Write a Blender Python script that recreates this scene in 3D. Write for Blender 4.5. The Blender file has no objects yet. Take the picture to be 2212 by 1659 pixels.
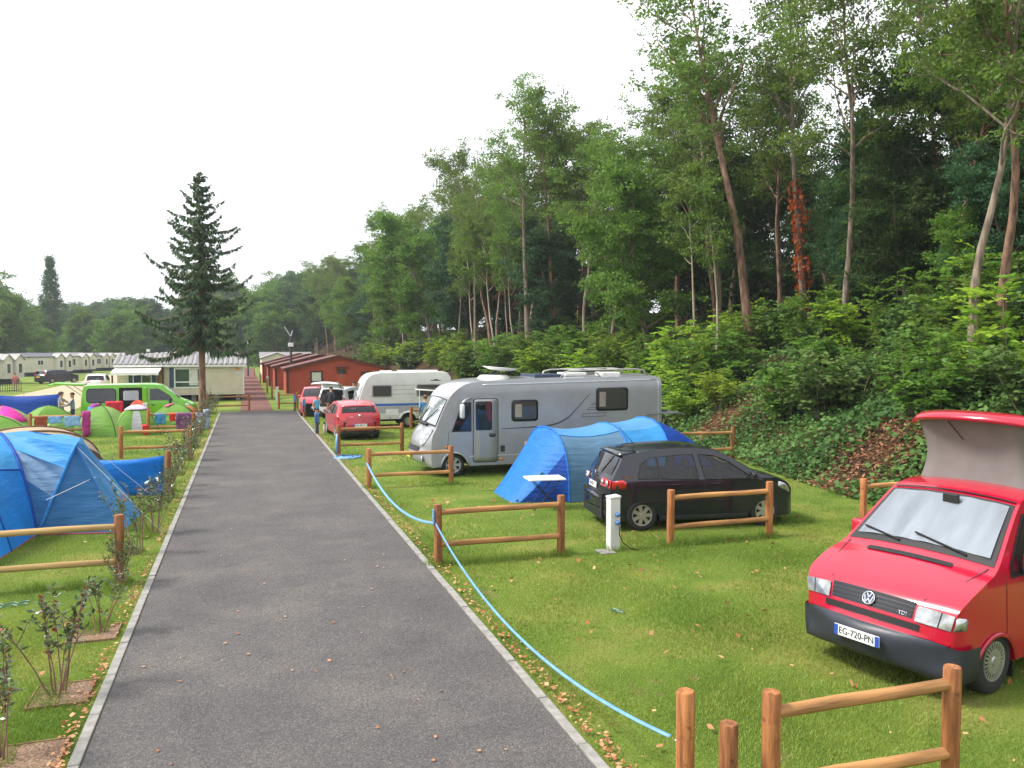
import bpy, bmesh, math, random
import numpy as np
from mathutils import Vector, Matrix
R = math.radians
rnd = random.Random(7)
sc = bpy.context.scene
COL = sc.collection

# ------------------------------------------------------------------ camera
H = 3.5
YAW, PIT, FPX = R(18.43), math.atan(70.5/1728), 1728.0
cam = bpy.data.cameras.new('camera'); camo = bpy.data.objects.new('camera', cam); COL.objects.link(camo)
cam.sensor_width = 36.0; cam.lens = FPX/2212*36.0; cam.clip_start = 0.1; cam.clip_end = 3000
camo.location = (0, 0, H); camo.rotation_euler = (R(90)-PIT, 0, -YAW)
sc.camera = camo
# ------------------------------------------------------------------ sky and sun
SUN_EL, SUN_AZ = R(50), R(-78)          # azimuth from +Y towards +X
w = bpy.data.worlds.new('World'); sc.world = w; w.use_nodes = True
nt = w.node_tree; nt.nodes.clear()
out = nt.nodes.new('ShaderNodeOutputWorld'); bg = nt.nodes.new('ShaderNodeBackground')
sky = nt.nodes.new('ShaderNodeTexSky'); sky.sky_type = 'NISHITA'; sky.sun_disc = False
sky.sun_elevation = SUN_EL; sky.sun_rotation = SUN_AZ
sky.air_density = 1.0; sky.dust_density = 6.0; sky.ozone_density = 1.0
hs = nt.nodes.new('ShaderNodeHueSaturation'); hs.inputs['Saturation'].default_value = 0.22
mx = nt.nodes.new('ShaderNodeMix'); mx.data_type = 'RGBA'; mx.inputs[0].default_value = 0.72
mx.inputs[7].default_value = (10.6, 10.9, 11.4, 1)       # even high cloud veil
nt.links.new(sky.outputs[0], hs.inputs['Color']); nt.links.new(hs.outputs[0], mx.inputs[6])
tcw = nt.nodes.new('ShaderNodeTexCoord'); mpw = nt.nodes.new('ShaderNodeMapping'); mpw.inputs['Scale'].default_value = (1, 1, 2.5)
nzw = nt.nodes.new('ShaderNodeTexNoise'); nzw.inputs['Scale'].default_value = 1.6; nzw.inputs['Detail'].default_value = 5
rmw = nt.nodes.new('ShaderNodeMapRange'); rmw.inputs[1].default_value = 0.3; rmw.inputs[2].default_value = 0.7; rmw.inputs[3].default_value = 0.80; rmw.inputs[4].default_value = 1.12
vmw = nt.nodes.new('ShaderNodeVectorMath'); vmw.operation = 'SCALE'
nt.links.new(tcw.outputs['Generated'], mpw.inputs[0]); nt.links.new(mpw.outputs[0], nzw.inputs['Vector']); nt.links.new(nzw.outputs['Fac'], rmw.inputs[0])
nt.links.new(mx.outputs[2], vmw.inputs[0]); nt.links.new(rmw.outputs[0], vmw.inputs[3])     # soft cloud tone
nt.links.new(vmw.outputs[0], bg.inputs[0]); bg.inputs[1].default_value = 0.1
nt.links.new(bg.outputs[0], out.inputs[0])
sun = bpy.data.lights.new('sun', 'SUN'); suno = bpy.data.objects.new('sun', sun); COL.objects.link(suno)
sun.energy = 2.9; sun.angle = R(12); sun.color = (1.0, 0.95, 0.87)
sd = Vector((math.sin(SUN_AZ)*math.cos(SUN_EL), math.cos(SUN_AZ)*math.cos(SUN_EL), math.sin(SUN_EL)))
suno.rotation_euler = (-sd).to_track_quat('-Z', 'Y').to_euler(); suno.location = sd*60
sc.view_settings.view_transform = 'Standard'; sc.view_settings.look = 'None'
sc.view_settings.exposure = 0.78; sc.view_settings.gamma = 1.0; sc.view_settings.use_curve_mapping = False

# ------------------------------------------------------------------ pixel to ground helpers (2212 px wide photo)
def ray(u, v):
    x = (u-1106)/FPX; y = -(v-829.5)/FPX
    c, s = math.cos(PIT), math.sin(PIT)
    up = y*c-s; fw = c+y*s
    cx, sx = math.cos(YAW), math.sin(YAW)
    return Vector((x*cx+fw*sx, -x*sx+fw*cx, up))
def G(u, v, h=0.0):
    r = ray(u, v); t = (h-H)/r.z
    return Vector((r.x*t, r.y*t, h))
def AY(u, v, Y):
    r = ray(u, v); t = Y/r.y
    return Vector((r.x*t, Y, H+r.z*t))
def seg(u, v, X):
    r = ray(u, v); t = X/r.x
    return Vector((X, r.y*t, H+r.z*t))

# ------------------------------------------------------------------ materials
MATS = {}
def srgb(r, g, b):
    f = lambda c: (c/255/12.92) if c/255 <= 0.04045 else ((c/255+0.055)/1.055)**2.4
    return (f(r), f(g), f(b))
def mat(name, col, rough=0.6, metal=0.0, var=0.12, scale=4.0, bump=0.0, bscale=40.0, spec=0.5, coat=0.0, stretch=(1, 1, 1), col2=None, detail=6.0, trans=0.0, rnd_obj=0.0):
    if name in MATS: return MATS[name]
    m = bpy.data.materials.new(name); m.use_nodes = True; MATS[name] = m
    n = m.node_tree.nodes; l = m.node_tree.links
    b = n['Principled BSDF']
    b.inputs['Roughness'].default_value = rough; b.inputs['Metallic'].default_value = metal
    b.inputs['Specular IOR Level'].default_value = spec; b.inputs['Coat Weight'].default_value = coat
    b.inputs['Coat Roughness'].default_value = 0.05
    tc = n.new('ShaderNodeTexCoord'); mp = n.new('ShaderNodeMapping'); mp.inputs['Scale'].default_value = stretch
    l.new(tc.outputs['Object'], mp.inputs[0])
    if var > 0 or col2:
        nz = n.new('ShaderNodeTexNoise'); nz.inputs['Scale'].default_value = scale; nz.inputs['Detail'].default_value = detail
        l.new(mp.outputs[0], nz.inputs['Vector'])
        cr = n.new('ShaderNodeValToRGB'); e = cr.color_ramp.elements
        c2 = col2 if col2 else tuple(min(1, c*(1+var)) for c in col)
        c1 = col if col2 else tuple(c*(1-var) for c in col)
        e[0].position = 0.35; e[1].position = 0.65
        e[0].color = (*c1, 1); e[1].color = (*c2, 1)
        l.new(nz.outputs['Fac'], cr.inputs[0])
        src = cr.outputs[0]
        if rnd_obj > 0:
            oi = n.new('ShaderNodeObjectInfo'); h = n.new('ShaderNodeHueSaturation')
            mr = n.new('ShaderNodeMapRange'); mr.inputs[3].default_value = 1-rnd_obj; mr.inputs[4].default_value = 1+rnd_obj
            l.new(oi.outputs['Random'], mr.inputs[0]); l.new(mr.outputs[0], h.inputs['Value']); l.new(src, h.inputs['Color']); src = h.outputs[0]
        l.new(src, b.inputs['Base Color'])
    else:
        b.inputs['Base Color'].default_value = (*col, 1)
    if bump > 0:
        nb = n.new('ShaderNodeTexNoise'); nb.inputs['Scale'].default_value = bscale; nb.inputs['Detail'].default_value = 8
        l.new(mp.outputs[0], nb.inputs['Vector'])
        bp = n.new('ShaderNodeBump'); bp.inputs['Strength'].default_value = bump; bp.inputs['Distance'].default_value = 0.02
        l.new(nb.outputs['Fac'], bp.inputs['Height']); l.new(bp.outputs[0], b.inputs['Normal'])
    if trans > 0:
        b.inputs['Transmission Weight'].default_value = trans
    return m
def leafmat(name, ca, cb, cc=None, transl=0.45, rough=0.55, spec=0.25, objvar=0.18):
    """leaf: per-leaf tint between ca and cb, translucent"""
    m = bpy.data.materials.new(name); m.use_nodes = True; MATS[name] = m
    n = m.node_tree.nodes; l = m.node_tree.links
    b = n['Principled BSDF']; b.inputs['Roughness'].default_value = rough; b.inputs['Specular IOR Level'].default_value = spec
    at = n.new('ShaderNodeAttribute'); at.attribute_name = 'tint'
    cr = n.new('ShaderNodeValToRGB'); e = cr.color_ramp.elements
    e[0].position = 0.0; e[0].color = (*ca, 1); e[1].position = 0.9; e[1].color = (*cb, 1)
    if cc:
        k = cr.color_ramp.elements.new(0.97); k.color = (*cc, 1)
    l.new(at.outputs['Fac'], cr.inputs[0])
    oi = n.new('ShaderNodeObjectInfo'); h = n.new('ShaderNodeHueSaturation')
    mr = n.new('ShaderNodeMapRange'); mr.inputs[3].default_value = 1-objvar; mr.inputs[4].default_value = 1+objvar
    mh = n.new('ShaderNodeMapRange'); mh.inputs[3].default_value = 0.485; mh.inputs[4].default_value = 0.512
    l.new(oi.outputs['Random'], mr.inputs[0]); l.new(mr.outputs[0], h.inputs['Value'])
    l.new(oi.outputs['Random'], mh.inputs[0]); l.new(mh.outputs[0], h.inputs['Hue'])
    l.new(cr.outputs[0], h.inputs['Color']); l.new(h.outputs[0], b.inputs['Base Color'])
    tr = n.new('ShaderNodeBsdfTranslucent'); ht = n.new('ShaderNodeHueSaturation'); ht.inputs['Value'].default_value = 1.25; ht.inputs['Hue'].default_value = 0.485
    l.new(h.outputs[0], ht.inputs['Color']); l.new(ht.outputs[0], tr.inputs[0])
    ms = n.new('ShaderNodeMixShader'); ms.inputs[0].default_value = transl
    l.new(b.outputs[0], ms.inputs[1]); l.new(tr.outputs[0], ms.inputs[2])
    l.new(ms.outputs[0], n['Material Output'].inputs[0])
    return m

# ------------------------------------------------------------------ mesh builder
class MB:
    def __init__(s): s.v = []; s.f = []; s.mi = []
    def add(s, vs, fs, mi=0):
        o = len(s.v); s.v.extend([tuple(p) for p in vs]); s.f.extend([tuple(i+o for i in f) for f in fs]); s.mi.extend([mi]*len(fs)); return s
    def box(s, x0, x1, y0, y1, z0, z1, mi=0, rot=None, c=None):
        vs = [Vector((x, y, z)) for x in (x0, x1) for y in (y0, y1) for z in (z0, z1)]
        if rot is not None:
            cc = Vector(c) if c is not None else Vector(((x0+x1)/2, (y0+y1)/2, (z0+z1)/2))
            vs = [rot @ (p-cc)+cc for p in vs]
        return s.add(vs, [(0, 1, 3, 2), (4, 6, 7, 5), (0, 4, 5, 1), (2, 3, 7, 6), (0, 2, 6, 4), (1, 5, 7, 3)], mi)
    def tube(s, pts, rad, n=8, caps=True, mi=0, flat=1.0):
        pts = [Vector(p) for p in pts]
        if not isinstance(rad, (list, tuple)): rad = [rad]*len(pts)
        vs = []; fs = []
        prev = None
        for i, p in enumerate(pts):
            d = (pts[min(i+1, len(pts)-1)]-pts[max(i-1, 0)])
            if d.length < 1e-9: d = Vector((0, 0, 1))
            d.normalize()
            if prev is None:
                a = d.cross(Vector((0, 0, 1)))
                if a.length < 0.05: a = d.cross(Vector((1, 0, 0)))
            else:
                a = prev-d*prev.dot(d)
                if a.length < 1e-6: a = d.orthogonal()
            a.normalize(); b = d.cross(a); prev = a
            for k in range(n):
                t = 2*math.pi*k/n
                vs.append(p+(a*math.cos(t)+b*math.sin(t)*flat)*rad[i])
        m = len(pts)
        for i in range(m-1):
            for k in range(n):
                k2 = (k+1) % n
                fs.append((i*n+k, i*n+k2, (i+1)*n+k2, (i+1)*n+k))
        if caps:
            fs.append(tuple(range(n-1, -1, -1))); fs.append(tuple((m-1)*n+k for k in range(n)))
        return s.add(vs, fs, mi)
    def quad(s, a, b, c, d, mi=0): return s.add([a, b, c, d], [(0, 1, 2, 3)], mi)
    def poly(s, pts, mi=0): return s.add(pts, [tuple(range(len(pts)))], mi)
    def prism(s, pts, vec, mi=0):
        n = len(pts); vec = Vector(vec); a = [Vector(p) for p in pts]; b = [p+vec for p in a]
        fs = [tuple(range(n-1, -1, -1)), tuple(range(n, 2*n))]+[(i, (i+1) % n, n+(i+1) % n, n+i) for i in range(n)]
        return s.add(a+b, fs, mi)
    def grid(s, rows, mi=0, closed=False):
        nr = len(rows); nc = len(rows[0]); vs = [p for r in rows for p in r]; fs = []
        for i in range(nr-1):
            for j in range(nc-1 if not closed else nc):
                j2 = (j+1) % nc
                fs.append((i*nc+j, i*nc+j2, (i+1)*nc+j2, (i+1)*nc+j))
        return s.add(vs, fs, mi)
    def lathe(s, prof, axis='z', n=16, c=(0, 0, 0), mi=0):
        rows = []
        for r, h in prof:
            row = []
            for k in range(n):
                t = 2*math.pi*k/n; p = (r*math.cos(t), r*math.sin(t), h)
                if axis == 'y': p = (p[0], p[2], p[1])
                if axis == 'x': p = (p[2], p[0], p[1])
                row.append(Vector(p)+Vector(c))
            rows.append(row)
        s.grid(rows, mi, True)
        return s
    def mesh(s, name, mats, smooth=False):
        me = bpy.data.meshes.new(name); me.from_pydata(s.v, [], s.f)
        for m in (mats if isinstance(mats, (list, tuple)) else [mats]): me.materials.append(m)
        if len(set(s.mi)) > 1: me.polygons.foreach_set('material_index', s.mi)
        if smooth: me.polygons.foreach_set('use_smooth', [True]*len(s.f))
        me.update(); return me
    def build(s, name, mats, parent=None, smooth=False, bevel=0, segs=2, solid=0, autosm=None):
        me = s.mesh(name, mats, smooth or autosm is not None)
        return link(name, me, parent, bevel, segs, solid, autosm)
def link(name, me, parent=None, bevel=0, segs=2, solid=0, autosm=None):
    o = bpy.data.objects.new(name, me); COL.objects.link(o)
    if parent: o.parent = parent
    if autosm is not None: me.set_sharp_from_angle(angle=R(autosm))
    if solid:
        md = o.modifiers.new('solid', 'SOLIDIFY'); md.thickness = solid; md.offset = -1
    if bevel:
        md = o.modifiers.new('bevel', 'BEVEL'); md.width = bevel; md.segments = segs; md.limit_method = 'ANGLE'; md.angle_limit = R(35); md.harden_normals = False
    return o
def thing(name, label, cat, loc=(0, 0, 0), rz=0.0, group=None):
    o = bpy.data.objects.new(name, None); COL.objects.link(o); o.location = loc; o.rotation_euler = (0, 0, rz)
    o.empty_display_size = 0.2
    return tag(o, label, cat, group)
def tag(o, label=None, cat=None, group=None, kind=None):
    if label: o['label'] = label
    if cat: o['category'] = cat
    if group: o['group'] = group
    if kind: o['kind'] = kind
    return o
def copy_tree(o, parent=None):
    c = o.copy(); COL.objects.link(c); c.parent = parent
    for ch in o.children: copy_tree(ch, c)
    return c
def npmesh(name, verts, faces, mat_, tint=None, smooth=False):
    """verts (N,3), faces (M,k) with constant k"""
    me = bpy.data.meshes.new(name); verts = np.asarray(verts, np.float32); faces = np.asarray(faces, np.int32)
    M, k = faces.shape
    me.vertices.add(len(verts)); me.vertices.foreach_set('co', verts.ravel())
    me.loops.add(M*k); me.loops.foreach_set('vertex_index', faces.ravel())
    me.polygons.add(M); me.polygons.foreach_set('loop_start', np.arange(0, M*k, k, dtype=np.int32))
    me.materials.append(mat_)
    me.update(calc_edges=True)
    if smooth: me.polygons.foreach_set('use_smooth', np.ones(M, bool))
    if tint is not None:
        a = me.attributes.new('tint', 'FLOAT', 'FACE'); a.data.foreach_set('value', np.asarray(tint, np.float32))
    return me
def leaf_quads(c, a, b):
    """c centre, a half length vector, b half width vector -> verts, quads"""
    n = len(c); v = np.empty((n, 4, 3), np.float32)
    v[:, 0] = c-a; v[:, 1] = c+b-a*0.1; v[:, 2] = c+a; v[:, 3] = c-b-a*0.1
    return v.reshape(-1, 3), np.arange(n*4).reshape(n, 4)
def unit(v): return v/np.maximum(np.linalg.norm(v, axis=-1, keepdims=True), 1e-9)
def text_mesh(txt, size, name, m, parent, matrix, depth=0.002, align='CENTER', sx=1.0):
    cu = bpy.data.curves.new('t', 'FONT'); cu.body = txt; cu.size = size; cu.align_x = align; cu.align_y = 'CENTER'; cu.extrude = depth; cu.resolution_u = 3
    o = bpy.data.objects.new('t', cu); COL.objects.link(o)
    bpy.context.view_layer.update()
    me = bpy.data.meshes.new_from_object(o.evaluated_get(bpy.context.evaluated_depsgraph_get()))
    bpy.data.objects.remove(o); bpy.data.curves.remove(cu)
    me.name = name; me.transform(matrix @ Matrix.Diagonal((sx, 1, 1, 1))); me.materials.clear(); me.materials.append(m)
    ob = bpy.data.objects.new(name, me); COL.objects.link(ob); ob.parent = parent
    return ob
# ================================================================== SETTING
def struct(o): o['kind'] = 'structure'; return o
def nodes(name):
    m = bpy.data.materials.new(name); m.use_nodes = True; MATS[name] = m
    return m, m.node_tree.nodes, m.node_tree.links
def nnoise(n, l, vec, scale, detail=6, rough=0.55):
    t = n.new('ShaderNodeTexNoise'); t.inputs['Scale'].default_value = scale; t.inputs['Detail'].default_value = detail; t.inputs['Roughness'].default_value = rough
    l.new(vec, t.inputs['Vector']); return t.outputs['Fac']
def nramp(n, l, fac, stops):
    r = n.new('ShaderNodeValToRGB'); e = r.color_ramp.elements
    e[0].position, e[0].color = stops[0][0], (*stops[0][1], 1); e[1].position, e[1].color = stops[-1][0], (*stops[-1][1], 1)
    for p, c in stops[1:-1]:
        k = e.new(p); k.color = (*c, 1)
    l.new(fac, r.inputs[0]); return r.outputs[0]
def nmix(n, l, fac, a, b, mode='MIX'):
    x = n.new('ShaderNodeMix'); x.data_type = 'RGBA'; x.blend_type = mode
    if isinstance(fac, float): x.inputs[0].default_value = fac
    else: l.new(fac, x.inputs[0])
    l.new(a, x.inputs[6]) if not isinstance(a, tuple) else setattr(x.inputs[6], 'default_value', (*a, 1))
    l.new(b, x.inputs[7]) if not isinstance(b, tuple) else setattr(x.inputs[7], 'default_value', (*b, 1))
    return x.outputs[2]
def nbump(n, l, h, strength, dist):
    b = n.new('ShaderNodeBump'); b.inputs['Strength'].default_value = strength; b.inputs['Distance'].default_value = dist
    l.new(h, b.inputs['Height']); return b.outputs[0]

# --- lawn
m_lawn, n, l = nodes('lawn')
tc = n.new('ShaderNodeTexCoord').outputs['Object']; b = n['Principled BSDF']; b.inputs['Roughness'].default_value = 0.9; b.inputs['Specular IOR Level'].default_value = 0.15
big = nramp(n, l, nnoise(n, l, tc, 0.55, 7), [(0.35, (0.085, 0.150, 0.022)), (0.50, (0.140, 0.215, 0.034)), (0.66, (0.270, 0.265, 0.076))])
fine = nramp(n, l, nnoise(n, l, tc, 38, 8, 0.7), [(0.3, (0.45, 0.5, 0.4)), (0.7, (1.35, 1.3, 1.2))])
c = nmix(n, l, 1.0, big, fine, 'MULTIPLY')
bare = nramp(n, l, nnoise(n, l, tc, 1.7, 5), [(0.62, (0, 0, 0)), (0.76, (1, 1, 1))])
c = nmix(n, l, bare, c, (0.22, 0.16, 0.075))
l.new(c, b.inputs['Base Color']); l.new(nbump(n, l, nnoise(n, l, tc, 60, 8, 0.7), 0.9, 0.03), b.inputs['Normal'])
# --- asphalt
m_asph, n, l = nodes('asphalt')
tc = n.new('ShaderNodeTexCoord').outputs['Object']; b = n['Principled BSDF']; b.inputs['Roughness'].default_value = 0.82; b.inputs['Specular IOR Level'].default_value = 0.35
big = nramp(n, l, nnoise(n, l, tc, 0.7, 9, 0.65), [(0.28, (0.066, 0.061, 0.062)), (0.5, (0.090, 0.083, 0.082)), (0.74, (0.128, 0.116, 0.104))])
sp = n.new('ShaderNodeTexVoronoi'); sp.inputs['Scale'].default_value = 75; l.new(tc, sp.inputs['Vector'])
spc = nramp(n, l, sp.outputs['Color'], [(0.15, (0.66, 0.66, 0.66)), (0.6, (0.98, 0.98, 0.98)), (0.92, (1.6, 1.57, 1.52))])
c = nmix(n, l, 1.0, big, spc, 'MULTIPLY')
st = nramp(n, l, nnoise(n, l, tc, 2.3, 8, 0.7), [(0.58, (1, 1, 1)), (0.72, (0.74, 0.72, 0.71))])
c = nmix(n, l, 1.0, c, st, 'MULTIPLY')
l.new(c, b.inputs['Base Color']); l.new(nbump(n, l, sp.outputs['Distance'], 0.6, 0.006), b.inputs['Normal'])
# --- others
m_kerb = mat('kerb_concrete', (0.25, 0.24, 0.22), 0.9, var=0.18, scale=9, bump=0.3, bscale=60)
m_path = mat('red_path', (0.13, 0.045, 0.035), 0.9, var=0.25, scale=2, bump=0.2)
m_drive = mat('beige_gravel_drive', (0.40, 0.31, 0.20), 0.95, var=0.15, scale=1.5, bump=0.4, bscale=20)
m_soil, n, l = nodes('bank_soil')
tc = n.new('ShaderNodeTexCoord').outputs['Object']; b = n['Principled BSDF']; b.inputs['Roughness'].default_value = 0.95; b.inputs['Specular IOR Level'].default_value = 0.1
c = nramp(n, l, nnoise(n, l, tc, 0.8, 8, 0.65), [(0.3, (0.028, 0.026, 0.012)), (0.5, (0.060, 0.042, 0.020)), (0.7, (0.125, 0.060, 0.032))])
f2 = nramp(n, l, nnoise(n, l, tc, 18, 8, 0.7), [(0.3, (0.45, 0.45, 0.45)), (0.7, (1.4, 1.35, 1.3))])
l.new(nmix(n, l, 1.0, c, f2, 'MULTIPLY'), b.inputs['Base Color']); l.new(nbump(n, l, nnoise(n, l, tc, 14, 8, 0.7), 1.0, 0.08), b.inputs['Normal'])

# ground sheet, reaching the horizon
m = MB(); m.quad((-600, -100, 0), (600, -100, 0), (600, 900, 0), (-600, 900, 0))
struct(m.build('ground', m_lawn))
RX0, RX1, RY1 = -1.36, 2.74, 48.4
m = MB(); m.grid([[Vector((x, y, 0.012)) for x in np.linspace(RX0, RX1, 9)] for y in np.linspace(-6, RY1, 40)])
struct(m.build('road', m_asph))
m = MB(); m.quad((-0.32, RY1+0.14, 0.02), (1.5, RY1+0.14, 0.02), (1.5, 175, 0.02), (-0.32, 175, 0.02)); struct(m.build('path', m_path))
dl = [(-15.0, 40), (-16.0, 55), (-17.1, 67), (-18.1, 103), (-19.5, 145), (-22, 190)]; dr = [(-9.6, 40), (-9.8, 55), (-10.2, 67), (-12.5, 103), (-15.0, 145), (-18, 190)]
m = MB(); m.grid([[Vector((a[0], a[1], 0.016)), Vector((b_[0], b_[1], 0.016))] for a, b_ in zip(dl, dr)]); struct(m.build('driveway', m_drive))
# kerb of stones, each a piece
kerb = bpy.data.objects.new('kerb', None); COL.objects.link(kerb); struct(kerb)
mm = MB().box(-0.048, 0.048, 0.004, 0.992, -0.08, 0.03).mesh('kerb_stone', m_kerb)
def kstone(x, y, rz):
    o = link('kerb_stone', mm, kerb, bevel=0.008, segs=2); o.location = (x, y, rnd.uniform(-0.004, 0.006)); o.rotation_euler = (0, 0, rz+rnd.uniform(-0.004, 0.004))
for y in range(-2, 48):
    kstone(RX0-0.055, y+0.4, 0); kstone(RX1+0.055, y+0.4, 0)
for x in range(4): kstone(RX0+x*1.0+1.0, RY1+0.055, R(90))
# bank
FY = [-40, 8, 15, 20, 30, 42, 60, 90, 150, 200, 260, 340]; FX = [13.4, 13.4, 13.7, 14.7, 16.9, 16.2, 14.5, 12.8, 11.5, 5, -22, -80]
def foot(Y): return float(np.interp(Y, FY, FX))
def bz(X, Y):
    d = X-foot(Y)
    if d <= 0: return -0.03+d*0.05
    z = 9.0*(1-math.exp(-d*0.6/9.0))*min(1.0, 0.35+d/3.0)
    return z+0.25*math.sin(X*0.9+Y*0.35)*min(1, d/3)+0.18*math.sin(Y*0.8-X*0.4)*min(1, d/3)
rows = []
ys = list(np.arange(-12, 70, 1.3))+list(np.arange(70, 360, 6))
dd = [-0.8, -0.3, 0, 0.4, 0.9, 1.5, 2.2, 3, 4, 5, 6.2, 7.5, 9, 11, 13.5, 17, 22, 30, 45, 80, 160]
for y in ys: rows.append([Vector((foot(y)+d, y, bz(foot(y)+d, y))) for d in dd])
m = MB(); m.grid(rows); struct(m.build('bank', m_soil, smooth=True))
# ================================================================== VEGETATION
m_bark = mat('bark_grey_brown', (0.19, 0.145, 0.11), 0.95, var=0.5, scale=6, bump=1.0, bscale=14, stretch=(1, 1, 0.2), rnd_obj=0.25)
m_barkred = mat('bark_red_brown', (0.22, 0.125, 0.085), 0.95, var=0.55, scale=6, bump=1.0, bscale=14, stretch=(1, 1, 0.2))
m_barkpale = mat('bark_pale', (0.40, 0.32, 0.25), 0.95, var=0.3, scale=3, bump=0.7, bscale=14, stretch=(1, 1, 0.2))
L_rob = leafmat('leaf_locust', (0.062, 0.130, 0.020), (0.165, 0.265, 0.045))
L_dark = leafmat('leaf_dark', (0.026, 0.070, 0.018), (0.085, 0.170, 0.040))
L_blue = leafmat('leaf_bluegreen', (0.024, 0.070, 0.030), (0.065, 0.150, 0.058))
L_mid = leafmat('leaf_mid', (0.050, 0.120, 0.016), (0.150, 0.270, 0.038))
L_lime = leafmat('leaf_lime', (0.110, 0.235, 0.020), (0.32, 0.46, 0.050))
L_ivy = leafmat('leaf_ivy', (0.045, 0.100, 0.024), (0.125, 0.215, 0.055), rough=0.55, spec=0.15, transl=0.25)
L_brown = leafmat('leaf_brown', (0.10, 0.045, 0.025), (0.19, 0.085, 0.05))
L_red = leafmat('leaf_red', (0.30, 0.055, 0.014), (0.55, 0.13, 0.04))
L_spruce = leafmat('needle_spruce', (0.036, 0.066, 0.036), (0.100, 0.155, 0.068), transl=0.25)
L_shrub = leafmat('leaf_shrub', (0.035, 0.070, 0.022), (0.10, 0.165, 0.06), cc=(0.30, 0.05, 0.02), rough=0.3, spec=0.55, transl=0.2)
L_litter = leafmat('leaf_litter', (0.13, 0.055, 0.025), (0.34, 0.17, 0.085), transl=0.1)
L_fallen = leafmat('leaf_fallen', (0.30, 0.10, 0.035), (0.62, 0.36, 0.18), transl=0.1)
L_grass = leafmat('grass_blade', (0.095, 0.190, 0.020), (0.310, 0.355, 0.075), transl=0.35)

def nrg(seed): return np.random.default_rng(seed)
def clump_leaves(g, centers, per, spread, ll, lw, up=0.5, droop=0.0):
    centers = np.repeat(np.asarray(centers), per, axis=0); n = len(centers)
    p = centers+g.normal(size=(n, 3))*np.array(spread)
    a = unit(g.normal(size=(n, 3))+np.array([0, 0, -droop])); nn = unit(g.normal(size=(n, 3))+np.array([0, 0, up*2]))
    b = unit(np.cross(nn, a)); s = g.uniform(0.65, 1.25, (n, 1))
    return leaf_quads(p, a*ll*0.5*s, b*lw*0.5*s), n
def wander(g, p0, d, L, n, jit, lift=0.0):
    pts = [np.array(p0, float)]; d = np.array(d, float); d /= np.linalg.norm(d)
    for i in range(n):
        d = d+g.normal(size=3)*jit+np.array([0, 0, lift]); d /= np.linalg.norm(d)
        pts.append(pts[-1]+d*L/n)
    return pts
def make_tree(seed, Ht, r0, bare, crown_r, limbs, subs, clumps_per, per, spread, ll, lw, leaf, bark, lean=(0, 0), up=0.4, angle=(0.5, 1.0), lift=0.05, side=0, droop=0.2, topbias=1.0, wob=0.05):
    """tapered trunk with limbs, twigs and leaf clumps -> (trunk mesh, crown mesh)"""
    g = nrg(seed); mb = MB()
    nseg = 12; pts = [np.zeros(3)]; d = np.array([lean[0], lean[1], 1.0]); d /= np.linalg.norm(d)
    for i in range(nseg):
        d = d+g.normal(size=3)*np.array([wob, wob, 0.0]); d[2] = max(d[2], 0.7); d /= np.linalg.norm(d)
        pts.append(pts[-1]+d*Ht*0.94/nseg)
    rad = [r0*(1.25 if i == 0 else 1)*(1-0.88*(i/nseg)**0.9) for i in range(nseg+1)]
    mb.tube([pts[0]-np.array([0, 0, 0.5])]+pts, [rad[0]]+rad, 9)
    def at(t):
        k = min(nseg-1, int(t*nseg)); f = t*nseg-k; return pts[k]*(1-f)+pts[k+1]*f, rad[k]*(1-f)+rad[k+1]*f
    C = []
    for i in range(limbs):
        t = bare+(0.97-bare)*((i+g.uniform(0, 1))/limbs)**topbias
        p, r = at(min(t, 0.98)); az = i*2.4+g.uniform(-0.5, 0.5)
        shape = math.sin(math.pi*min(1, max(0.12, (t-bare)/(1.02-bare)*0.8+0.18)))
        L = crown_r*(0.55+0.6*shape)*g.uniform(0.75, 1.2)
        an = g.uniform(*angle)
        dd_ = np.array([math.cos(az)*math.sin(an), math.sin(az)*math.sin(an), math.cos(an)])
        lp = wander(g, p, dd_, L, 6, 0.16, lift)
        mb.tube(lp, [r*0.55*(1-0.85*k/6)+0.008 for k in range(7)], 5, False)
        for k in (4, 5, 6): C.append((lp[k], 0.6+0.2*(k == 6)))
        for j in range(subs):
            k = 1+int(g.integers(1, 6)); sdv = unit((lp[min(k, 6)]-lp[k-1])+g.normal(size=3)*0.75*np.linalg.norm(lp[k]-lp[k-1])*1.3)
            sp_ = wander(g, lp[k], sdv, L*g.uniform(0.25, 0.55), 4, 0.22, 0.03)
            mb.tube(sp_, [r*0.2*(1-0.8*q/4)+0.005 for q in range(5)], 3, False)
            for q in (2, 3, 4): C.append((sp_[q], 1.0))
    top, _ = at(0.999); C += [(top+g.normal(size=3)*0.4, 1.0) for _ in range(6)]
    cen = np.repeat(np.array([c[0] for c in C]), clumps_per, axis=0)
    cen = cen+g.normal(size=cen.shape)*np.array([spread*0.9, spread*0.9, spread*0.55])
    (v, f), n_ = clump_leaves(g, cen, per, (spread*0.55, spread*0.55, spread*0.28), ll, lw, up, droop)
    clump_t = np.repeat(g.uniform(0, 0.5, len(cen)), per)
    tint = np.clip(clump_t+g.uniform(0, 0.45, n_), 0, 1)
    return mb.mesh('trunk', bark, True), npmesh('crown', v, f, leaf, tint), n_
TREES = {}
def reg(k, *a, **kw): TREES[k] = make_tree(*a, **kw)
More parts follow.
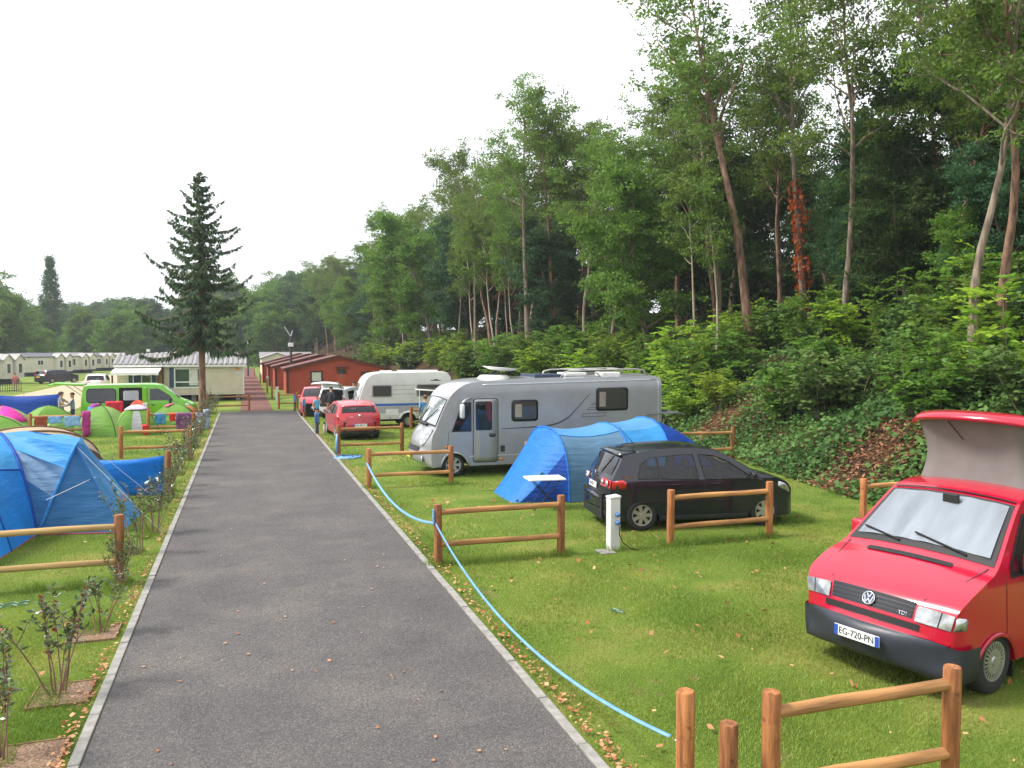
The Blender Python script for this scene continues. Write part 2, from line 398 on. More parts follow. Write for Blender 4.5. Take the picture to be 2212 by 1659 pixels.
# tall thin locust trees: long bare trunk, open feathery crown
for i in range(4):
    reg('locust%d' % i, 100+i, 18, 0.20, 0.50, 3.4, 15, 5, 2, 17, 0.36, 0.21, 0.10, L_rob, m_barkred if i % 2 else m_bark, lean=(rnd.uniform(-.06, .06), rnd.uniform(-.05, .05)), angle=(0.35, 0.95))
for i in range(2):
    reg('sapling%d' % i, 140+i, 11, 0.09, 0.50, 1.7, 10, 3, 2, 16, 0.30, 0.19, 0.10, L_rob, m_barkpale, angle=(0.4, 1.0))
for i in range(3):
    reg('hero%d' % i, 170+i, 20, 0.22, 0.52, 3.2, 14, 5, 2, 16, 0.36, 0.20, 0.10, L_rob, (m_barkred, m_bark, m_bark)[i], angle=(0.35, 0.95), wob=0.018)
# dense broadleaf trees
for i in range(3):
    reg('broad%d' % i, 200+i, 13, 0.22, 0.12, 3.6, 22, 6, 3, 20, 0.42, 0.22, 0.15, L_dark if i < 2 else L_blue, m_bark, angle=(0.6, 1.35), lift=0.02, topbias=0.9)
for i in range(2):
    reg('bright%d' % i, 220+i, 12, 0.2, 0.14, 3.3, 20, 6, 3, 20, 0.40, 0.21, 0.14, L_mid, m_bark, angle=(0.55, 1.3), lift=0.03)
reg('brown0', 240, 9, 0.12, 0.25, 2.4, 15, 5, 2, 11, 0.34, 0.17, 0.09, L_brown, m_bark, angle=(0.6, 1.3))
def make_poplar(seed):
    g = nrg(seed); mb = MB(); mb.tube([(0, 0, -0.4), (0, 0, 0), (0.1, 0, 10), (0, 0.1, 20), (0, 0, 29)], [0.5, 0.45, 0.32, 0.18, 0.03], 9); C = []
    for i in range(430):
        z = g.uniform(1.2, 30.5); r = 2.75*math.sin(math.pi*min(1, (z/31.5))**0.72)**0.75*g.uniform(0.15, 1.0)**0.5*(0.85+0.2*math.sin(z*1.1)); a = g.uniform(0, 6.28); p = np.array([math.cos(a)*r, math.sin(a)*r, z]); C.append(p)
        if i % 6 == 0: mb.tube([(0, 0, max(0.3, z-2.2*r)), p*np.array([0.5, 0.5, 1])-np.array([0, 0, r*0.5]), p], [0.07, 0.05, 0.015], 4, False)
    (v, f), n_ = clump_leaves(g, np.array(C), 34, (0.32, 0.32, 0.46), 0.42, 0.30, 0.2, 0.2); t = np.clip(np.repeat(g.uniform(0, 0.5, len(C)), 34)+g.uniform(0, 0.4, n_), 0, 1)
    return mb.mesh('trunk', m_bark, True), npmesh('crown', v, f, L_dark, t), n_
TREES['poplar'] = make_poplar(251)
for i in range(3):
    reg('far%d' % i, 260+i, 16, 0.35, 0.08, 5.6, 24, 6, 3, 18, 0.70, 0.42, 0.28, (L_mid, L_dark, L_mid)[i], m_bark, angle=(0.5, 1.35), lift=0.03)

def pinnate(g, base, d, L, n, ll, lw):
    """arching pinnate frond -> leaf centres and axes"""
    t = np.linspace(0.12, 1, n)[:, None]; d = unit(np.array(d, float)); side = unit(np.cross(d, [0, 0, 1.0])+1e-6)
    sag = np.array([0, 0, -1.0])
    P = base+d*L*t+sag*L*0.30*t**2
    tang = unit(d+sag*0.60*t)
    out = []
    for s in (-1, 1):
        a = unit(side*s+tang*0.35+g.normal(size=(n, 3))*0.12); c = P+a*ll*0.5
        nn = np.array([0, 0, 0.75])+g.normal(size=(n, 3))*0.6; b_ = unit(np.cross(nn, a))
        out.append((c, a*ll*0.5*(1.1-0.5*abs(t-0.5)), b_*lw*0.5))
    return [np.concatenate([o[k] for o in out]) for k in range(3)]
def make_bush(seed, Ht, stems, fronds, nl, ll, lw, leaf, spreadr=0.9, fl=0.75, bark=m_bark):
    g = nrg(seed); mb = MB(); Cs = []; As = []; Bs = []; T = []
    for i in range(stems):
        az = g.uniform(0, 6.28); r = g.uniform(0, spreadr*0.4); p0 = np.array([math.cos(az)*r, math.sin(az)*r, -0.1])
        h = Ht*g.uniform(0.45, 1.0); sp_ = wander(g, p0, (math.cos(az)*0.5, math.sin(az)*0.5, 1.0), h, 6, 0.14, 0.06)
        mb.tube(sp_, [0.022*(1-0.8*k/6) for k in range(7)], 4, False)
        for j in range(fronds):
            k = g.uniform(1.2, 6); q = int(min(5, k)); p = sp_[q]*(1-(k-q))+sp_[min(6, q+1)]*(k-q)
            fa = g.uniform(0, 6.28); el = g.uniform(-0.2, 1.3)
            c_, a_, b_ = pinnate(g, p, (math.cos(fa), math.sin(fa), el), fl*g.uniform(0.6, 1.2), nl, ll, lw)
            Cs.append(c_); As.append(a_); Bs.append(b_); T.append(np.full(len(c_), g.uniform(0, 0.65)))
    c_ = np.concatenate(Cs); v, f = leaf_quads(c_, np.concatenate(As), np.concatenate(Bs))
    t = np.clip(np.concatenate(T)+g.uniform(0, 0.4, len(c_)), 0, 1)
    return mb.mesh('stems', bark, True), npmesh('foliage', v, f, leaf, t), len(c_)
BUSH = {}
for i in range(3): BUSH['lime%d' % i] = make_bush(300+i, 2.7, 14, 15, 8, 0.19, 0.085, L_lime, 1.2, 0.65)
for i in range(3): BUSH['green%d' % i] = make_bush(310+i, 2.8, 14, 15, 8, 0.19, 0.095, L_mid, 1.3, 0.65)
for i in range(2): BUSH['dark%d' % i] = make_bush(320+i, 2.4, 13, 13, 7, 0.20, 0.12, L_ivy, 1.3, 0.6)

def plant(lib, key, name, parts, label, cat, x, y, z, s=1.0, rz=None, group=None, tilt=(0, 0), sz=None, sw=None):
    t_, c_, _ = lib[key]
    o = thing(name, label, cat, (x, y, z), rnd.uniform(0, 6.28) if rz is None else rz, group)
    o.scale = (s*(sw or 1), s*(sw or 1), sz or s); o.rotation_mode = 'ZYX'; o.rotation_euler = (tilt[0], tilt[1], o.rotation_euler[2])
    link(parts[0], t_, o); link(parts[1], c_, o)
    return o
def tree(key, label, x, y, z=None, s=1.0, rz=None, group=None, name='tree', tilt=(0, 0), sz=None, sw=None):
    return plant(TREES, key, name, ('trunk', 'crown'), label, 'tree', x, y, bz(x, y)-0.1 if z is None else z, s, rz, group, tilt, sz, sw)
def bush(key, label, x, y, z=None, s=1.0, group=None, name='bush'):
    return plant(BUSH, key, name, ('stem', 'foliage'), label, 'bush', x, y, bz(x, y)-0.05 if z is None else z, s, None, group)

# ---- individually recognisable trees on the bank (trunk foot read from the photo, on the bank surface)
def on_bank(u, v):
    best = None
    for X in np.arange(13.5, 40, 0.05):
        p = seg(u, v, X)
        if p.z <= bz(p.x, p.y): return p
    return p
def hero(key, u, v, Ht, label, lean=(0, 0), s=None, name='locust_tree', r=None, sw=None):
    p = on_bank(u, v); s = s or Ht/(20.0 if key.startswith('hero') else 18.0)
    return tree(key, label, p.x, p.y, bz(p.x, p.y)-0.15, s, group=None, name=name, tilt=lean, rz=r if r is not None else 0.0, sw=sw)
# lean: tilt about X (leans -Y when positive), about Y (leans +X when positive)
hero('hero0', 1628, 772, 20, 'stout pale trunked locust tree leaning left above the black car', lean=(0.0, -0.155), r=0.0, s=1.0, sw=1.2)
hero('hero2', 1738, 716, 20, 'tall locust tree whose trunk is hung with red creeper', lean=(0, -0.07), r=1.1, s=1.0)
hero('hero0', 1548, 712, 17, 'slim dark trunk standing just left of the leaning pale locust', lean=(0, -0.06), r=2.0)
hero('locust2', 1822, 745, 16, 'thin leafy tree just right of the creeper hung trunk', lean=(0, -0.07), r=3.0)
hero('locust0', 2098, 860, 13.5, 'slender pale trunk rising straight behind the red pop-up camper', lean=(0.02, -0.045), r=4.0)
hero('locust1', 2165, 800, 14.5, 'twin forked tall tree at the right edge of the wood', lean=(0.03, -0.09), r=5.2)
hero('hero1', 1142, 806, 20.5, 'tallest slender locust with open crown behind the motorhome roof', lean=(0, -0.03), r=0.6)
hero('hero1', 1027, 790, 16.5, 'thin pale curving trunk near the caravan end of the wood', sw=0.8, r=1.0)
hero('hero0', 1200, 765, 18.5, 'slender locust just right of the tallest one, pale upper trunk', r=2.2)
hero('locust0', 1325, 772, 12, 'ivy clad trunk standing above the motorhome roof rack', s=0.72, r=0.2)
hero('sapling1', 965, 735, 12, 'thin straight pale stem left of the curving one', s=1.15, r=0.9)
hero('brown0', 1120, 745, 9, 'dying tree with rusty brown foliage in the middle of the wood', s=1.0, name='withered_tree')
hero('locust2', 880, 740, 16, 'round topped locust standing out on the skyline above the chalets', s=1.08, r=2.9)

# ---- the rest of the wood
g = nrg(5)
LOC = 'tall locust tree in the wood on the bank'; BRD = 'dense dark broadleaf tree in the wood on the bank'; BRT = 'bright green broadleaf tree in the wood on the bank'
placed = []
CRP = on_bank(1738, 716); CRD = math.hypot(CRP.x, CRP.y)
def free(x, y, dmin):
    for (a, b_) in placed:
        if (a-x)**2+(b_-y)**2 < dmin*dmin: return False
    placed.append((x, y)); return True
def wood(n, ylo, yhi, dlo, dhi, keys, label, name, s0, s1, dmin, grp):
    k = 0; tries = 0
    while k < n and tries < n*40:
        tries += 1
        y = ylo+(yhi-ylo)*g.uniform()**1.15; d = g.uniform(dlo, dhi); x = foot(y)+d
        cu = 1106+FPX*(x*math.cos(YAW)-y*math.sin(YAW))/(x*math.sin(YAW)+y*math.cos(YAW))
        if math.hypot(x, y) < CRD+2 and abs(cu-1710) < 140: continue      # keep the sight of the creeper hung trunk that the photo shows
        if name == 'undergrowth_tree' and 'above the black car' in where(x, y): continue
        if name == 'undergrowth_tree' and 'left of' in where(x, y) and g.uniform() < 0.7: continue
        if not free(x, y, dmin): continue
        s = g.uniform(s0, s1)
        tree(keys[int(g.integers(len(keys)))], label+where(x, y), x, y, None, s, group=grp, name=name, tilt=(g.uniform(-.05, .05), g.uniform(-.09, .02)))
        k += 1
LK = ['locust0', 'locust1', 'locust2', 'locust3']
def where(x, y):
    cx_, sx_ = math.cos(YAW), math.sin(YAW); u = 1106+FPX*(x*cx_-y*sx_)/(x*sx_+y*cx_)
    return ' behind the chalets' if u < 800 else ' behind the caravan' if u < 1000 else ' behind the motorhome' if u < 1440 else ' above the black car' if u < 1760 else ' left of the camper van roof' if u < 2000 else ' at the right edge'
wood(12, 12, 45, 9.5, 17, LK, LOC, 'locust_tree', 0.70, 0.95, 2.6, 'locust trees of the wood')
wood(14, 45, 75, 6, 15, LK, LOC, 'locust_tree', 0.74, 1.02, 2.8, 'locust trees of the wood')
wood(22, 72, 185, 5, 16, LK, LOC, 'locust_tree', 0.85, 1.15, 3.2, 'locust trees of the wood')
wood(9, 26, 45, 10, 17, ['broad0', 'broad1', 'broad2'], BRD, 'broadleaf_tree', 0.62, 0.86, 3.0, 'dark trees of the wood')
wood(14, 45, 80, 6.5, 16, ['broad0', 'broad1', 'broad2'], BRD, 'broadleaf_tree', 0.65, 0.92, 3.0, 'dark trees of the wood')
wood(9, 10, 28, 11.5, 20, ['broad0', 'broad1', 'broad2'], BRD, 'broadleaf_tree', 0.5, 0.75, 3.0, 'dark trees of the wood')
wood(22, 75, 190, 5, 18, ['broad0', 'broad1', 'broad2', 'bright0'], BRD, 'broadleaf_tree', 0.9, 1.25, 3.5, 'dark trees of the wood')
wood(12, 40, 150, 5, 12, ['bright0', 'bright1'], BRT, 'broadleaf_tree', 0.7, 1.05, 3.0, 'bright trees of the wood')
wood(12, 30, 120, 4.5, 8, ['sapling0', 'sapling1'], 'thin pale stemmed sapling at the edge of the wood', 'sapling_tree', 0.8, 1.15, 1.8, 'saplings at the wood edge')
wood(20, 15, 130, 20, 36, ['broad0', 'broad2', 'broad1'], BRD, 'broadleaf_tree', 0.6, 0.9, 4.5, 'dark trees of the wood')
wood(15, 15, 44, 8.5, 13, ['bright0', 'broad0', 'broad2', 'broad1'], 'small leafy tree of the undergrowth between the tall trunks', 'undergrowth_tree', 0.34, 0.55, 1.6, 'small trees of the undergrowth')
# ---- bushes along the foot of the wood
def bushes(n, ylo, yhi, dlo, dhi, keys, label, s0, s1, grp):
    for i in range(n):
        y = g.uniform(ylo, yhi); x = foot(y)+g.uniform(dlo, dhi)
        bush(keys[int(g.integers(len(keys)))], label+where(x, y), x, y, None, g.uniform(s0, s1), grp)
bushes(60, 32, 115, 1.5, 6.0, ['lime0', 'lime1', 'green2', 'green0', 'dark0'], 'light green feathery bush along the foot of the wood', 0.8, 1.35, 'lime bushes at the wood foot')
bushes(26, 30, 95, 3.5, 9, ['green0', 'green1', 'dark0'], 'mid green feathery bush on the wooded bank', 0.7, 1.2, 'green bushes on the bank')
bushes(16, 13, 36, 3.0, 7.0, ['dark0', 'dark1', 'green2', 'dark1'], 'leafy bush low on the ivy slope', 0.6, 1.0, 'bushes on the ivy slope')
bushes(28, 13, 34, 6.5, 12.5, ['dark0', 'dark0', 'green2', 'dark1', 'green0'], 'mid green feathery bush on the wooded bank', 0.7, 1.1, 'green bushes on the bank')
bushes(46, 14, 85, 12, 22, ['dark0', 'dark1', 'green1'], 'tall dark bush in the shade under the trees', 1.5, 2.2, 'dark undergrowth')
for (u, v, k, s, lab) in [
    (1480, 905, 'lime0', 0.95, 'lime green bush right behind the rear of the motorhome'), (1560, 880, 'lime1', 0.75, 'yellowish bush just right of the one behind the motorhome'),
    (1690, 905, 'green2', 0.85, 'dark leaved bush on the slope above the black car bonnet'), (1800, 900, 'dark0', 1.15, 'large rounded dark bush in the middle of the ivy slope'),
    (1600, 745, 'lime2', 0.95, 'bright fern like bush left of the leaning pale trunk'), (1700, 750, 'green0', 0.9, 'feathery bush between the leaning trunk and the creeper trunk'),
    (1850, 760, 'lime1', 1.1, 'spreading bright bush below the thin leafy tree'), (1960, 740, 'green1', 1.1, 'broad leafy bush left of the slender pale trunk'),
    (2060, 830, 'green1', 1.15, 'tall bush around the foot of the slender pale trunk'), (2170, 850, 'lime0', 1.3, 'large bright bush above the pop-up roof at the right edge'),
    (2190, 720, 'lime2', 1.2, 'bright bush high on the bank at the right edge'), (2010, 900, 'green0', 0.85, 'small bush just left of the pop-up roof'),
    (1240, 800, 'lime1', 0.8, 'bright bush behind the satellite dish of the motorhome'), (1180, 745, 'green0', 0.9, 'green bush below the withered brown tree')]:
    p = on_bank(u, v); bush(k, lab, p.x, p.y, None, s)

# ---- red creeper on the trunk and ivy on the other: clinging leaves
def creeper(u, v, key, z0, z1, leaf, name, label, cat, nl, rz, lean, s, rr):
    p = on_bank(u, v); gg = nrg(int(u)); M_ = Matrix.Translation((p.x, p.y, bz(p.x, p.y)-0.15)) @ Matrix.Rotation(rz, 4, 'Z')
    M_ = Matrix.LocRotScale(Vector((p.x, p.y, bz(p.x, p.y)-0.15)), Matrix.Rotation(lean[1], 3, 'Y') @ Matrix.Rotation(rz, 3, 'Z'), Vector((s, s, s)))
    tv = [M_ @ v_.co for v_ in TREES[key][0].vertices][:9*13]
    ring = [sum((tv[i*9+k] for k in range(9)), Vector())/9 for i in range(13)]
    P = []
    for i in range(nl):
        z = gg.uniform(z0, z1); zz = ring[0].z+z
        for j in range(12):
            if ring[j].z <= zz <= ring[j+1].z:
                f = (zz-ring[j].z)/(ring[j+1].z-ring[j].z); c_ = ring[j].lerp(ring[j+1], f)
                a = gg.uniform(0, 6.28); r_ = rr*gg.uniform(0.4, 1.2)*(1+0.4*math.sin(z*2.1)); P.append((c_.x+math.cos(a)*r_, c_.y+math.sin(a)*r_, c_.z)); break
    P = np.array(P); (v_, f_), n_ = clump_leaves(gg, P, 1, (0.06, 0.06, 0.06), 0.27, 0.17, 0.1, 1.5)
    o = link(name, npmesh(name, v_, f_, leaf, gg.uniform(0, 0.9, n_))); return tag(o, label, cat)
creeper(1738, 716, 'hero2', 0.3, 8.5, L_red, 'creeper', 'rusty red dead creeper clinging to a tall trunk in the wood', 'creeper', 560, 1.1, (0, -0.07), 1.0, 0.34)
creeper(1325, 772, 'locust0', 0.0, 5.0, L_ivy, 'ivy', 'green ivy wrapped round a trunk above the motorhome roof rack', 'ivy', 500, 0.2, (0, 0), 0.72, 0.3)

# ---- ivy ground cover and brown litter on the slope
g = nrg(11)
def patch_w(x, y):      # 1 in the bare brown patches read from the photo
    w_ = 0
    for (u, v, rx, ry) in [(1860, 1020, 2.0, 1.15), (1545, 925, 1.3, 1.2), (1745, 790, 0.9, 1.4), (1990, 810, 0.7, 1.5), (1960, 760, 0.7, 1.2), (1340, 790, 1.2, 2.6), (1010, 803, 1.2, 4.5)]:
        c_ = PATCH[(u, v)]; w_ = max(w_, 1.6-(((x-c_.x)/rx)**2+((y-c_.y)/ry)**2))
    return w_
PATCH = {q: on_bank(*q) for q in [(1860, 1020), (1545, 925), (1745, 790), (1990, 810), (1960, 760), (1340, 790), (1010, 803)]}
def scatter_bank(n, ylo, yhi, dlo, dhi, pw):
    P = []
    while len(P) < n:
        y = ylo+(yhi-ylo)*g.uniform()**1.4; x = foot(y)+dlo+(dhi-dlo)*g.uniform()
        q = patch_w(x, y)
        if pw == 0 and q > 0.6+g.uniform(-0.5, 0.9): continue
        if pw == 1 and q < 0.3+g.uniform(-0.5, 0.5): continue
        P.append((x, y, max(bz(x, y), 0)))
    return np.array(P)
P = scatter_bank(95000, 9, 60, -0.25, 13, 0); hgt = np.abs(g.normal(size=len(P)))*0.10*(1+1.2*np.sin(P[:, 0]*1.3+P[:, 1]*0.9)**2)+0.02
P[:, 2] += hgt
n_ = len(P); a = unit(g.normal(size=(n_, 3))*np.array([1, 1, 0.5])); nn = unit(g.normal(size=(n_, 3))*0.6+np.array([-0.3, 0, 1.0])); b_ = unit(np.cross(nn, a)); s = g.uniform(0.6, 1.3, (n_, 1))
v, f = leaf_quads(P, a*0.075*s, b_*0.062*s)
tag(link('ivy_ground_cover', npmesh('ivy', v, f, L_ivy, np.clip(g.uniform(0, 0.7, n_)+0.3*np.sin(P[:, 0]*0.7+P[:, 1]), 0, 0.9))), 'low green ivy covering the slope below the wood', 'ivy', kind='stuff')
P = np.concatenate([scatter_bank(16000, 9, 36, -0.2, 12, 1), scatter_bank(5000, 9, 70, 0, 14, 2)]); P[:, 2] += np.abs(g.normal(size=len(P)))*0.03+0.015
n_ = len(P); a = unit(g.normal(size=(n_, 3))*np.array([1, 1, 0.35])); nn = unit(g.normal(size=(n_, 3))*0.5+np.array([-0.3, 0, 1.0])); b_ = unit(np.cross(nn, a)); s = g.uniform(0.5, 1.4, (n_, 1))
v, f = leaf_quads(P, a*0.07*s, b_*0.026*s)
tag(link('leaf_litter', npmesh('litter', v, f, L_litter, g.uniform(0, 0.9, n_))), 'dry brown leaf litter and cuttings on the bare patches of the slope', 'leaf litter', kind='stuff')

# ---- spruce at the road end
def make_spruce(seed, Ht, zc, rb):
    g = nrg(seed); mb = MB(); mb.tube([(0, 0, -0.3), (0, 0, 0), (0.04, 0, Ht*0.3), (0, 0.03, Ht*0.65), (0, 0, Ht)], [0.24, 0.21, 0.16, 0.09, 0.015], 10)
    C = []; A = []; B = []
    nbr = 150
    for i in range(nbr):
        f = min(0.985, (i/nbr)**1.12+g.uniform(-0.012, 0.012)); f = max(0, f); z = zc+(Ht-0.2-zc)*f
        rad = rb*min(1.0, (1-f)/0.58)**0.9+0.08; az = i*2.399+g.uniform(-0.3, 0.3); L = rad*g.choice([g.uniform(0.35, 0.75), g.uniform(0.7, 1.0), g.uniform(0.9, 1.32)])
        u_ = np.array([math.cos(az), math.sin(az), 0]); n2 = 9; pts = []; drop = 0.40*(1-f)+0.04; upt = g.uniform(0.12, 0.5)
        for q in range(n2+1):
            t = q/n2; zz = -drop*L*math.sin(t*math.pi*0.6)+upt*L*t**3*(0.55+0.5*f)+0.22*f*L*t
            pts.append(np.array([0, 0, z])+u_*L*t+np.array([0, 0, zz])+g.normal(size=3)*0.02)
        mb.tube(pts, [0.028*(1-f*0.6)*(1-0.8*q/n2)+0.005 for q in range(n2+1)], 4, False)
        m_ = int(L*46)+8; t = g.uniform(0.06, 1, m_)*n2; q = np.minimum(t.astype(int), n2-1); fr = (t-q)[:, None]; PA = np.array(pts)
        base = PA[q]*(1-fr)+PA[q+1]*fr; tang = unit(PA[q+1]-PA[q])
        sd_ = np.cross(tang, [0, 0, 1.0])*np.where(g.uniform(size=m_) < 0.5, -1, 1)[:, None]; tt = (t/n2)[:, None]
        base = base+sd_*g.uniform(0, 0.16, (m_, 1))*(1-tt*0.6)
        hang = unit(sd_*g.uniform(0.0, 0.7, (m_, 1))+tang*g.uniform(0.0, 0.6, (m_, 1))+np.array([0, 0, -1.0])*g.uniform(0.35, 1.6, (m_, 1))*(1-0.5*f))
        ln = g.uniform(0.14, 0.50, (m_, 1))*(0.5+0.65*(1-f))*(1.2-0.6*tt)
        for rot in range(2):
            C.append(base+hang*ln*0.5+g.normal(size=(m_, 3))*0.02); A.append(hang*ln*0.5); B.append(unit(np.cross(hang, g.normal(size=(m_, 3))))*0.040)
    C = np.concatenate(C); v, f_ = leaf_quads(C, np.concatenate(A), np.concatenate(B))
    return mb.mesh('trunk', m_barkred, True), npmesh('crown', v, f_, L_spruce, g.uniform(0, 0.9, len(C))), len(C)
TREES['spruce'] = make_spruce(41, 13.9, 4.2, 2.6)
p = G(437, 891); tree('spruce', 'tall dark spruce with drooping branches and bare lower trunk at the road end', p.x, p.y, 0, 1.0, 0.3, name='spruce_tree')
# ---- distant trees
r_ = ray(112, 759); q = r_/Vector((r_.x, r_.y)).length*225; tree('poplar', 'tall dark columnar poplar rising over the static caravans', q.x, q.y, 0, 1.0, 0.0, name='poplar_tree', sz=0.86)
for (u, d_, k, s, lab) in [
    (20, 175, 'far2', 0.82, 'sunlit yellow green tree at the left edge above the static caravans'), (-40, 180, 'far0', 0.95, 'tall green tree cut off by the left edge behind the caravans'),
    (90, 190, 'far2', 0.45, 'small golden green tree in front of the poplar'), (165, 215, 'far2', 0.62, 'light green tree just right of the poplar'),
    (240, 190, 'far2', 0.68, 'round bright green tree left of the spruce'), (205, 215, 'far0', 0.72, 'mid green tree between the two light round ones'),
    (30, 260, 'far1', 1.1, 'thin topped tree standing above the left treeline'), (295, 205, 'far0', 0.75, 'green tree half hidden by the spruce on its left side')]:
    r_ = ray(u, 759); q = r_/Vector((r_.x, r_.y)).length*d_
    tree(k, lab, q.x, q.y, 0, s, name='far_tree')
g = nrg(21); LABF = 'distant dark tree in the treeline beyond the caravans'
for i in range(34):
    u = -120+i*17+g.uniform(-9, 9); d_ = g.uniform(235, 330); r_ = ray(u, 759); q = r_/Vector((r_.x, r_.y)).length*d_
    tree(['far1', 'far1', 'far0'][int(g.integers(3))], LABF, q.x, q.y, 0, g.uniform(0.8, 1.15)*d_/280, group='trees of the far treeline', name='far_tree')
for i in range(26):
    u = 430+i*12+g.uniform(-6, 6); d_ = g.uniform(185, 300); r_ = ray(u, 759); q = r_/Vector((r_.x, r_.y)).length*d_
    tree(['far1', 'far0'][int(g.integers(2))], LABF, q.x, q.y, max(0, bz(q.x, q.y)-0.3), g.uniform(0.8, 1.15), group='trees of the far treeline', name='far_tree')
# ================================================================== VEHICLES
def paint(name, col, rough=0.32, metal=0.0, coat=0.6): return mat(name, col, rough, metal, var=0.05, scale=3, coat=coat, bump=0.0)
P_red = paint('paint_red', (0.45, 0.003, 0.028), 0.22, coat=0.8); P_red2 = paint('paint_red_dull', (0.42, 0.018, 0.03)); P_red3 = paint('paint_pink_red', (0.55, 0.03, 0.06))
P_black = paint('paint_black', (0.009, 0.010, 0.020), 0.22, coat=0.5); P_silver = paint('paint_silver', (0.33, 0.335, 0.35), 0.35, 0.35)
P_silver2 = paint('paint_silver_light', (0.60, 0.61, 0.63), 0.3, 0.2); P_white = paint('paint_white', (0.78, 0.78, 0.76), 0.35); P_green = paint('paint_green', (0.16, 0.50, 0.015))
P_navy = paint('paint_navy', (0.018, 0.022, 0.045)); P_caravan = paint('paint_caravan', (0.62, 0.62, 0.60), 0.4, coat=0.2)
m_plastic = mat('plastic_dark', (0.026, 0.029, 0.042), 0.42, var=0.1, bump=0.05); m_rubber = mat('tyre_rubber', (0.018, 0.018, 0.019), 0.8, var=0.2, bump=0.2, bscale=60)
m_trim = mat('rubber_trim', (0.012, 0.012, 0.013), 0.5, var=0); m_alloy = mat('alloy', (0.45, 0.44, 0.42), 0.38, 0.7, var=0.06)
m_glass = mat('glass_dark', (0.016, 0.020, 0.025), 0.04, 0.0, var=0.5, scale=1.5, spec=0.6, coat=0.3); m_glass2 = mat('glass_tinted', (0.055, 0.050, 0.048), 0.06, var=0, spec=0.8)
m_foil = mat('sunshade_foil', (0.31, 0.33, 0.37), 0.38, 0.45, var=0.10, scale=2.5, bump=0.3, bscale=3, stretch=(0.6, 3, 0.6)); m_under = mat('underbody', (0.008, 0.008, 0.008), 0.9, var=0)
m_lens = mat('lamp_lens', (0.42, 0.43, 0.44), 0.10, 0.55, var=0.35, scale=9, coat=1.0); m_redlens = mat('lamp_red', (0.50, 0.008, 0.012), 0.2, var=0.1, coat=1.0); m_amber = mat('lamp_amber', (0.75, 0.20, 0.01), 0.25, var=0.1, coat=1.0)
m_platew = mat('plate_white', (0.80, 0.80, 0.78), 0.5, var=0.03); m_platey = mat('plate_yellow', (0.80, 0.50, 0.05), 0.5, var=0.03); m_plateb = mat('plate_blue', (0.02, 0.07, 0.40), 0.5, var=0); m_ink = mat('ink_black', (0.012, 0.012, 0.012), 0.6, var=0)
m_chrome = mat('chrome', (0.65, 0.65, 0.66), 0.12, 1.0, var=0)

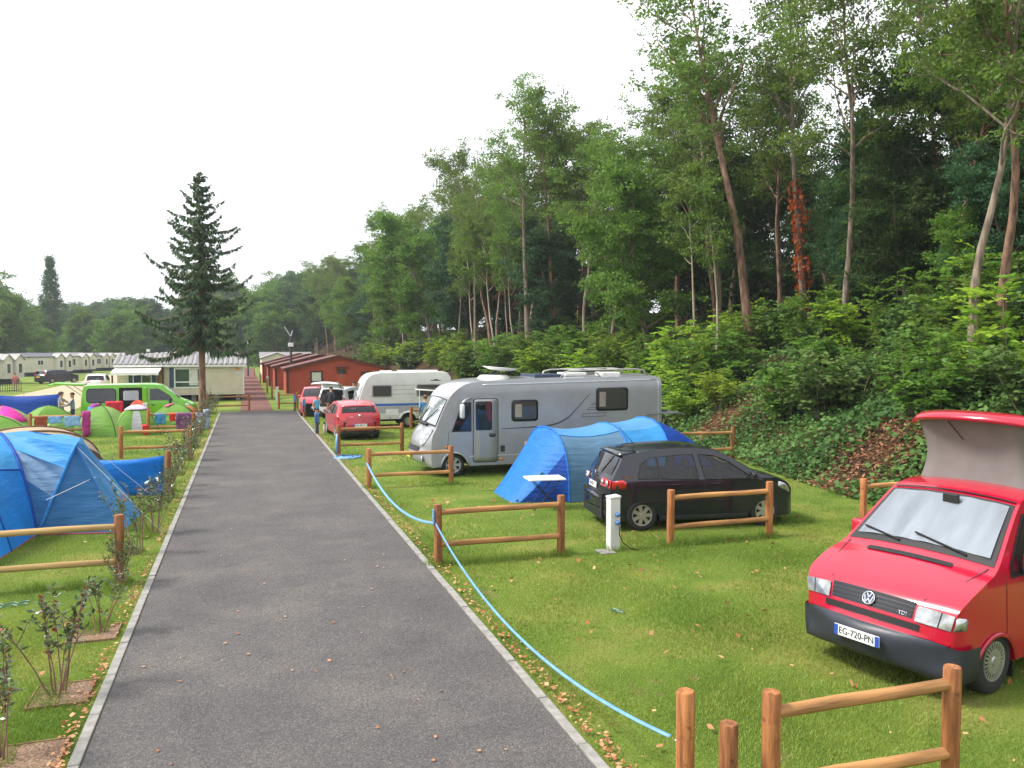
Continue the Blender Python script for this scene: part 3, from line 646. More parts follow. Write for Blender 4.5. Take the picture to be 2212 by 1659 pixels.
m_seat = mat('seat_grey', (0.09, 0.09, 0.10), 0.8, var=0.15)
def clearglass(name, tint, refl=1.0):
    m_, n, l = nodes(name); n.remove(n['Principled BSDF']); tr = n.new('ShaderNodeBsdfTransparent'); tr.inputs[0].default_value = (*tint, 1); gs = n.new('ShaderNodeBsdfGlossy'); gs.inputs['Roughness'].default_value = 0.02; gs.inputs[0].default_value = (refl, refl, refl, 1)
    fr = n.new('ShaderNodeFresnel'); fr.inputs[0].default_value = 1.55; mxs = n.new('ShaderNodeMixShader'); l.new(fr.outputs[0], mxs.inputs[0]); l.new(tr.outputs[0], mxs.inputs[1]); l.new(gs.outputs[0], mxs.inputs[2]); l.new(mxs.outputs[0], n['Material Output'].inputs[0]); return m_
m_clear = clearglass('glass_clear', (0.42, 0.47, 0.48))
class Body:
    """closed body from a side outline: outline is a list of (x,z), x forward; W(x,z) half width"""
    def __init__(s, outline, W, nose=0.15, tail=0.08, crown=0.03, x0=None, x1=None, pw=6):
        s.o = outline; s.W = W; s.nose = nose; s.tail = tail; s.crown = crown; s.pw = pw
        xs = [p[0] for p in outline]; s.xa, s.xb = min(xs), max(xs); s.xm = (s.xa+s.xb)/2; s.hl = (s.xb-s.xa)/2
    def P(s, x, z, t, off=0.0, nrm=(0, 0)):
        q = (x-s.xm)/s.hl; k = abs(min(1.0, abs(q)))**s.pw
        xx = x-(s.nose if q > 0 else -s.tail)*k*t*t+nrm[0]*off; zz = z+s.crown*(1-t*t)+nrm[1]*off
        return Vector((xx, t*(s.W(x, z)), zz))
    def raw(s, dx=0.14, dz=0.13, cuts=(), sh=(-0.85, -0.5, 0, 0.5, 0.85), holes=(), tops=()):
        bm = bmesh.new(); n = len(s.o)
        a = [bm.verts.new((x, -1, z)) for x, z in s.o]; b = [bm.verts.new((x, 1, z)) for x, z in s.o]
        bm.faces.new(a); bm.faces.new(b[::-1])
        for i in range(n): bm.faces.new((a[i], b[i], b[(i+1) % n], a[(i+1) % n]))
        zs = [p[1] for p in s.o]
        pl = [((x, 0, 0), (1, 0, 0)) for x in np.arange(s.xa+dx, s.xb, dx)]+[((0, 0, z), (0, 0, 1)) for z in np.arange(min(zs)+dz, max(zs), dz)]+[((0, t, 0), (0, 1, 0)) for t in sh]
        pl += [((c[1], 0, 0), (1, 0, 0)) if c[0] == 'x' else ((0, 0, c[1]), (0, 0, 1)) for c in cuts]
        for h in holes:
            for a_, b_ in zip(h, list(h[1:])+[h[0]]): pl.append(((a_[0], 0, a_[1]), (b_[1]-a_[1], 0, a_[0]-b_[0])))
        for x0, x1, z0, z1, tt in tops: pl += [((x0, 0, 0), (1, 0, 0)), ((x1, 0, 0), (1, 0, 0)), ((0, tt, 0), (0, 1, 0)), ((0, -tt, 0), (0, 1, 0))]
        for co, no in pl:
            bmesh.ops.bisect_plane(bm, geom=bm.verts[:]+bm.edges[:]+bm.faces[:], dist=1e-5, plane_co=co, plane_no=no)
        bmesh.ops.recalc_face_normals(bm, faces=bm.faces[:])
        if holes or tops:
            dl_ = []
            for f in bm.faces:
                c = f.calc_center_median()
                if abs(abs(c.y)-1) < 1e-4:
                    for h in holes:
                        sg = [(b_[0]-a_[0])*(c.z-a_[1])-(b_[1]-a_[1])*(c.x-a_[0]) for a_, b_ in zip(h, list(h[1:])+[h[0]])]
                        if all(q > 0 for q in sg) or all(q < 0 for q in sg): dl_.append(f); break
                else:
                    for x0, x1, z0, z1, tt in tops:
                        if min(x0, x1) < c.x < max(x0, x1) and min(z0, z1)-0.06 < c.z < max(z0, z1)+0.06 and abs(c.y) < tt: dl_.append(f); break
            bmesh.ops.delete(bm, geom=dl_, context='FACES')
        return bm
    def finish(s, bm, name, m, parent, off=0.0, bevel=0.035, segs=3, sm=38):
        bm.normal_update(); nr = [v.normal.copy() for v in bm.verts]
        for v, nn in zip(bm.verts, nr):
            x, t, z = v.co; v.co = s.P(x, z, t)
            if off: v.co += Vector((nn.x, nn.y, nn.z))*off
        me = bpy.data.meshes.new(name); bm.to_mesh(me); bm.free(); me.materials.append(m)
        me.polygons.foreach_set('use_smooth', [True]*len(me.polygons))
        return link(name, me, parent, bevel, segs, autosm=sm)
    def body(s, name, m, parent, **kw): 
        bv = kw.pop('bevel', 0.035)
        return s.finish(s.raw(**kw), name, m, parent, bevel=bv)
    def region(s, name, m, parent, pred, off, cuts, bevel=0.0, sm=85, **kw):
        bm = s.raw(cuts=cuts, **kw)
        bmesh.ops.delete(bm, geom=[f for f in bm.faces if not pred(*f.calc_center_median().xzy, f.normal)], context='FACES')
        return s.finish(bm, name, m, parent, off, bevel=bevel, sm=sm)
    def side(s, name, m, parent, pts, sgn, off=0.006, thick=0.0):
        """patch on the side, pts = (x,z) outline"""
        bm = bmesh.new(); bm.faces.new([bm.verts.new((x, 0, z)) for x, z in pts])
        zs = [p[1] for p in pts]; xs = [p[0] for p in pts]
        for z in np.arange(min(zs)+0.15, max(zs), 0.15): bmesh.ops.bisect_plane(bm, geom=bm.verts[:]+bm.edges[:]+bm.faces[:], dist=1e-5, plane_co=(0, 0, z), plane_no=(0, 0, 1))
        for x in np.arange(min(xs)+0.25, max(xs), 0.25): bmesh.ops.bisect_plane(bm, geom=bm.verts[:]+bm.edges[:]+bm.faces[:], dist=1e-5, plane_co=(x, 0, 0), plane_no=(1, 0, 0))
        for v in bm.verts:
            p = s.P(v.co.x, v.co.z, sgn); v.co = p+Vector((0, sgn*off, 0))
        bmesh.ops.recalc_face_normals(bm, faces=bm.faces[:])
        if sum(f.normal.y for f in bm.faces)*sgn < 0: bmesh.ops.reverse_faces(bm, faces=bm.faces[:])
        me = bpy.data.meshes.new(name); bm.to_mesh(me); bm.free(); me.materials.append(m)
        me.polygons.foreach_set('use_smooth', [True]*len(me.polygons))
        return link(name, me, parent, solid=thick)
    def arc(s, a, b):
        """polyline of the outline between two outline indices"""
        return s.o[a:b+1]
    def top(s, name, m, parent, line, tl, tr, off=0.006, nt=8, thick=0.0):
        """patch over the outline polyline line [(x,z)..]; tl/tr give t limits at each line point (numbers or lists)"""
        n = len(line); L_ = tl if isinstance(tl, (list, tuple)) else [tl]*n; R_ = tr if isinstance(tr, (list, tuple)) else [tr]*n
        rows = []
        for i, (x, z) in enumerate(line):
            a = line[max(0, i-1)]; b = line[min(n-1, i+1)]; d = Vector((b[0]-a[0], b[1]-a[1])); d.normalize(); nn = (d.y, -d.x)
            if nn[1] < -0.2 or (abs(nn[1]) <= 0.2 and nn[0]*(x-s.xm) < 0): nn = (-nn[0], -nn[1])
            rows.append([s.P(x, z, L_[i]+(R_[i]-L_[i])*k/nt, off, nn) for k in range(nt+1)])
        mb = MB(); mb.grid(rows)
        o = mb.build(name, m, parent, smooth=True)
        # face outward
        me = o.data; me.update(); c = sum((p.normal for p in me.polygons), Vector())
        x, z = line[n//2]
        ref = Vector((x-s.xm, 0, 2.0*(z-0.9))) if abs(x-s.xm) > s.hl*0.5 else Vector((0, 0, 1))
        if c.dot(ref) < 0: me.flip_normals()
        if thick:
            md = o.modifiers.new('solid', 'SOLIDIFY'); md.thickness = thick; md.offset = -1
        return o
def lerp_line(pts, n):
    d = [0]
    for a, b in zip(pts, pts[1:]): d.append(d[-1]+math.hypot(b[0]-a[0], b[1]-a[1]))
    return [(float(np.interp(t, d, [p[0] for p in pts])), float(np.interp(t, d, [p[1] for p in pts]))) for t in np.linspace(0, d[-1], n)]
def smooth_poly(pts, n=3):
    """Catmull-Rom through open polyline"""
    o = []
    for i in range(len(pts)-1):
        p0, p1, p2, p3 = pts[max(0, i-1)], pts[i], pts[i+1], pts[min(len(pts)-1, i+2)]
        for k in range(n):
            t = k/n
            o.append(tuple(0.5*((2*p1[j])+(-p0[j]+p2[j])*t+(2*p0[j]-5*p1[j]+4*p2[j]-p3[j])*t*t+(-p0[j]+3*p1[j]-3*p2[j]+p3[j])*t**3) for j in (0, 1)))
    o.append(pts[-1]); return o
def bottom(xa, xb, zs, wheels, r):
    """bottom edge from xb... returns points going from rear xa to front xb with wheel arches"""
    o = [(xa, zs)]
    for wx in sorted(wheels):
        for k in range(0, 13):
            t = math.pi-math.pi*k/12; o.append((wx+r*math.cos(t), max(zs, 0.02+r*1.0*math.sin(t)+zs*0.75)))
    o.append((xb, zs)); return o
def rounded(x0, x1, z0, z1, r, n=4):
    o = []
    for cx, cz, a0 in ((x1-r, z1-r, 0), (x0+r, z1-r, 90), (x0+r, z0+r, 180), (x1-r, z0+r, 270)):
        for k in range(n+1):
            a = R(a0+90*k/n); o.append((cx+r*math.cos(a), cz+r*math.sin(a)))
    return o
def make_wheel(parent, x, y, r, w_, sgn, style='alloy', spokes=7):
    t = MB(); hw = w_/2; ri = r*(0.66 if style == 'alloy' else 0.60)
    prof = [(ri*0.9, -hw*0.8), (ri, -hw*0.95), (r*0.86, -hw), (r*0.96, -hw*0.85), (r, -hw*0.55), (r, hw*0.55), (r*0.96, hw*0.85), (r*0.86, hw), (ri, hw*0.95), (ri*0.9, hw*0.8)]
    t.lathe(prof, 'y', 28, (0, 0, 0)); wh = t.build('wheel', m_rubber, parent, smooth=True); wh.location = (x, y, r)
    rim = MB(); f = sgn*hw
    rim.lathe([(ri*1.0, f*0.80), (ri*0.99, f*0.98), (ri*0.90, f*0.95), (ri*0.86, f*0.70)], 'y', 28)
    if style == 'alloy':
        for k in range(spokes):
            a = 2*math.pi*k/spokes; c, s_ = math.cos(a), math.sin(a)
            def pt(rr, tw, d): return (rr*c-tw*s_, d, rr*s_+tw*c)
            i, o_ = ri*0.16, ri*0.92; w1, w2 = ri*0.15, ri*0.19
            vs = [pt(i, -w1, f*0.88), pt(i, w1, f*0.88), pt(o_, w2, f*0.92), pt(o_, -w2, f*0.92), pt(i, -w1, f*0.6), pt(i, w1, f*0.6), pt(o_, w2, f*0.6), pt(o_, -w2, f*0.6)]
            rim.add(vs, [(0, 1, 2, 3), (0, 3, 7, 4), (1, 5, 6, 2), (0, 4, 5, 1), (3, 2, 6, 7)])
        rim.lathe([(0.0, f*0.95), (ri*0.2, f*0.95), (ri*0.24, f*0.8)], 'y', 14)
    else:
        rim.lathe([(0.0, f*1.02), (ri*0.18, f*1.02), (ri*0.26, f*0.92), (ri*0.42, f*0.97), (ri*0.62, f*0.98)], 'y', 28)
        ns = 24
        for k in range(ns):
            a0 = 2*math.pi*(k+0.18)/ns; a1 = 2*math.pi*(k+0.82)/ns
            rim.add([(ri*q*math.cos(a), f*h, ri*q*math.sin(a)) for a in (a0, a1) for q, h in ((0.61, 0.98), (0.90, 0.97))], [(0, 1, 3, 2)])
    ro = rim.build('rim', m_alloy, wh, smooth=False)
    bk = MB().lathe([(0.0, f*0.50), (ri*0.9, f*0.50)], 'y', 24).build('brake_disc', m_under, wh)
    return wh
def add_wheels(t, xs, tr, r, w_, style='alloy', spokes=7):
    for x in xs:
        for s_ in (-1, 1): make_wheel(t, x, s_*(tr-w_/2), r, w_, s_, style, spokes)
def plate(t, centre, rz, tilt, txt, wid=0.52, hgt=0.11, bgm=None, parent=None, band=True, name='number_plate', sz=0.098):
    """plate whose face looks along local -Y before rotation rz"""
    M_ = Matrix.Translation(centre) @ Matrix.Rotation(rz, 4, 'Z') @ Matrix.Rotation(tilt, 4, 'X')
    mb = MB().box(-wid/2, wid/2, 0, 0.012, -hgt/2, hgt/2); mb.v = [tuple(M_ @ Vector(v)) for v in mb.v]
    o = mb.build(name, bgm or m_platew, t)
    if band:
        for sx, mm_ in ((-1, m_plateb), (1, m_plateb)):
            if sx == 1 and band != 2: continue
            b_ = MB().box(sx*wid/2-0.045*(sx > 0), sx*wid/2+0.045*(sx < 0), -0.003, 0.002, -hgt/2+0.002, hgt/2-0.002); b_.v = [tuple(M_ @ Vector(v)) for v in b_.v]; b_.build('plate_band', mm_, o)
    if txt: text_mesh(txt, sz, 'lettering', m_ink, o, M_ @ Matrix.Translation((0.0, -0.004, 0)) @ Matrix.Rotation(R(90), 4, 'X'), 0.001, sx=0.88)
    return o
def mirror_part(t, x, y, z, s_, m, sx=0.10, sy=0.19, sz=0.15):
    mb = MB().box(x-sx/2, x+sx/2, min(y, y+s_*sy), max(y, y+s_*sy), z-sz/2, z+sz/2); o = mb.build('mirror', m, t, bevel=0.03, segs=3, smooth=True); 
    MB().box(x-sx/2-0.004, x-sx/2+0.002, min(y+s_*0.02, y+s_*(sy-0.02)), max(y+s_*0.02, y+s_*(sy-0.02)), z-sz/2+0.02, z+sz/2-0.02).build('mirror_glass', m_chrome, o)
    return o

# ------------------------------------------------------------------ hatchback family
def hatchback(name, label, m_body, loc, rz, prof, wheels, wr, width, belt, wins, ws, rw, zs=0.20, tum=0.34, nose=0.22, tail=0.14, rim='alloy', spokes=7, group=None, arch=None, bumper=m_plastic, hatch_open=False, glass=None, cat='car', lights=True, head=None, tail_l=None, bump_z=0.0, hand=None, clear=True):
    t = thing(name, label, cat, loc, rz, group)
    gl = glass or m_glass
    hw = width/2
    def W(x, z):
        a = hw*(1-0.05*abs((x)/2.1)**3); ex = max(0, abs(x)-(prof[0][0]-0.35))/0.40; a -= 0.10*ex**2.2
        if z > belt: a -= tum*(z-belt)
        else: a -= 0.10*max(0, (belt-0.30-z))**2+0.06*max(0, z-belt+0.25)**2
        return a
    arch = arch or wr*1.13
    up = smooth_poly(prof, 3)
    out_ = up+bottom(prof[-1][0], prof[0][0], zs, wheels, arch)[1:-1]
    B = Body(out_, W, nose, tail, 0.035)
    holes = [p for p in wins] if clear else []; tops = []
    if clear:
        if ws: tops.append((ws[0][0], ws[-1][0], ws[0][1], ws[-1][1], 0.90))
        if rw and not hatch_open: tops.append((rw[0][0], rw[-1][0], rw[0][1], rw[-1][1], 0.86))
        gl = m_clear
    B.body('body', m_body, t, bevel=0.03, holes=holes, tops=tops)
    if clear:
        MB().box(min(wheels)-0.5, max(wheels)-0.5, -hw*0.78, hw*0.78, belt-0.26, belt-0.24).build('cabin_floor', m_under, t)
        for sx_ in (0.02, -0.85):
            for sy in (-0.36, 0.36):
                MB().box(sx_-0.25, sx_-0.10, sy-0.23, sy+0.23, belt-0.3, belt+0.18, rot=Matrix.Rotation(R(-12), 3, 'Y')).build('seat', m_seat, t, bevel=0.04); MB().box(sx_-0.27, sx_-0.19, sy-0.12, sy+0.12, belt+0.20, belt+0.38).build('headrest', m_seat, t, bevel=0.03)
        MB().box(0.62, 1.0, -hw*0.76, hw*0.76, belt-0.25, belt+0.03).build('dashboard', m_plastic, t, bevel=0.05)
        st = MB().tube([(0.48+0.05*math.sin(a), -0.36+0.18*math.cos(a), belt+0.06+0.17*math.sin(a)) for a in np.linspace(0, 2*math.pi, 21)], 0.016, 6, False); st.build('steering_wheel', m_seat, t)
    MB().box(min(wheels)-0.75, max(wheels)+0.7, -hw*0.72, hw*0.72, zs+0.02, belt-0.25).build('underbody', m_under, t)
    for pts in wins:
        for s_ in (-1, 1):
            cx = sum(p[0] for p in pts)/len(pts); cz = sum(p[1] for p in pts)/len(pts)
            big = [(cx+(x-cx)*1.0+(0.022 if x > cx else -0.022), cz+(z-cz)+(0.020 if z > cz else -0.020)) for x, z in pts]
            if not clear: B.side('window_trim', m_trim, t, big, s_, 0.004)
            else:
                pp = [B.P(x, z, s_)+Vector((0, s_*0.006, 0)) for x, z in pts]; MB().tube(pp+[pp[0]], 0.013, 4, False).build('window_trim', m_trim, t)
            B.side('window', gl, t, pts, s_, 0.004)
    if ws: B.top('windscreen', gl, t, lerp_line(ws, 6), -0.90, 0.90, 0.010)
    if rw and not hatch_open: B.top('rear_window', gl, t, lerp_line(rw, 6), [-0.86]*6, [0.86]*6, 0.012)
    add_wheels(t, wheels, hw-0.01, wr, 0.20, rim, spokes)
    return t, B, W

# ---- black compact car
PB = [(2.08, 0.20), (2.14, 0.34), (2.15, 0.55), (2.06, 0.74), (1.85, 0.88), (1.45, 1.00), (1.08, 1.10), (0.72, 1.32), (0.40, 1.48), (0.05, 1.565), (-0.50, 1.59), (-1.10, 1.555), (-1.55, 1.48), (-1.66, 1.44), (-1.80, 1.24), (-1.97, 1.00), (-2.02, 0.80), (-2.05, 0.66), (-2.10, 0.60), (-2.10, 0.38), (-2.02, 0.22)]
rear = G(1387, 1114, 0.31); front = G(1659, 1103, 0.31); dv = front-rear; rzb = math.atan2(dv.y, dv.x)
dirv = Vector((math.cos(rzb), math.sin(rzb), 0)); nrm = Vector((-dirv.y, dirv.x, 0))
cb = Vector((rear.x, rear.y, 0))+dirv*1.29+nrm*0.86
winsB = [[(-1.38, 1.03), (-1.30, 1.30), (-1.12, 1.40), (-0.98, 1.425), (-0.94, 1.02)], [(-0.90, 1.02), (-0.94, 1.43), (-0.45, 1.465), (-0.20, 1.465), (-0.12, 0.99)], [(0.02, 0.985), (-0.08, 1.465), (0.22, 1.43), (0.50, 1.33), (0.92, 1.055), (0.96, 0.98)], [(1.02, 0.98), (1.02, 1.04), (1.26, 0.96), (1.24, 0.93)]]
carB, BB, WB = hatchback('parked_car', 'black compact hatchback parked on the grass behind the two-rail fence', P_black, cb, rzb, PB, (-1.29, 1.29), 0.315, 1.76, 0.97, winsB, [(1.10, 1.09), (0.74, 1.31), (0.36, 1.49)], [(-1.70, 1.40), (-1.82, 1.22), (-1.92, 1.07)])
# door seams, handles, sill strip
for s_ in (-1, 1):
    for x0, z0, x1, z1 in ((-0.86, 0.30, -0.90, 0.99), (-0.06, 0.30, 0.0, 0.97), (1.02, 0.34, 1.06, 0.92)):
        BB.side('door_seam', m_trim, carB, [(x0, z0), (x1, z1), (x1+0.012, z1), (x0+0.012, z0)], s_, 0.003)
    for hx in (-0.62, 0.20): 
        p = BB.P(hx, 0.90, s_); MB().box(hx-0.09, hx+0.09, min(p.y, p.y+s_*0.035), max(p.y, p.y+s_*0.035), 0.885, 0.91).build('door_handle', P_black, carB, bevel=0.008)
    BB.side('sill_strip', m_plastic, carB, [(-0.9, 0.24), (0.9, 0.24), (0.9, 0.30), (-0.9, 0.30)], s_, 0.012)
    BB.side('tail_lamp', m_redlens, carB, [(-1.99, 0.83), (-1.97, 0.99), (-1.72, 1.01), (-1.64, 0.97), (-1.66, 0.85)], s_, 0.010, 0.01)
    BB.side('headlight', m_lens, carB, [(1.60, 0.80), (1.62, 0.90), (1.80, 0.86), (1.98, 0.74), (1.96, 0.66)], s_, 0.010, 0.01)
    mirror_part(carB, 1.0, s_*0.84, 1.03, s_, P_black)
    ln = lerp_line([(-1.975, 0.99), (-2.015, 0.84)], 4)
    tl_ = BB.top('tail_lamp', m_redlens, carB, ln, [s_*0.50]*4, [s_*0.985]*4, 0.012)
    for tc_, rr in ((0.62, 0.052), (0.84, 0.068)):
        p = BB.P(-1.997, 0.915, s_*tc_); MB().lathe([(rr, -0.022), (rr*0.85, -0.045), (rr*0.4, -0.038), (0.0, -0.045)], 'x', 16, p).build('lamp_ring', m_lens, tl_, smooth=True)
BB.region('rear_bumper', m_plastic, carB, lambda x, z, y, n: x < -1.9 and z < 0.40, 0.012, [('z', 0.40), ('x', -1.9)])
BB.top('bumper_strip', m_trim, carB, [(-2.105, 0.60), (-2.105, 0.57)], -0.95, 0.95, 0.02)
pl = plate(carB, BB.P(-2.02, 0.80, 0)+Vector((-0.02, 0, 0)), R(-90), R(-6), 'AB 023 S', 0.50, 0.11)
# badge ring and wiper
p = BB.P(-1.955, 1.03, 0); MB().lathe([(0.045, -0.02), (0.03, -0.03), (0.0, -0.03)], 'x', 16, p).build('badge', m_chrome, carB, smooth=True)
MB().tube([BB.P(-1.94, 1.05, 0.1)+Vector((-0.03, 0, 0)), BB.P(-1.93, 1.07, 0.7)+Vector((-0.03, 0, 0))], 0.010, 5).build('rear_wiper', m_trim, carB)
# rear spoiler and aerial
mb = MB(); mb.grid([[BB.P(x, z, t, 0.02, (0, 1)) for t in np.linspace(-0.93, 0.93, 9)] for x, z in ((-1.35, 1.515), (-1.60, 1.475), (-1.73, 1.445))]); mb.build('spoiler', P_black, carB, smooth=True, solid=0.03)
MB().tube([(-1.15, 0, 1.60), (-1.48, 0, 1.96)], [0.008, 0.004], 5).build('aerial', m_trim, carB)
text_mesh('UNITED', 0.075, 'lettering', m_chrome, carB, Matrix.Translation(BB.P(-1.58, 1.055, -1)+Vector((0, -0.008, 0))) @ Matrix.Rotation(R(90), 4, 'X') @ Matrix.Rotation(R(0), 4, 'Y'), 0.001)
# interior hints that show through: steering wheel is hidden behind dark glass

# ---- red hatchback seen from behind
PR = [(2.10, 0.22), (2.16, 0.40), (2.12, 0.62), (1.95, 0.76), (1.55, 0.90), (1.15, 1.00), (0.80, 1.20), (0.40, 1.38), (0.0, 1.45), (-0.60, 1.46), (-1.20, 1.40), (-1.62, 1.30), (-1.90, 1.08), (-2.02, 0.92), (-2.08, 0.74), (-2.12, 0.56), (-2.10, 0.34), (-2.02, 0.22)]
winsR = [[(-1.30, 1.02), (-1.15, 1.26), (-0.55, 1.34), (-0.50, 0.98)], [(-0.42, 0.97), (-0.46, 1.34), (-0.05, 1.34), (0.45, 1.22), (0.95, 0.99), (0.98, 0.95)]]
pr = G(778, 951); hdg = R(92)
carR, BR, WR = hatchback('parked_car', 'red hatchback seen from behind, parked beside the blue taped post', P_red2, pr+Vector((math.cos(hdg), math.sin(hdg), 0))*2.05, hdg, PR, (-1.28, 1.28), 0.31, 1.77, 0.96, winsR, [(1.15, 1.0), (0.8, 1.2), (0.42, 1.38)], [(-1.58, 1.32), (-1.75, 1.22), (-1.92, 1.06)], tum=0.42)
for s_ in (-1, 1):
    ln = lerp_line([(-1.96, 1.0), (-2.04, 0.86), (-2.08, 0.76)], 5); BR.top('tail_lamp', m_redlens, carR, ln, [s_*0.62, s_*0.60, s_*0.62, s_*0.66, s_*0.72], [s_*0.99]*5, 0.012)
    BR.side('tail_lamp', m_redlens, carR, [(-2.04, 0.78), (-1.94, 1.0), (-1.72, 1.0), (-1.80, 0.84)], s_, 0.01, 0.01)
    mirror_part(carR, 0.92, s_*0.84, 1.0, s_, P_red2)
BR.region('rear_bumper', m_plastic, carR, lambda x, z, y, n: x < -1.9 and z < 0.36, 0.012, [('z', 0.36), ('x', -1.9)])
plate(carR, BR.P(-2.12, 0.56, 0)+Vector((-0.025, 0, 0)), R(-90), R(-4), 'DKL 88177', 0.52, 0.115)
p = BR.P(-2.02, 0.92, 0); MB().lathe([(0.055, -0.015), (0.045, -0.03), (0.0, -0.03)], 'x', 14, p).build('badge', m_chrome, carR, smooth=True)
mb = MB(); mb.grid([[BR.P(x, z, t, 0.02, (0, 1)) for t in np.linspace(-0.9, 0.9, 9)] for x, z in ((-1.35, 1.37), (-1.60, 1.31), (-1.68, 1.28))]); mb.build('spoiler', P_red2, carR, smooth=True, solid=0.03)
MB().tube([(-1.3, 0, 1.40), (-1.42, 0, 1.55)], 0.006, 5).build('aerial', m_trim, carR)
text_mesh('Leon', 0.07, 'lettering', m_chrome, carR, Matrix.Translation(BR.P(-2.05, 0.90, 0.42)+Vector((-0.02, 0, 0))) @ Matrix.Rotation(R(-90), 4, 'Z') @ Matrix.Rotation(R(80), 4, 'X'), 0.001)

# ---- pink-red small car facing the camera
PS = [(1.78, 0.22), (1.84, 0.40), (1.82, 0.62), (1.70, 0.82), (1.40, 0.95), (1.10, 1.03), (0.72, 1.28), (0.42, 1.43), (0.0, 1.50), (-0.8, 1.50), (-1.35, 1.45), (-1.62, 1.25), (-1.75, 0.95), (-1.80, 0.6), (-1.78, 0.35), (-1.72, 0.22)]
winsS = [[(-1.2, 1.02), (-1.1, 1.34), (-0.5, 1.38), (-0.45, 1.0)], [(-0.38, 1.0), (-0.40, 1.38), (0.2, 1.36), (0.75, 1.12), (0.9, 0.98)]]
ps = G(692, 906); hdg = R(-96)
carS, BS, WS = hatchback('parked_car', 'small pink red car facing the camera at the far end of the road', P_red3, (3.72, 45.6, 0), hdg, PS, (-1.2, 1.15), 0.29, 1.66, 0.97, winsS, [(1.12, 1.02), (0.74, 1.27), (0.42, 1.43)], [(-1.40, 1.42), (-1.62, 1.25), (-1.72, 1.02)])
for s_ in (-1, 1):
    BS.side('headlight', m_lens, carS, [(1.40, 0.72), (1.42, 0.90), (1.60, 0.86), (1.74, 0.72)], s_, 0.01, 0.01); mirror_part(carS, 0.85, s_*0.78, 1.05, s_, P_red3)
BS.top('grille', m_plastic, carS, [(1.835, 0.58), (1.80, 0.68)], -0.62, 0.62, 0.012); BS.top('lower_grille', m_plastic, carS, [(1.82, 0.30), (1.835, 0.42)], -0.6, 0.6, 0.012)
p = BS.P(1.81, 0.66, 0); MB().lathe([(0.07, 0.015), (0.05, 0.03), (0.0, 0.03)], 'x', 14, p).build('badge', m_chrome, carS, smooth=True)
plate(carS, BS.P(1.84, 0.47, 0)+Vector((0.03, 0, 0)), R(90), 0, '', 0.50, 0.11)

# ---- silver estate with its tailgate up
PE = [(2.18, 0.24), (2.24, 0.42), (2.20, 0.70), (2.0, 0.88), (1.5, 1.00), (1.10, 1.08), (0.75, 1.30), (0.40, 1.50), (0.0, 1.58), (-0.9, 1.60), (-1.70, 1.56), (-1.95, 1.50), (-2.10, 1.20), (-2.18, 0.95), (-2.20, 0.70), (-2.20, 0.45), (-2.12, 0.26)]
winsE = [[(-1.85, 1.04), (-1.72, 1.42), (-1.05, 1.46), (-1.0, 1.02)], [(-0.92, 1.02), (-0.96, 1.46), (-0.10, 1.46), (-0.05, 1.0)], [(0.03, 1.0), (-0.02, 1.46), (0.3, 1.42), (0.85, 1.08), (0.9, 1.0)]]
pe = G(722, 908); hdg = R(90-34)
carE, BE, WE = hatchback('parked_car', 'silver estate car with its tailgate raised beside the white caravan', P_silver2, Vector((4.12, 42.0, 0))+Vector((math.cos(hdg), math.sin(hdg), 0))*2.2, hdg, PE, (-1.35, 1.35), 0.32, 1.8, 1.0, winsE, [(1.12, 1.07), (0.75, 1.3), (0.42, 1.48)], None, hatch_open=True)
BE.top('boot_shade', m_under, carE, lerp_line([(-1.97, 1.47), (-2.10, 1.20), (-2.18, 0.95), (-2.20, 0.62)], 7), -0.84, 0.84, 0.012)  # black sheet over the closed tail, coloured as the shade inside the boot
for s_ in (-1, 1): BE.top('tail_lamp', m_redlens, carE, lerp_line([(-2.13, 1.12), (-2.19, 0.86)], 4), s_*0.86, s_*0.995, 0.016)
tg = MB(); tg.grid([[Vector((x, y*wd, z+0.06*(1-y*y))) for y in np.linspace(-1, 1, 9)] for x, z, wd in ((-1.90, 1.60, 0.66), (-2.3, 1.80, 0.70), (-2.65, 1.90, 0.74), (-2.80, 1.84, 0.76))])
tgo = tg.build('tailgate', P_silver2, carE, smooth=True, solid=0.06)
tg = MB(); tg.grid([[Vector((x, y*wd, z+0.06*(1-y*y))) for y in np.linspace(-1, 1, 5)] for x, z, wd in ((-1.98, 1.655, 0.56), (-2.3, 1.815, 0.58), (-2.50, 1.882, 0.6))]); tg.build('rear_window', m_glass, tgo, smooth=True)
for s_ in (-1, 1): MB().tube([(-2.0, s_*0.66, 1.25), (-2.35, s_*0.66, 1.74)], 0.014, 5).build('gas_strut', m_trim, tgo)
# ------------------------------------------------------------------ red camper van with raised roof
fw = G(2135, 1497); hdgV = math.atan2(-0.235, -0.97); dV = Vector((math.cos(hdgV), math.sin(hdgV), 0)); nV = Vector((-dV.y, dV.x, 0))
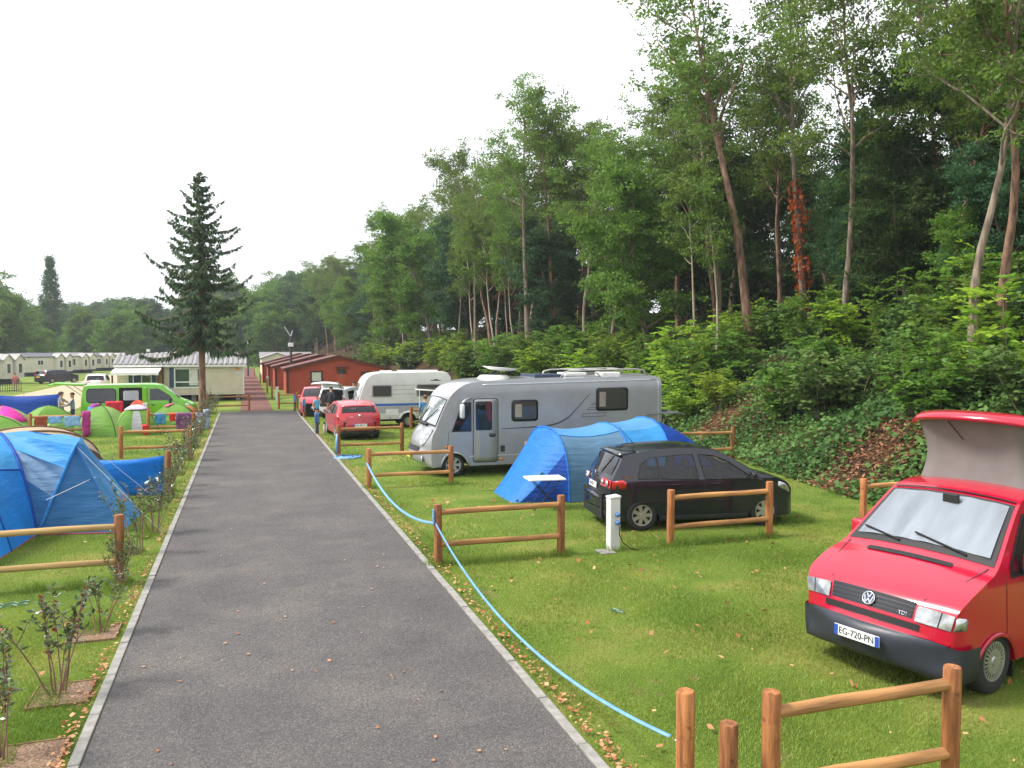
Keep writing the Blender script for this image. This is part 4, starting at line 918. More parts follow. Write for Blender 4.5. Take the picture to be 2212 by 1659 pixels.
# local: x forward, front bumper at 0; near side wheel is the left (+y) side at x=-0.92
vanloc = Vector((fw.x, fw.y, 0))+dV*0.92-nV*0.84
van = thing('camper_van', 'red camper van with raised grey pop-up roof and silver windscreen shade', 'camper van', vanloc, hdgV)
PV = [(-0.22, 0.26), (-0.07, 0.30), (-0.005, 0.39), (0.018, 0.48), (-0.005, 0.56), (-0.07, 0.60), (-0.10, 0.66), (-0.13, 0.78), (-0.20, 0.92), (-0.36, 1.03), (-0.70, 1.17), (-0.98, 1.27), (-1.34, 1.57), (-1.68, 1.84), (-1.86, 1.90), (-2.2, 1.935), (-3.4, 1.955), (-4.4, 1.93), (-4.70, 1.82), (-4.76, 1.3), (-4.79, 0.8), (-4.76, 0.45), (-4.70, 0.28)]
def WV(x, z):
    a = 0.905
    if x > -1.0: a -= 0.03*((x+1.0)/1.0)**2
    if x > -0.42: a -= 0.13*((x+0.42)/0.42)**2.4
    if z > 1.15: a -= 0.25*(z-1.15)
    else: a -= 0.10*max(0, 0.62-z)**1.5
    return a
outV = smooth_poly(PV, 3)+bottom(-4.70, -0.22, 0.27, (-0.92, -3.84), 0.385)[1:-1]
BV = Body(outV, WV, 0.27, 0.05, 0.045, pw=14)
BV.body('body', P_red, van, bevel=0.045, dx=0.16)
MB().box(-4.6, -0.25, -0.62, 0.62, 0.29, 0.75).build('underbody', m_under, van)
# bumper wraps round to the wheel arch
bmp = BV.region('front_bumper', m_plastic, van, lambda x, z, y, n: x > -0.55 and z < 0.585, 0.045, [('z', 0.585), ('x', -0.55), ('z', 0.44)])
BV.top('bumper_groove', m_trim, bmp, [(-0.002, 0.40), (0.004, 0.418)], -0.9, 0.9, 0.05)
for s_ in (-1, 1):
    BV.top('fog_lamp', m_glass2, bmp, [(-0.05, 0.325), (-0.012, 0.375)], s_*0.62, s_*0.78, 0.052, 4)
# grille with bars, emblem
gl_ = lerp_line([(-0.125, 0.77), (-0.165, 0.86), (-0.20, 0.925)], 5)
gr = BV.top('grille', m_trim, van, gl_, -0.56, 0.56, 0.006)
for k in range(4):
    x, z = lerp_line(gl_, 9)[1+2*k]; mb = MB(); mb.grid([[BV.P(x, z-0.010, t, 0.016, (0.9, 0.4)) for t in np.linspace(-0.55, 0.55, 11)], [BV.P(x-0.006, z+0.010, t, 0.016, (0.9, 0.4)) for t in np.linspace(-0.55, 0.55, 11)]]); mb.build('grille_bar', m_plastic, gr, solid=0.01)
BV.top('lower_grille', m_trim, van, lerp_line([(-0.10, 0.665), (-0.115, 0.73)], 3), -0.66, 0.66, 0.006)
ec = BV.P(-0.165, 0.85, 0); EM = Matrix.Translation(ec+Vector((0.028, 0, 0))) @ Matrix.Rotation(R(90), 4, 'Z') @ Matrix.Rotation(R(90-24), 4, 'X')
em = MB(); rows = []
for rr, h in ((0.072, 0.0), (0.072, 0.012), (0.060, 0.012), (0.060, 0.004)): rows.append([EM @ Vector((rr*math.cos(a), rr*math.sin(a), h)) for a in np.linspace(0, 2*math.pi, 25)[:-1]])
em.grid(rows, 0, True)
emo = em.build('emblem', m_chrome, van, smooth=True)
MB().poly([EM @ Vector((0.06*math.cos(a), 0.06*math.sin(a), 0.003)) for a in np.linspace(0, 2*math.pi, 25)[:-1]]).build('emblem_disc', mat('emblem_navy', (0.02, 0.04, 0.10), 0.3, var=0), emo)
def stroke(a, b, w_): 
    a = Vector((*a, 0)); b = Vector((*b, 0)); d = (b-a).normalized(); q = Vector((-d.y, d.x, 0))*w_
    return [EM @ (p+Vector((0, 0, 0.008))) for p in (a-q, a+q, b+q, b-q)]
st_ = MB()
for a, b in (((-0.026, 0.053), (0, 0.006)), ((0.026, 0.053), (0, 0.006)), ((-0.050, 0.030), (-0.026, -0.048)), ((-0.026, -0.048), (0, -0.004)), ((0, -0.004), (0.026, -0.048)), ((0.026, -0.048), (0.050, 0.030))): st_.poly(stroke(a, b, 0.006))
st_.build('emblem_letters', m_chrome, emo)
text_mesh('TDI', 0.055, 'lettering', m_chrome, gr, Matrix.Translation(BV.P(-0.155, 0.80, 0.44)+Vector((0.026, 0, 0))) @ Matrix.Rotation(R(90+10), 4, 'Z') @ Matrix.Rotation(R(66), 4, 'X'), 0.002)
# headlights wrapping the corner
for s_ in (-1, 1):
    ln = lerp_line([(-0.12, 0.755), (-0.15, 0.83), (-0.185, 0.905)], 4)
    hl_ = BV.top('headlight', m_lens, van, ln, [s_*0.60, s_*0.595, s_*0.59, s_*0.60], [s_*0.998]*4, 0.014, 6)
    BV.side('indicator', m_lens, van, [(-0.135, 0.755), (-0.195, 0.895), (-0.33, 0.885), (-0.37, 0.86), (-0.34, 0.765)], s_, 0.012, 0.012)
    BV.top('headlight_divider', m_trim, hl_, ln, s_*0.855, s_*0.868, 0.018, 1)
plate(van, BV.P(0.018, 0.49, 0)+Vector((0.056, 0, 0)), R(90), 0, 'EG-720-PN', 0.52, 0.112, band=2, sz=0.10)
# bonnet seams and air intake
for s_ in (-1, 1):
    BV.top('bonnet_seam', m_trim, van, lerp_line([(-0.24, 0.96), (-0.70, 1.17), (-0.96, 1.26)], 6), [s_*q for q in (0.60, 0.68, 0.75, 0.81, 0.86, 0.90)], [s_*(q+0.013) for q in (0.60, 0.68, 0.75, 0.81, 0.86, 0.90)], 0.003, 1)
BV.top('air_intake', m_trim, van, [(-0.80, 1.206), (-0.87, 1.232)], -0.55, 0.55, 0.006)
# windscreen with foil shade behind it, rubber frame, wipers
wsl = lerp_line([(-0.99, 1.275), (-1.34, 1.57), (-1.66, 1.825)], 8)
BV.top('windscreen_frame', m_trim, van, wsl, -0.95, 0.95, 0.006)
ws_in = lerp_line([(-1.06, 1.332), (-1.34, 1.57), (-1.63, 1.80)], 8)
fo = MB(); rows = []
for i, (x, z) in enumerate(ws_in): rows.append([BV.P(x, z, t, 0.012+0.010*(0.5+0.5*math.sin(t*17+0.5*math.sin(t*5)+0.25*i)), (0.65, 0.76)) for t in np.linspace(-0.885, 0.885, 50)])
fo.grid(rows); fo.build('windscreen_shade', m_foil, van, smooth=True)
BV.top('windscreen', clearglass('glass_screen', (0.93, 0.96, 0.97)), van, ws_in, -0.89, 0.89, 0.030, 10)
p = BV.P(-1.53, 1.79, 0.10); MB().box(p.x-0.02, p.x+0.02, p.y-0.09, p.y+0.09, p.z-0.05, p.z+0.05).build('inside_mirror', m_trim, van, bevel=0.01)
for t0, t1 in ((0.62, -0.10), (-0.25, -0.85)):
    a = BV.P(-1.03, 1.30, t0, 0.03, (0.6, 0.7)); b = BV.P(-1.12, 1.40, t1*0.98, 0.03, (0.6, 0.7)); MB().tube([a, b], 0.012, 5).build('wiper', m_trim, van)
# doors, windows, mirrors
for s_ in (-1, 1):
    BV.side('window_trim', m_trim, van, [(-1.18, 1.16), (-1.20, 1.28), (-1.66, 1.75), (-2.18, 1.77), (-2.18, 1.16)], s_, 0.004)
    BV.side('window', m_glass, van, [(-1.23, 1.20), (-1.25, 1.27), (-1.68, 1.71), (-2.14, 1.73), (-2.14, 1.20)], s_, 0.008)
    BV.side('window', m_glass, van, rounded(-3.4, -2.35, 1.20, 1.74, 0.06), s_, 0.008); BV.side('window', m_glass, van, rounded(-4.55, -3.55, 1.20, 1.74, 0.06), s_, 0.008)
    for pts in ([(-1.14, 0.45), (-1.10, 1.20), (-1.09, 1.20), (-1.13, 0.45)], [(-2.24, 0.40), (-2.24, 1.80), (-2.228, 1.80), (-2.228, 0.40)]): BV.side('door_seam', m_trim, van, pts, s_, 0.003)
    p = BV.P(-1.42, 1.30, s_); mb = MB().box(-1.50, -1.38, min(p.y+s_*0.04, p.y+s_*0.23), max(p.y+s_*0.04, p.y+s_*0.23), 1.20, 1.42); mo = mb.build('mirror', P_red, van, bevel=0.04, segs=3, smooth=True)
    MB().box(-1.46, -1.42, min(p.y-s_*0.02, p.y+s_*0.08), max(p.y-s_*0.02, p.y+s_*0.08), 1.18, 1.25).build('mirror_arm', m_trim, mo)
    BV.side('arch_lip', P_red, van, [(-0.92+0.42*math.cos(a), 0.205+0.44*math.sin(a)) for a in np.linspace(R(12), R(168), 16)]+[(-0.92+0.385*math.cos(a), 0.205+0.395*math.sin(a)) for a in np.linspace(R(168), R(12), 16)], s_, 0.022, 0.02)
add_wheels(van, (-0.92, -3.84), 0.895, 0.345, 0.21, 'hubcap')
MB().box(-1.36, -1.34, 0.66, 0.86, 0.08, 0.32).build('mud_flap', m_trim, van)
# pop-up roof: cap hinged at the back, bellows underneath
m_canvas = mat('canvas_grey', (0.165, 0.148, 0.142), 0.85, var=0.08, scale=3, bump=0.25, bscale=5)
def lidz(x): return 2.0+(2.72-2.0)*min(1, max(0, (x+4.6)/2.55))
cv = MB(); rows = []
base = [(-2.12, -0.64), (-2.12, 0.64), (-4.5, 0.66), (-4.5, -0.66)]
NB = 12
def ring(f):
    pinch = 0.11*math.sin(math.pi*f)
    o = []
    for i in range(4):
        a = Vector((*base[i], 0)); b = Vector((*base[(i+1) % 4], 0))
        for k in range(8):
            p = a.lerp(b, k/8); e = math.sin(math.pi*k/8)*0.05*math.sin(math.pi*f)
            q = Vector((-3.1+(p.x+3.1)*(1-pinch*0.55-e*0.3)+0.10*f*(p.x > -2.2), p.y*(1-pinch-e*0.5), 0))
            z0 = 1.93+0.035*(1-(p.y/0.8)**2); z1 = lidz(q.x)-0.02; q.z = z0+(z1-z0)*f; o.append(q)
    return o
for k in range(NB+1): rows.append(ring(k/NB))
cv.grid(rows, 0, True); cvo = cv.build('canvas_bellows', m_canvas, van, smooth=True)
lid = MB(); rows = []
for x in np.linspace(-4.75, -1.84, 22):
    fr = max(0, (x+2.45)/0.61); hw_ = 0.78*(1-0.10*max(0, fr)**2)-0.03*max(0, -x-4.5)
    zc = lidz(x)-0.10*max(0, fr)**2+0.03*math.sin((x+4.7)/3.3*math.pi)
    rows.append([Vector((x-0.22*(abs(t)**2.2)*(fr > 0)*min(1, fr), t*hw_, zc+0.065*(1-abs(t)**2.4)-0.04*(abs(t) > 0.98))) for t in np.linspace(-1, 1, 17)])
lid.grid(rows); lid.build('pop_up_roof', P_red, van, smooth=True, solid=0.045, bevel=0)
MB().tube([(-2.0, -0.25, lidz(-2.0)-0.05), (-2.08, -0.10, 2.45)], 0.006, 4).build('roof_strap', m_trim, cvo)
BV.top('roof_edge_seal', m_trim, van, [(-1.675, 1.842), (-1.70, 1.852)], -0.95, 0.95, 0.012)

# ------------------------------------------------------------------ silver integrated motorhome (faces the road, side towards us)
# local x forward = world -X ; local +y = world -Y (near side)
mh = thing('motorhome', 'large silver motorhome parked side on behind the blue tunnel tent', 'motorhome', (8.2, 22.65, 0), R(180))
def lx(X): return 8.2-X
PM = [(lx(4.62), 0.28), (lx(4.46), 0.40), (lx(4.42), 0.62), (lx(4.50), 0.74), (lx(4.52), 0.95), (lx(4.66), 1.18), (lx(4.84), 1.37), (lx(5.16), 1.95), (lx(5.30), 2.18), (lx(5.48), 2.38), (lx(5.80), 2.58), (lx(6.25), 2.66), (lx(6.8), 2.685), (lx(9.5), 2.73), (lx(11.72), 2.76), (lx(11.93), 2.70), (lx(11.97), 2.55), (lx(11.97), 1.5), (lx(11.97), 0.45), (lx(11.90), 0.36)]
def WM(x, z):
    a = 1.145
    if x > 2.4: a -= 0.045*((x-2.4)/1.4)**2
    if z > 2.5: a -= 0.25*(z-2.5)**1.2
    return a
outM = smooth_poly(PM[:12], 3)+PM[12:]+bottom(lx(11.90), lx(4.62), 0.30, (lx(10.2), lx(5.46)), 0.43)[1:-1]
BM_ = Body(outM, WM, 0.42, 0.03, 0.05, pw=10)
BM_.body('body', P_silver, mh, bevel=0.06, dx=0.22, dz=0.2)
MB().box(lx(11.6), lx(5.0), -0.8, 0.8, 0.32, 0.9).build('underbody', m_under, mh)
mwl = lerp_line([(lx(4.86), 1.39), (lx(5.16), 1.95), (lx(5.29), 2.15)], 7)
m_glassl = mat('glass_light', (0.34, 0.37, 0.40), 0.06, 0.0, var=0.35, scale=0.9, spec=0.8, coat=1.0)
BM_.top('windscreen_frame', m_trim, mh, mwl, -0.955, 0.955, 0.010); BM_.top('windscreen', m_glassl, mh, lerp_line([(lx(4.89), 1.44), (lx(5.16), 1.95), (lx(5.27), 2.12)], 7), -0.915, 0.915, 0.018)
for t0, t1 in ((0.1, 0.75), (-0.7, -0.05)):
    a = BM_.P(lx(4.88), 1.41, t0, 0.04, (0.9, 0.4)); b = BM_.P(lx(5.1), 1.86, t1, 0.04, (0.9, 0.4)); MB().tube([a, b], 0.014, 5).build('wiper', m_trim, mh)
MB().tube([BM_.P(lx(4.84), 1.38, t, 0.05+0.03*((k % 2)), (0.8, 0.5)) for k, t in enumerate(np.linspace(-0.5, 0.5, 9))], 0.035, 6).build('wiper_linkage', m_trim, mh, smooth=True)
hl_ = lerp_line([(lx(4.49), 0.86), (lx(4.60), 1.12), (lx(4.78), 1.33)], 6)
for s_ in (-1, 1):
    BM_.top('headlight', m_lens, mh, hl_, [s_*q for q in (0.60, 0.56, 0.54, 0.54, 0.56, 0.60)], [s_*q for q in (0.70, 0.80, 0.86, 0.90, 0.92, 0.90)], 0.015)
    p = BM_.P(lx(4.44), 0.48, s_*0.72); MB().lathe([(0.09, 0.02), (0.07, 0.045), (0.0, 0.05)], 'x', 14, p).build('fog_lamp', m_lens, mh, smooth=True)
BM_.top('grille', m_trim, mh, lerp_line([(lx(4.44), 0.66), (lx(4.50), 0.80)], 3), -0.55, 0.55, 0.012)
plate(mh, BM_.P(lx(4.43), 0.50, 0)+Vector((0.03, 0, 0)), R(90), 0, '', 0.52, 0.115, bgm=m_platey, band=False)
S_ = 1
def mside(name, m_, pts, par=mh, off=0.008, thick=0.0): return BM_.side(name, m_, par, [(lx(X), z) for X, z in pts], 1, off, thick)
def rr_(X0, X1, z0, z1, r): return [(8.2-x, z) for x, z in rounded(lx(X1), lx(X0), z0, z1, r)]
# cab side window, entrance door, living windows on the near side
mside('window_trim', m_trim, [(5.38, 1.26), (5.64, 1.90), (5.74, 2.08), (5.97, 2.08), (5.97, 1.26)], off=0.004)
mside('window', m_glass, [(5.43, 1.30), (5.67, 1.87), (5.77, 2.04), (5.93, 2.04), (5.93, 1.30)])
d_ = mside('door', P_silver, rr_(6.03, 6.74, 0.40, 2.16, 0.08), off=0.016, thick=0.01)
mside('door_seal', m_trim, rr_(6.01, 6.76, 0.38, 2.18, 0.09), off=0.005)
mside('window', m_glass, rr_(6.09, 6.57, 1.29, 2.10, 0.05), d_, off=0.022)
m_curt = mat('curtain_red', (0.10, 0.018, 0.03), 0.8, var=0.3, scale=4)
mside('curtain', m_curt, [(6.36, 2.08), (6.54, 2.08), (6.54, 1.50), (6.42, 1.62)], d_, off=0.026)
mside('handle', m_plastic, rr_(6.48, 6.68, 1.10, 1.20, 0.045), d_, off=0.03, thick=0.015)
for X0, X1, z0, z1, mg in ((7.15, 7.95, 1.51, 2.12, m_glass2), (9.77, 10.81, 1.75, 2.43, m_glass2)):
    w_ = mside('window', mg, rr_(X0+0.06, X1-0.06, z0+0.06, z1-0.06, 0.06), off=0.030)
    mside('window_frame', m_trim, rr_(X0, X1, z0, z1, 0.09), w_, off=0.018, thick=0.015)
    mside('curtain', mat('curtain_beige', (0.30, 0.26, 0.21), 0.8, var=0.15), rr_(X0+0.10, X0+0.30, z0+0.12, z1-0.12, 0.02), w_, off=0.034)
mside('service_flap', m_plastic, rr_(6.82, 6.95, 0.66, 0.84, 0.02), off=0.010); mside('service_flap', m_plastic, rr_(7.82, 7.98, 0.98, 1.14, 0.02), off=0.010)
mside('side_lamp', m_amber, rr_(6.78, 6.90, 0.43, 0.48, 0.02), off=0.02, thick=0.01); mside('side_lamp', m_amber, rr_(5.17, 5.25, 0.82, 0.88, 0.02), off=0.02, thick=0.01)
# sill line and decorative stripes
m_sil2 = mat('trim_bright', (0.55, 0.56, 0.58), 0.3, 0.4, var=0); m_stripe = mat('stripe_dark', (0.05, 0.06, 0.08), 0.5, var=0)
mside('sill_trim', m_sil2, [(5.90, 0.55), (9.7, 0.55), (9.7, 0.585), (5.90, 0.585)], off=0.014); mside('sill_trim', m_sil2, [(10.7, 0.55), (11.9, 0.55), (11.9, 0.585), (10.7, 0.585)], off=0.014)
sw = smooth_poly([(6.85, 1.31), (7.65, 1.33), (8.39, 1.38), (8.84, 1.55), (9.14, 1.82), (9.57, 2.26)], 5)
for i in range(len(sw)-1):
    k = i/len(sw); t0, t1 = 0.008+0.016*math.sin(math.pi*k), 0.008+0.016*math.sin(math.pi*(i+1)/len(sw))
    mside('stripe', m_stripe, [(sw[i][0], sw[i][1]-t0), (sw[i+1][0], sw[i+1][1]-t1), (sw[i+1][0], sw[i+1][1]+t1), (sw[i][0], sw[i][1]+t0)], off=0.004+0.0002*i)
for X0, X1, z0, z1, sh in ((9.32, 10.03, 1.585, 1.69, 0.06), (9.49, 9.75, 1.79, 1.86, 0.08), (9.62, 9.74, 1.93, 1.99, 0.06)):
    q = [(X0, z0), (X1, z0+0.005), (X1+sh, z1), (X0+sh, z1-0.005)]
    for a, b in zip(q, q[1:]+q[:1]):
        d = Vector((b[0]-a[0], b[1]-a[1])).normalized()*0.007; nn = (-d.y, d.x); mside('stripe', m_stripe, [(a[0]-nn[0], a[1]-nn[1]), (b[0]-nn[0], b[1]-nn[1]), (b[0]+nn[0], b[1]+nn[1]), (a[0]+nn[0], a[1]+nn[1])], off=0.005)
for X, z0, z1 in ((5.28, 0.62, 1.28), (5.83, 2.58, 2.60)): mside('panel_seam', m_trim, [(X-0.05, z0), (X+0.01, z1), (X+0.022, z1), (X-0.038, z0)], off=0.003)
# roof edge rail, roof hardware
mside('roof_rail', m_sil2, [(6.3, 2.55), (11.75, 2.645), (11.75, 2.67), (6.3, 2.575)], off=0.02, thick=0.02)
mside('corner_rail', m_sil2, [(11.83, 0.5), (11.83, 2.60), (11.86, 2.60), (11.86, 0.5)], off=0.012, thick=0.015)
dish = thing('satellite_dish', 'folded flat satellite dish on the roof of the silver motorhome', 'satellite dish', (6.9, 22.4, 2.72))
MB().lathe([(0.0, 0.10), (0.40, 0.09), (0.50, 0.0), (0.50, -0.02)], 'z', 20).build('base', P_white, dish, smooth=True)
q = MB().lathe([(0.0, 0.03), (0.30, 0.05), (0.46, 0.11), (0.46, 0.095), (0.3, 0.03), (0.0, 0.0)], 'z', 22); q.v = [(v[0]*1.15+0.2, v[1], v[2]+0.20-v[0]*0.10) for v in q.v]; q.build('reflector', P_white, dish, smooth=True)
MB().tube([(-0.2, 0, 0.08), (0.1, 0, 0.20)], 0.035, 6).build('arm', m_plastic, dish)
for X0, X1, Y0, Y1, hh in ((8.0, 8.9, 21.9, 23.2, 0.06),): 
    o = MB().box(X0, X1, Y0, Y1, 2.74, 2.74+hh+0.03).build('solar_panel', mat('solar', (0.05, 0.07, 0.12), 0.2, var=0.1), None, bevel=0.01); tag(o, 'flat solar panel on the motorhome roof behind the dish', 'solar panel')
for i, (X0, X1, Y0, Y1) in enumerate(((9.0, 9.7, 22.0, 22.7), (10.3, 10.9, 22.2, 22.8))):
    o = MB().box(lx(X1), lx(X0), 22.65-Y1, 22.65-Y0, 2.76, 2.87).build('roof_hatch', P_white, mh, bevel=0.03)
rk = thing('roof_rack', 'grey tubular roof rack at the rear of the motorhome roof', 'roof rack', (0, 0, 0))
for Y in (21.75, 23.4):
    pts = [(8.75, Y, 2.74), (8.85, Y, 2.88), (9.05, Y, 2.93), (11.2, Y, 2.97), (11.45, Y, 2.93), (11.6, Y, 2.78)]; MB().tube(pts, 0.025, 6).build('side_tube', m_alloy, rk, smooth=True)
for X in (9.4, 10.2, 11.0): MB().tube([(X, 21.75, 2.95), (X, 23.4, 2.95)], 0.02, 6).build('cross_bar', m_alloy, rk)
for X in (9.75,):
    MB().tube([(X-0.25, 21.75, 2.74), (X-0.15, 21.75, 2.86), (X+0.15, 21.75, 2.86), (X+0.28, 21.75, 2.74)], 0.018, 6).build('grab_loop', m_alloy, rk, smooth=True)
# mirror on its arm
ma = MB().tube([BM_.P(lx(5.95), 2.20, 1)+Vector((0, 0.01, 0)), BM_.P(lx(5.78), 2.16, 1)+Vector((0.05, 0.25, 0)), BM_.P(lx(5.72), 2.08, 1)+Vector((0.10, 0.33, 0))], 0.05, 8, flat=0.7).build('mirror_arm', P_silver, mh, smooth=True)
MB().box(lx(5.72)+0.04, lx(5.72)+0.16, 1.145+0.22, 1.145+0.43, 1.66, 2.06).build('mirror', P_silver2, mh, bevel=0.05, segs=3, smooth=True)
add_wheels(mh, (lx(5.46), lx(10.2)), 1.10, 0.335, 0.22, 'alloy', 6)
mside('arch_lip', P_silver, [(5.46+0.47*math.cos(a), 0.22+0.50*math.sin(a)) for a in np.linspace(R(10), R(170), 16)]+[(5.46+0.42*math.cos(a), 0.22+0.44*math.sin(a)) for a in np.linspace(R(170), R(10), 16)], off=0.03, thick=0.03)
# bicycles on the rear rack, seen edge on
bk = thing('bicycle', 'bicycle hanging on the rear rack of the silver motorhome', 'bicycle', (12.3, 22.2, 0.75))
for y in (-0.5, 0.5):
    wv = MB(); wv.tube([(0, y+0.33*math.cos(a), 0.33+0.33*math.sin(a)) for a in np.linspace(0, 2*math.pi, 25)], 0.018, 5, False); wv.build('wheel', m_rubber, bk, smooth=True)
MB().tube([(0, -0.5, 0.33), (0, -0.15, 0.80), (0, 0.35, 0.85), (0, 0.0, 0.32), (0, -0.15, 0.80)], 0.018, 6).tube([(0, 0.5, 0.33), (0, 0.35, 0.85), (0, 0.33, 1.0)], 0.018, 6).tube([(0, 0, 0.32), (0, -0.5, 0.33)], 0.014, 6).build('frame', m_navyf if False else m_plastic, bk)
MB().tube([(-0.28, 0.33, 1.02), (0.28, 0.33, 1.02)], 0.014, 6).build('handlebar', m_trim, bk); MB().box(-0.07, 0.07, -0.30, -0.05, 0.88, 0.94).build('saddle', m_trim, bk, bevel=0.02)
o = MB().box(11.99, 12.55, 21.7, 23.5, 0.70, 0.75).build('bicycle_rack', m_alloy, None); tag(o, 'low metal bicycle platform behind the motorhome', 'rack')
cover = MB(); cover.grid([[Vector((x, y, z)) for y in (21.45, 22.2, 22.9)] for x, z in ((11.15, 1.42), (11.45, 1.60), (12.55, 1.62), (12.70, 1.56))]); o = cover.build('awning_table', mat('board_grey', (0.20, 0.21, 0.20), 0.6, var=0.1), None, solid=0.03); tag(o, 'grey flat board fixed at the rear corner of the motorhome', 'board')

# ------------------------------------------------------------------ white touring caravan
cw = G(878, 924); cvn = thing('caravan', 'white touring caravan with blue stripe beside the red hatchback', 'caravan', (cw.x+0.1, cw.y+1.05, 0), R(180))
# local x forward (towards the road), wheel at x=0, near side +y
def cxl(u): return -(AY(u, 860, cw.y).x-(cw.x+0.1))
xf, xr = cxl(763), cxl(976)
PC = [(xf-0.30, 0.42), (xf-0.12, 0.50), (xf-0.06, 0.95), (xf-0.10, 1.05), (xf-0.30, 1.60), (xf-0.55, 2.18), (xf-0.85, 2.44), (xf-1.3, 2.52), (xr+0.6, 2.54), (xr+0.18, 2.50), (xr+0.03, 2.30), (xr, 1.4), (xr, 0.55), (xr+0.05, 0.42)]
BC = Body(smooth_poly(PC[:8], 3)+PC[8:]+bottom(xr+0.05, xf-0.30, 0.42, (0.0,), 0.36)[1:-1], lambda x, z: 1.08-(0.15*max(0, z-2.2)), 0.10, 0.03, 0.04)
BC.body('body', P_caravan, cvn, bevel=0.05, dx=0.3, dz=0.3)
MB().box(xr+0.3, xf-0.7, -0.7, 0.7, 0.30, 0.8).build('underbody', m_under, cvn)
def cside(name, m_, x0, x1, z0, z1, r=0.05, off=0.01, par=cvn, thick=0): return BC.side(name, m_, par, rounded(min(x0, x1), max(x0, x1), z0, z1, r), 1, off, thick)
for ua, ub, z0, z1 in ((803, 847, 1.42, 1.98), (899, 952, 1.42, 2.0)):
    w_ = cside('window', m_glass2, cxl(ua)-0.05, cxl(ub)+0.05, z0+0.05, z1-0.05, 0.05, 0.024); cside('window_frame', mat('frame_grey', (0.30, 0.31, 0.33), 0.5, var=0), cxl(ua), cxl(ub), z0, z1, 0.08, 0.012, w_)
BC.side('stripe', mat('stripe_blue', (0.03, 0.13, 0.42), 0.5, var=0.05), cvn, [(xr+0.02, 1.02), (xf-0.12, 1.02), (xf-0.14, 1.13), (xr+0.02, 1.13)], 1, 0.006)
BC.side('stripe', mat('stripe_grey', (0.36, 0.37, 0.40), 0.5, var=0.05), cvn, [(xr+0.02, 0.70), (xf-0.10, 0.70), (xf-0.12, 1.00), (xr+0.02, 1.00)], 1, 0.004)
for z in (1.55, 1.75, 1.95): BC.side('panel_line', m_stripe, cvn, [(cxl(897), z), (cxl(849), z), (cxl(849), z+0.012), (cxl(897), z+0.012)], 1, 0.004)
cside('locker', P_white, cxl(833), cxl(860), 0.60, 0.88, 0.03, 0.012); cside('side_lamp', m_amber, cxl(842)-0.03, cxl(842)+0.03, 0.46, 0.52, 0.02, 0.02, thick=0.01)
cl_ = lerp_line([(xf-0.14, 1.12), (xf-0.30, 1.60), (xf-0.46, 1.98)], 5); BC.top('front_window_frame', m_trim, cvn, cl_, -0.90, 0.90, 0.010); BC.top('front_window', m_glassl, cvn, lerp_line(cl_, 5)[0:5], -0.86, 0.86, 0.016)
cside('logo', m_stripe, cxl(930), cxl(952), 2.14, 2.18, 0.018, 0.006); cside('logo', m_stripe, cxl(938), cxl(946), 2.185, 2.22, 0.015, 0.007)
MB().box(xr+0.5, xr+2.3, -0.4, 0.4, 2.55, 2.62).build('roof_hatch', P_white, cvn, bevel=0.02); MB().box(xf-1.9, xf-1.4, -0.3, 0.3, 2.55, 2.61).build('roof_hatch', P_white, cvn, bevel=0.02)
BC.side('arch_lip', P_white, cvn, [(0.46*math.cos(a), 0.33+0.46*math.sin(a)) for a in np.linspace(R(12), R(168), 14)]+[(0.38*math.cos(a), 0.33+0.38*math.sin(a)) for a in np.linspace(R(168), R(12), 14)], 1, 0.04, 0.04)
add_wheels(cvn, (0.0,), 1.02, 0.31, 0.19, 'hubcap')
MB().tube([(xf-0.2, 0.35, 0.45), (xf+1.0, 0, 0.45), (xf-0.2, -0.35, 0.45)], 0.05, 6).tube([(xf+0.9, 0, 0.05), (xf+0.9, 0, 0.6)], 0.03, 6).build('drawbar', m_alloy, cvn)

# ------------------------------------------------------------------ lime green van with doors open
gv = thing('van', 'lime green van with open sliding door and raised tailgate behind the tents', 'van', (-4.72, 41.6, 0), R(3))
PG = [(2.45, 0.28), (2.52, 0.45), (2.50, 0.70), (2.38, 0.95), (2.10, 1.10), (1.75, 1.25), (1.40, 1.55), (1.05, 1.84), (0.70, 1.94), (0.2, 1.96), (-1.8, 1.95), (-2.25, 1.92), (-2.38, 1.82), (-2.46, 1.30), (-2.48, 0.7), (-2.42, 0.30)]
def WG(x, z): return 0.96-(0.14*(z-1.1) if z > 1.1 else 0)-0.03*max(0, (x-1.2))**2
BG = Body(smooth_poly(PG, 3)+bottom(-2.42, 2.45, 0.30, (-1.50, 1.58), 0.37)[1:-1], WG, 0.22, 0.04, 0.04)
BG.body('body', P_green, gv, bevel=0.05, dx=0.2)
MB().box(-2.3, 2.2, -0.65, 0.65, 0.32, 0.8).build('underbody', m_under, gv)
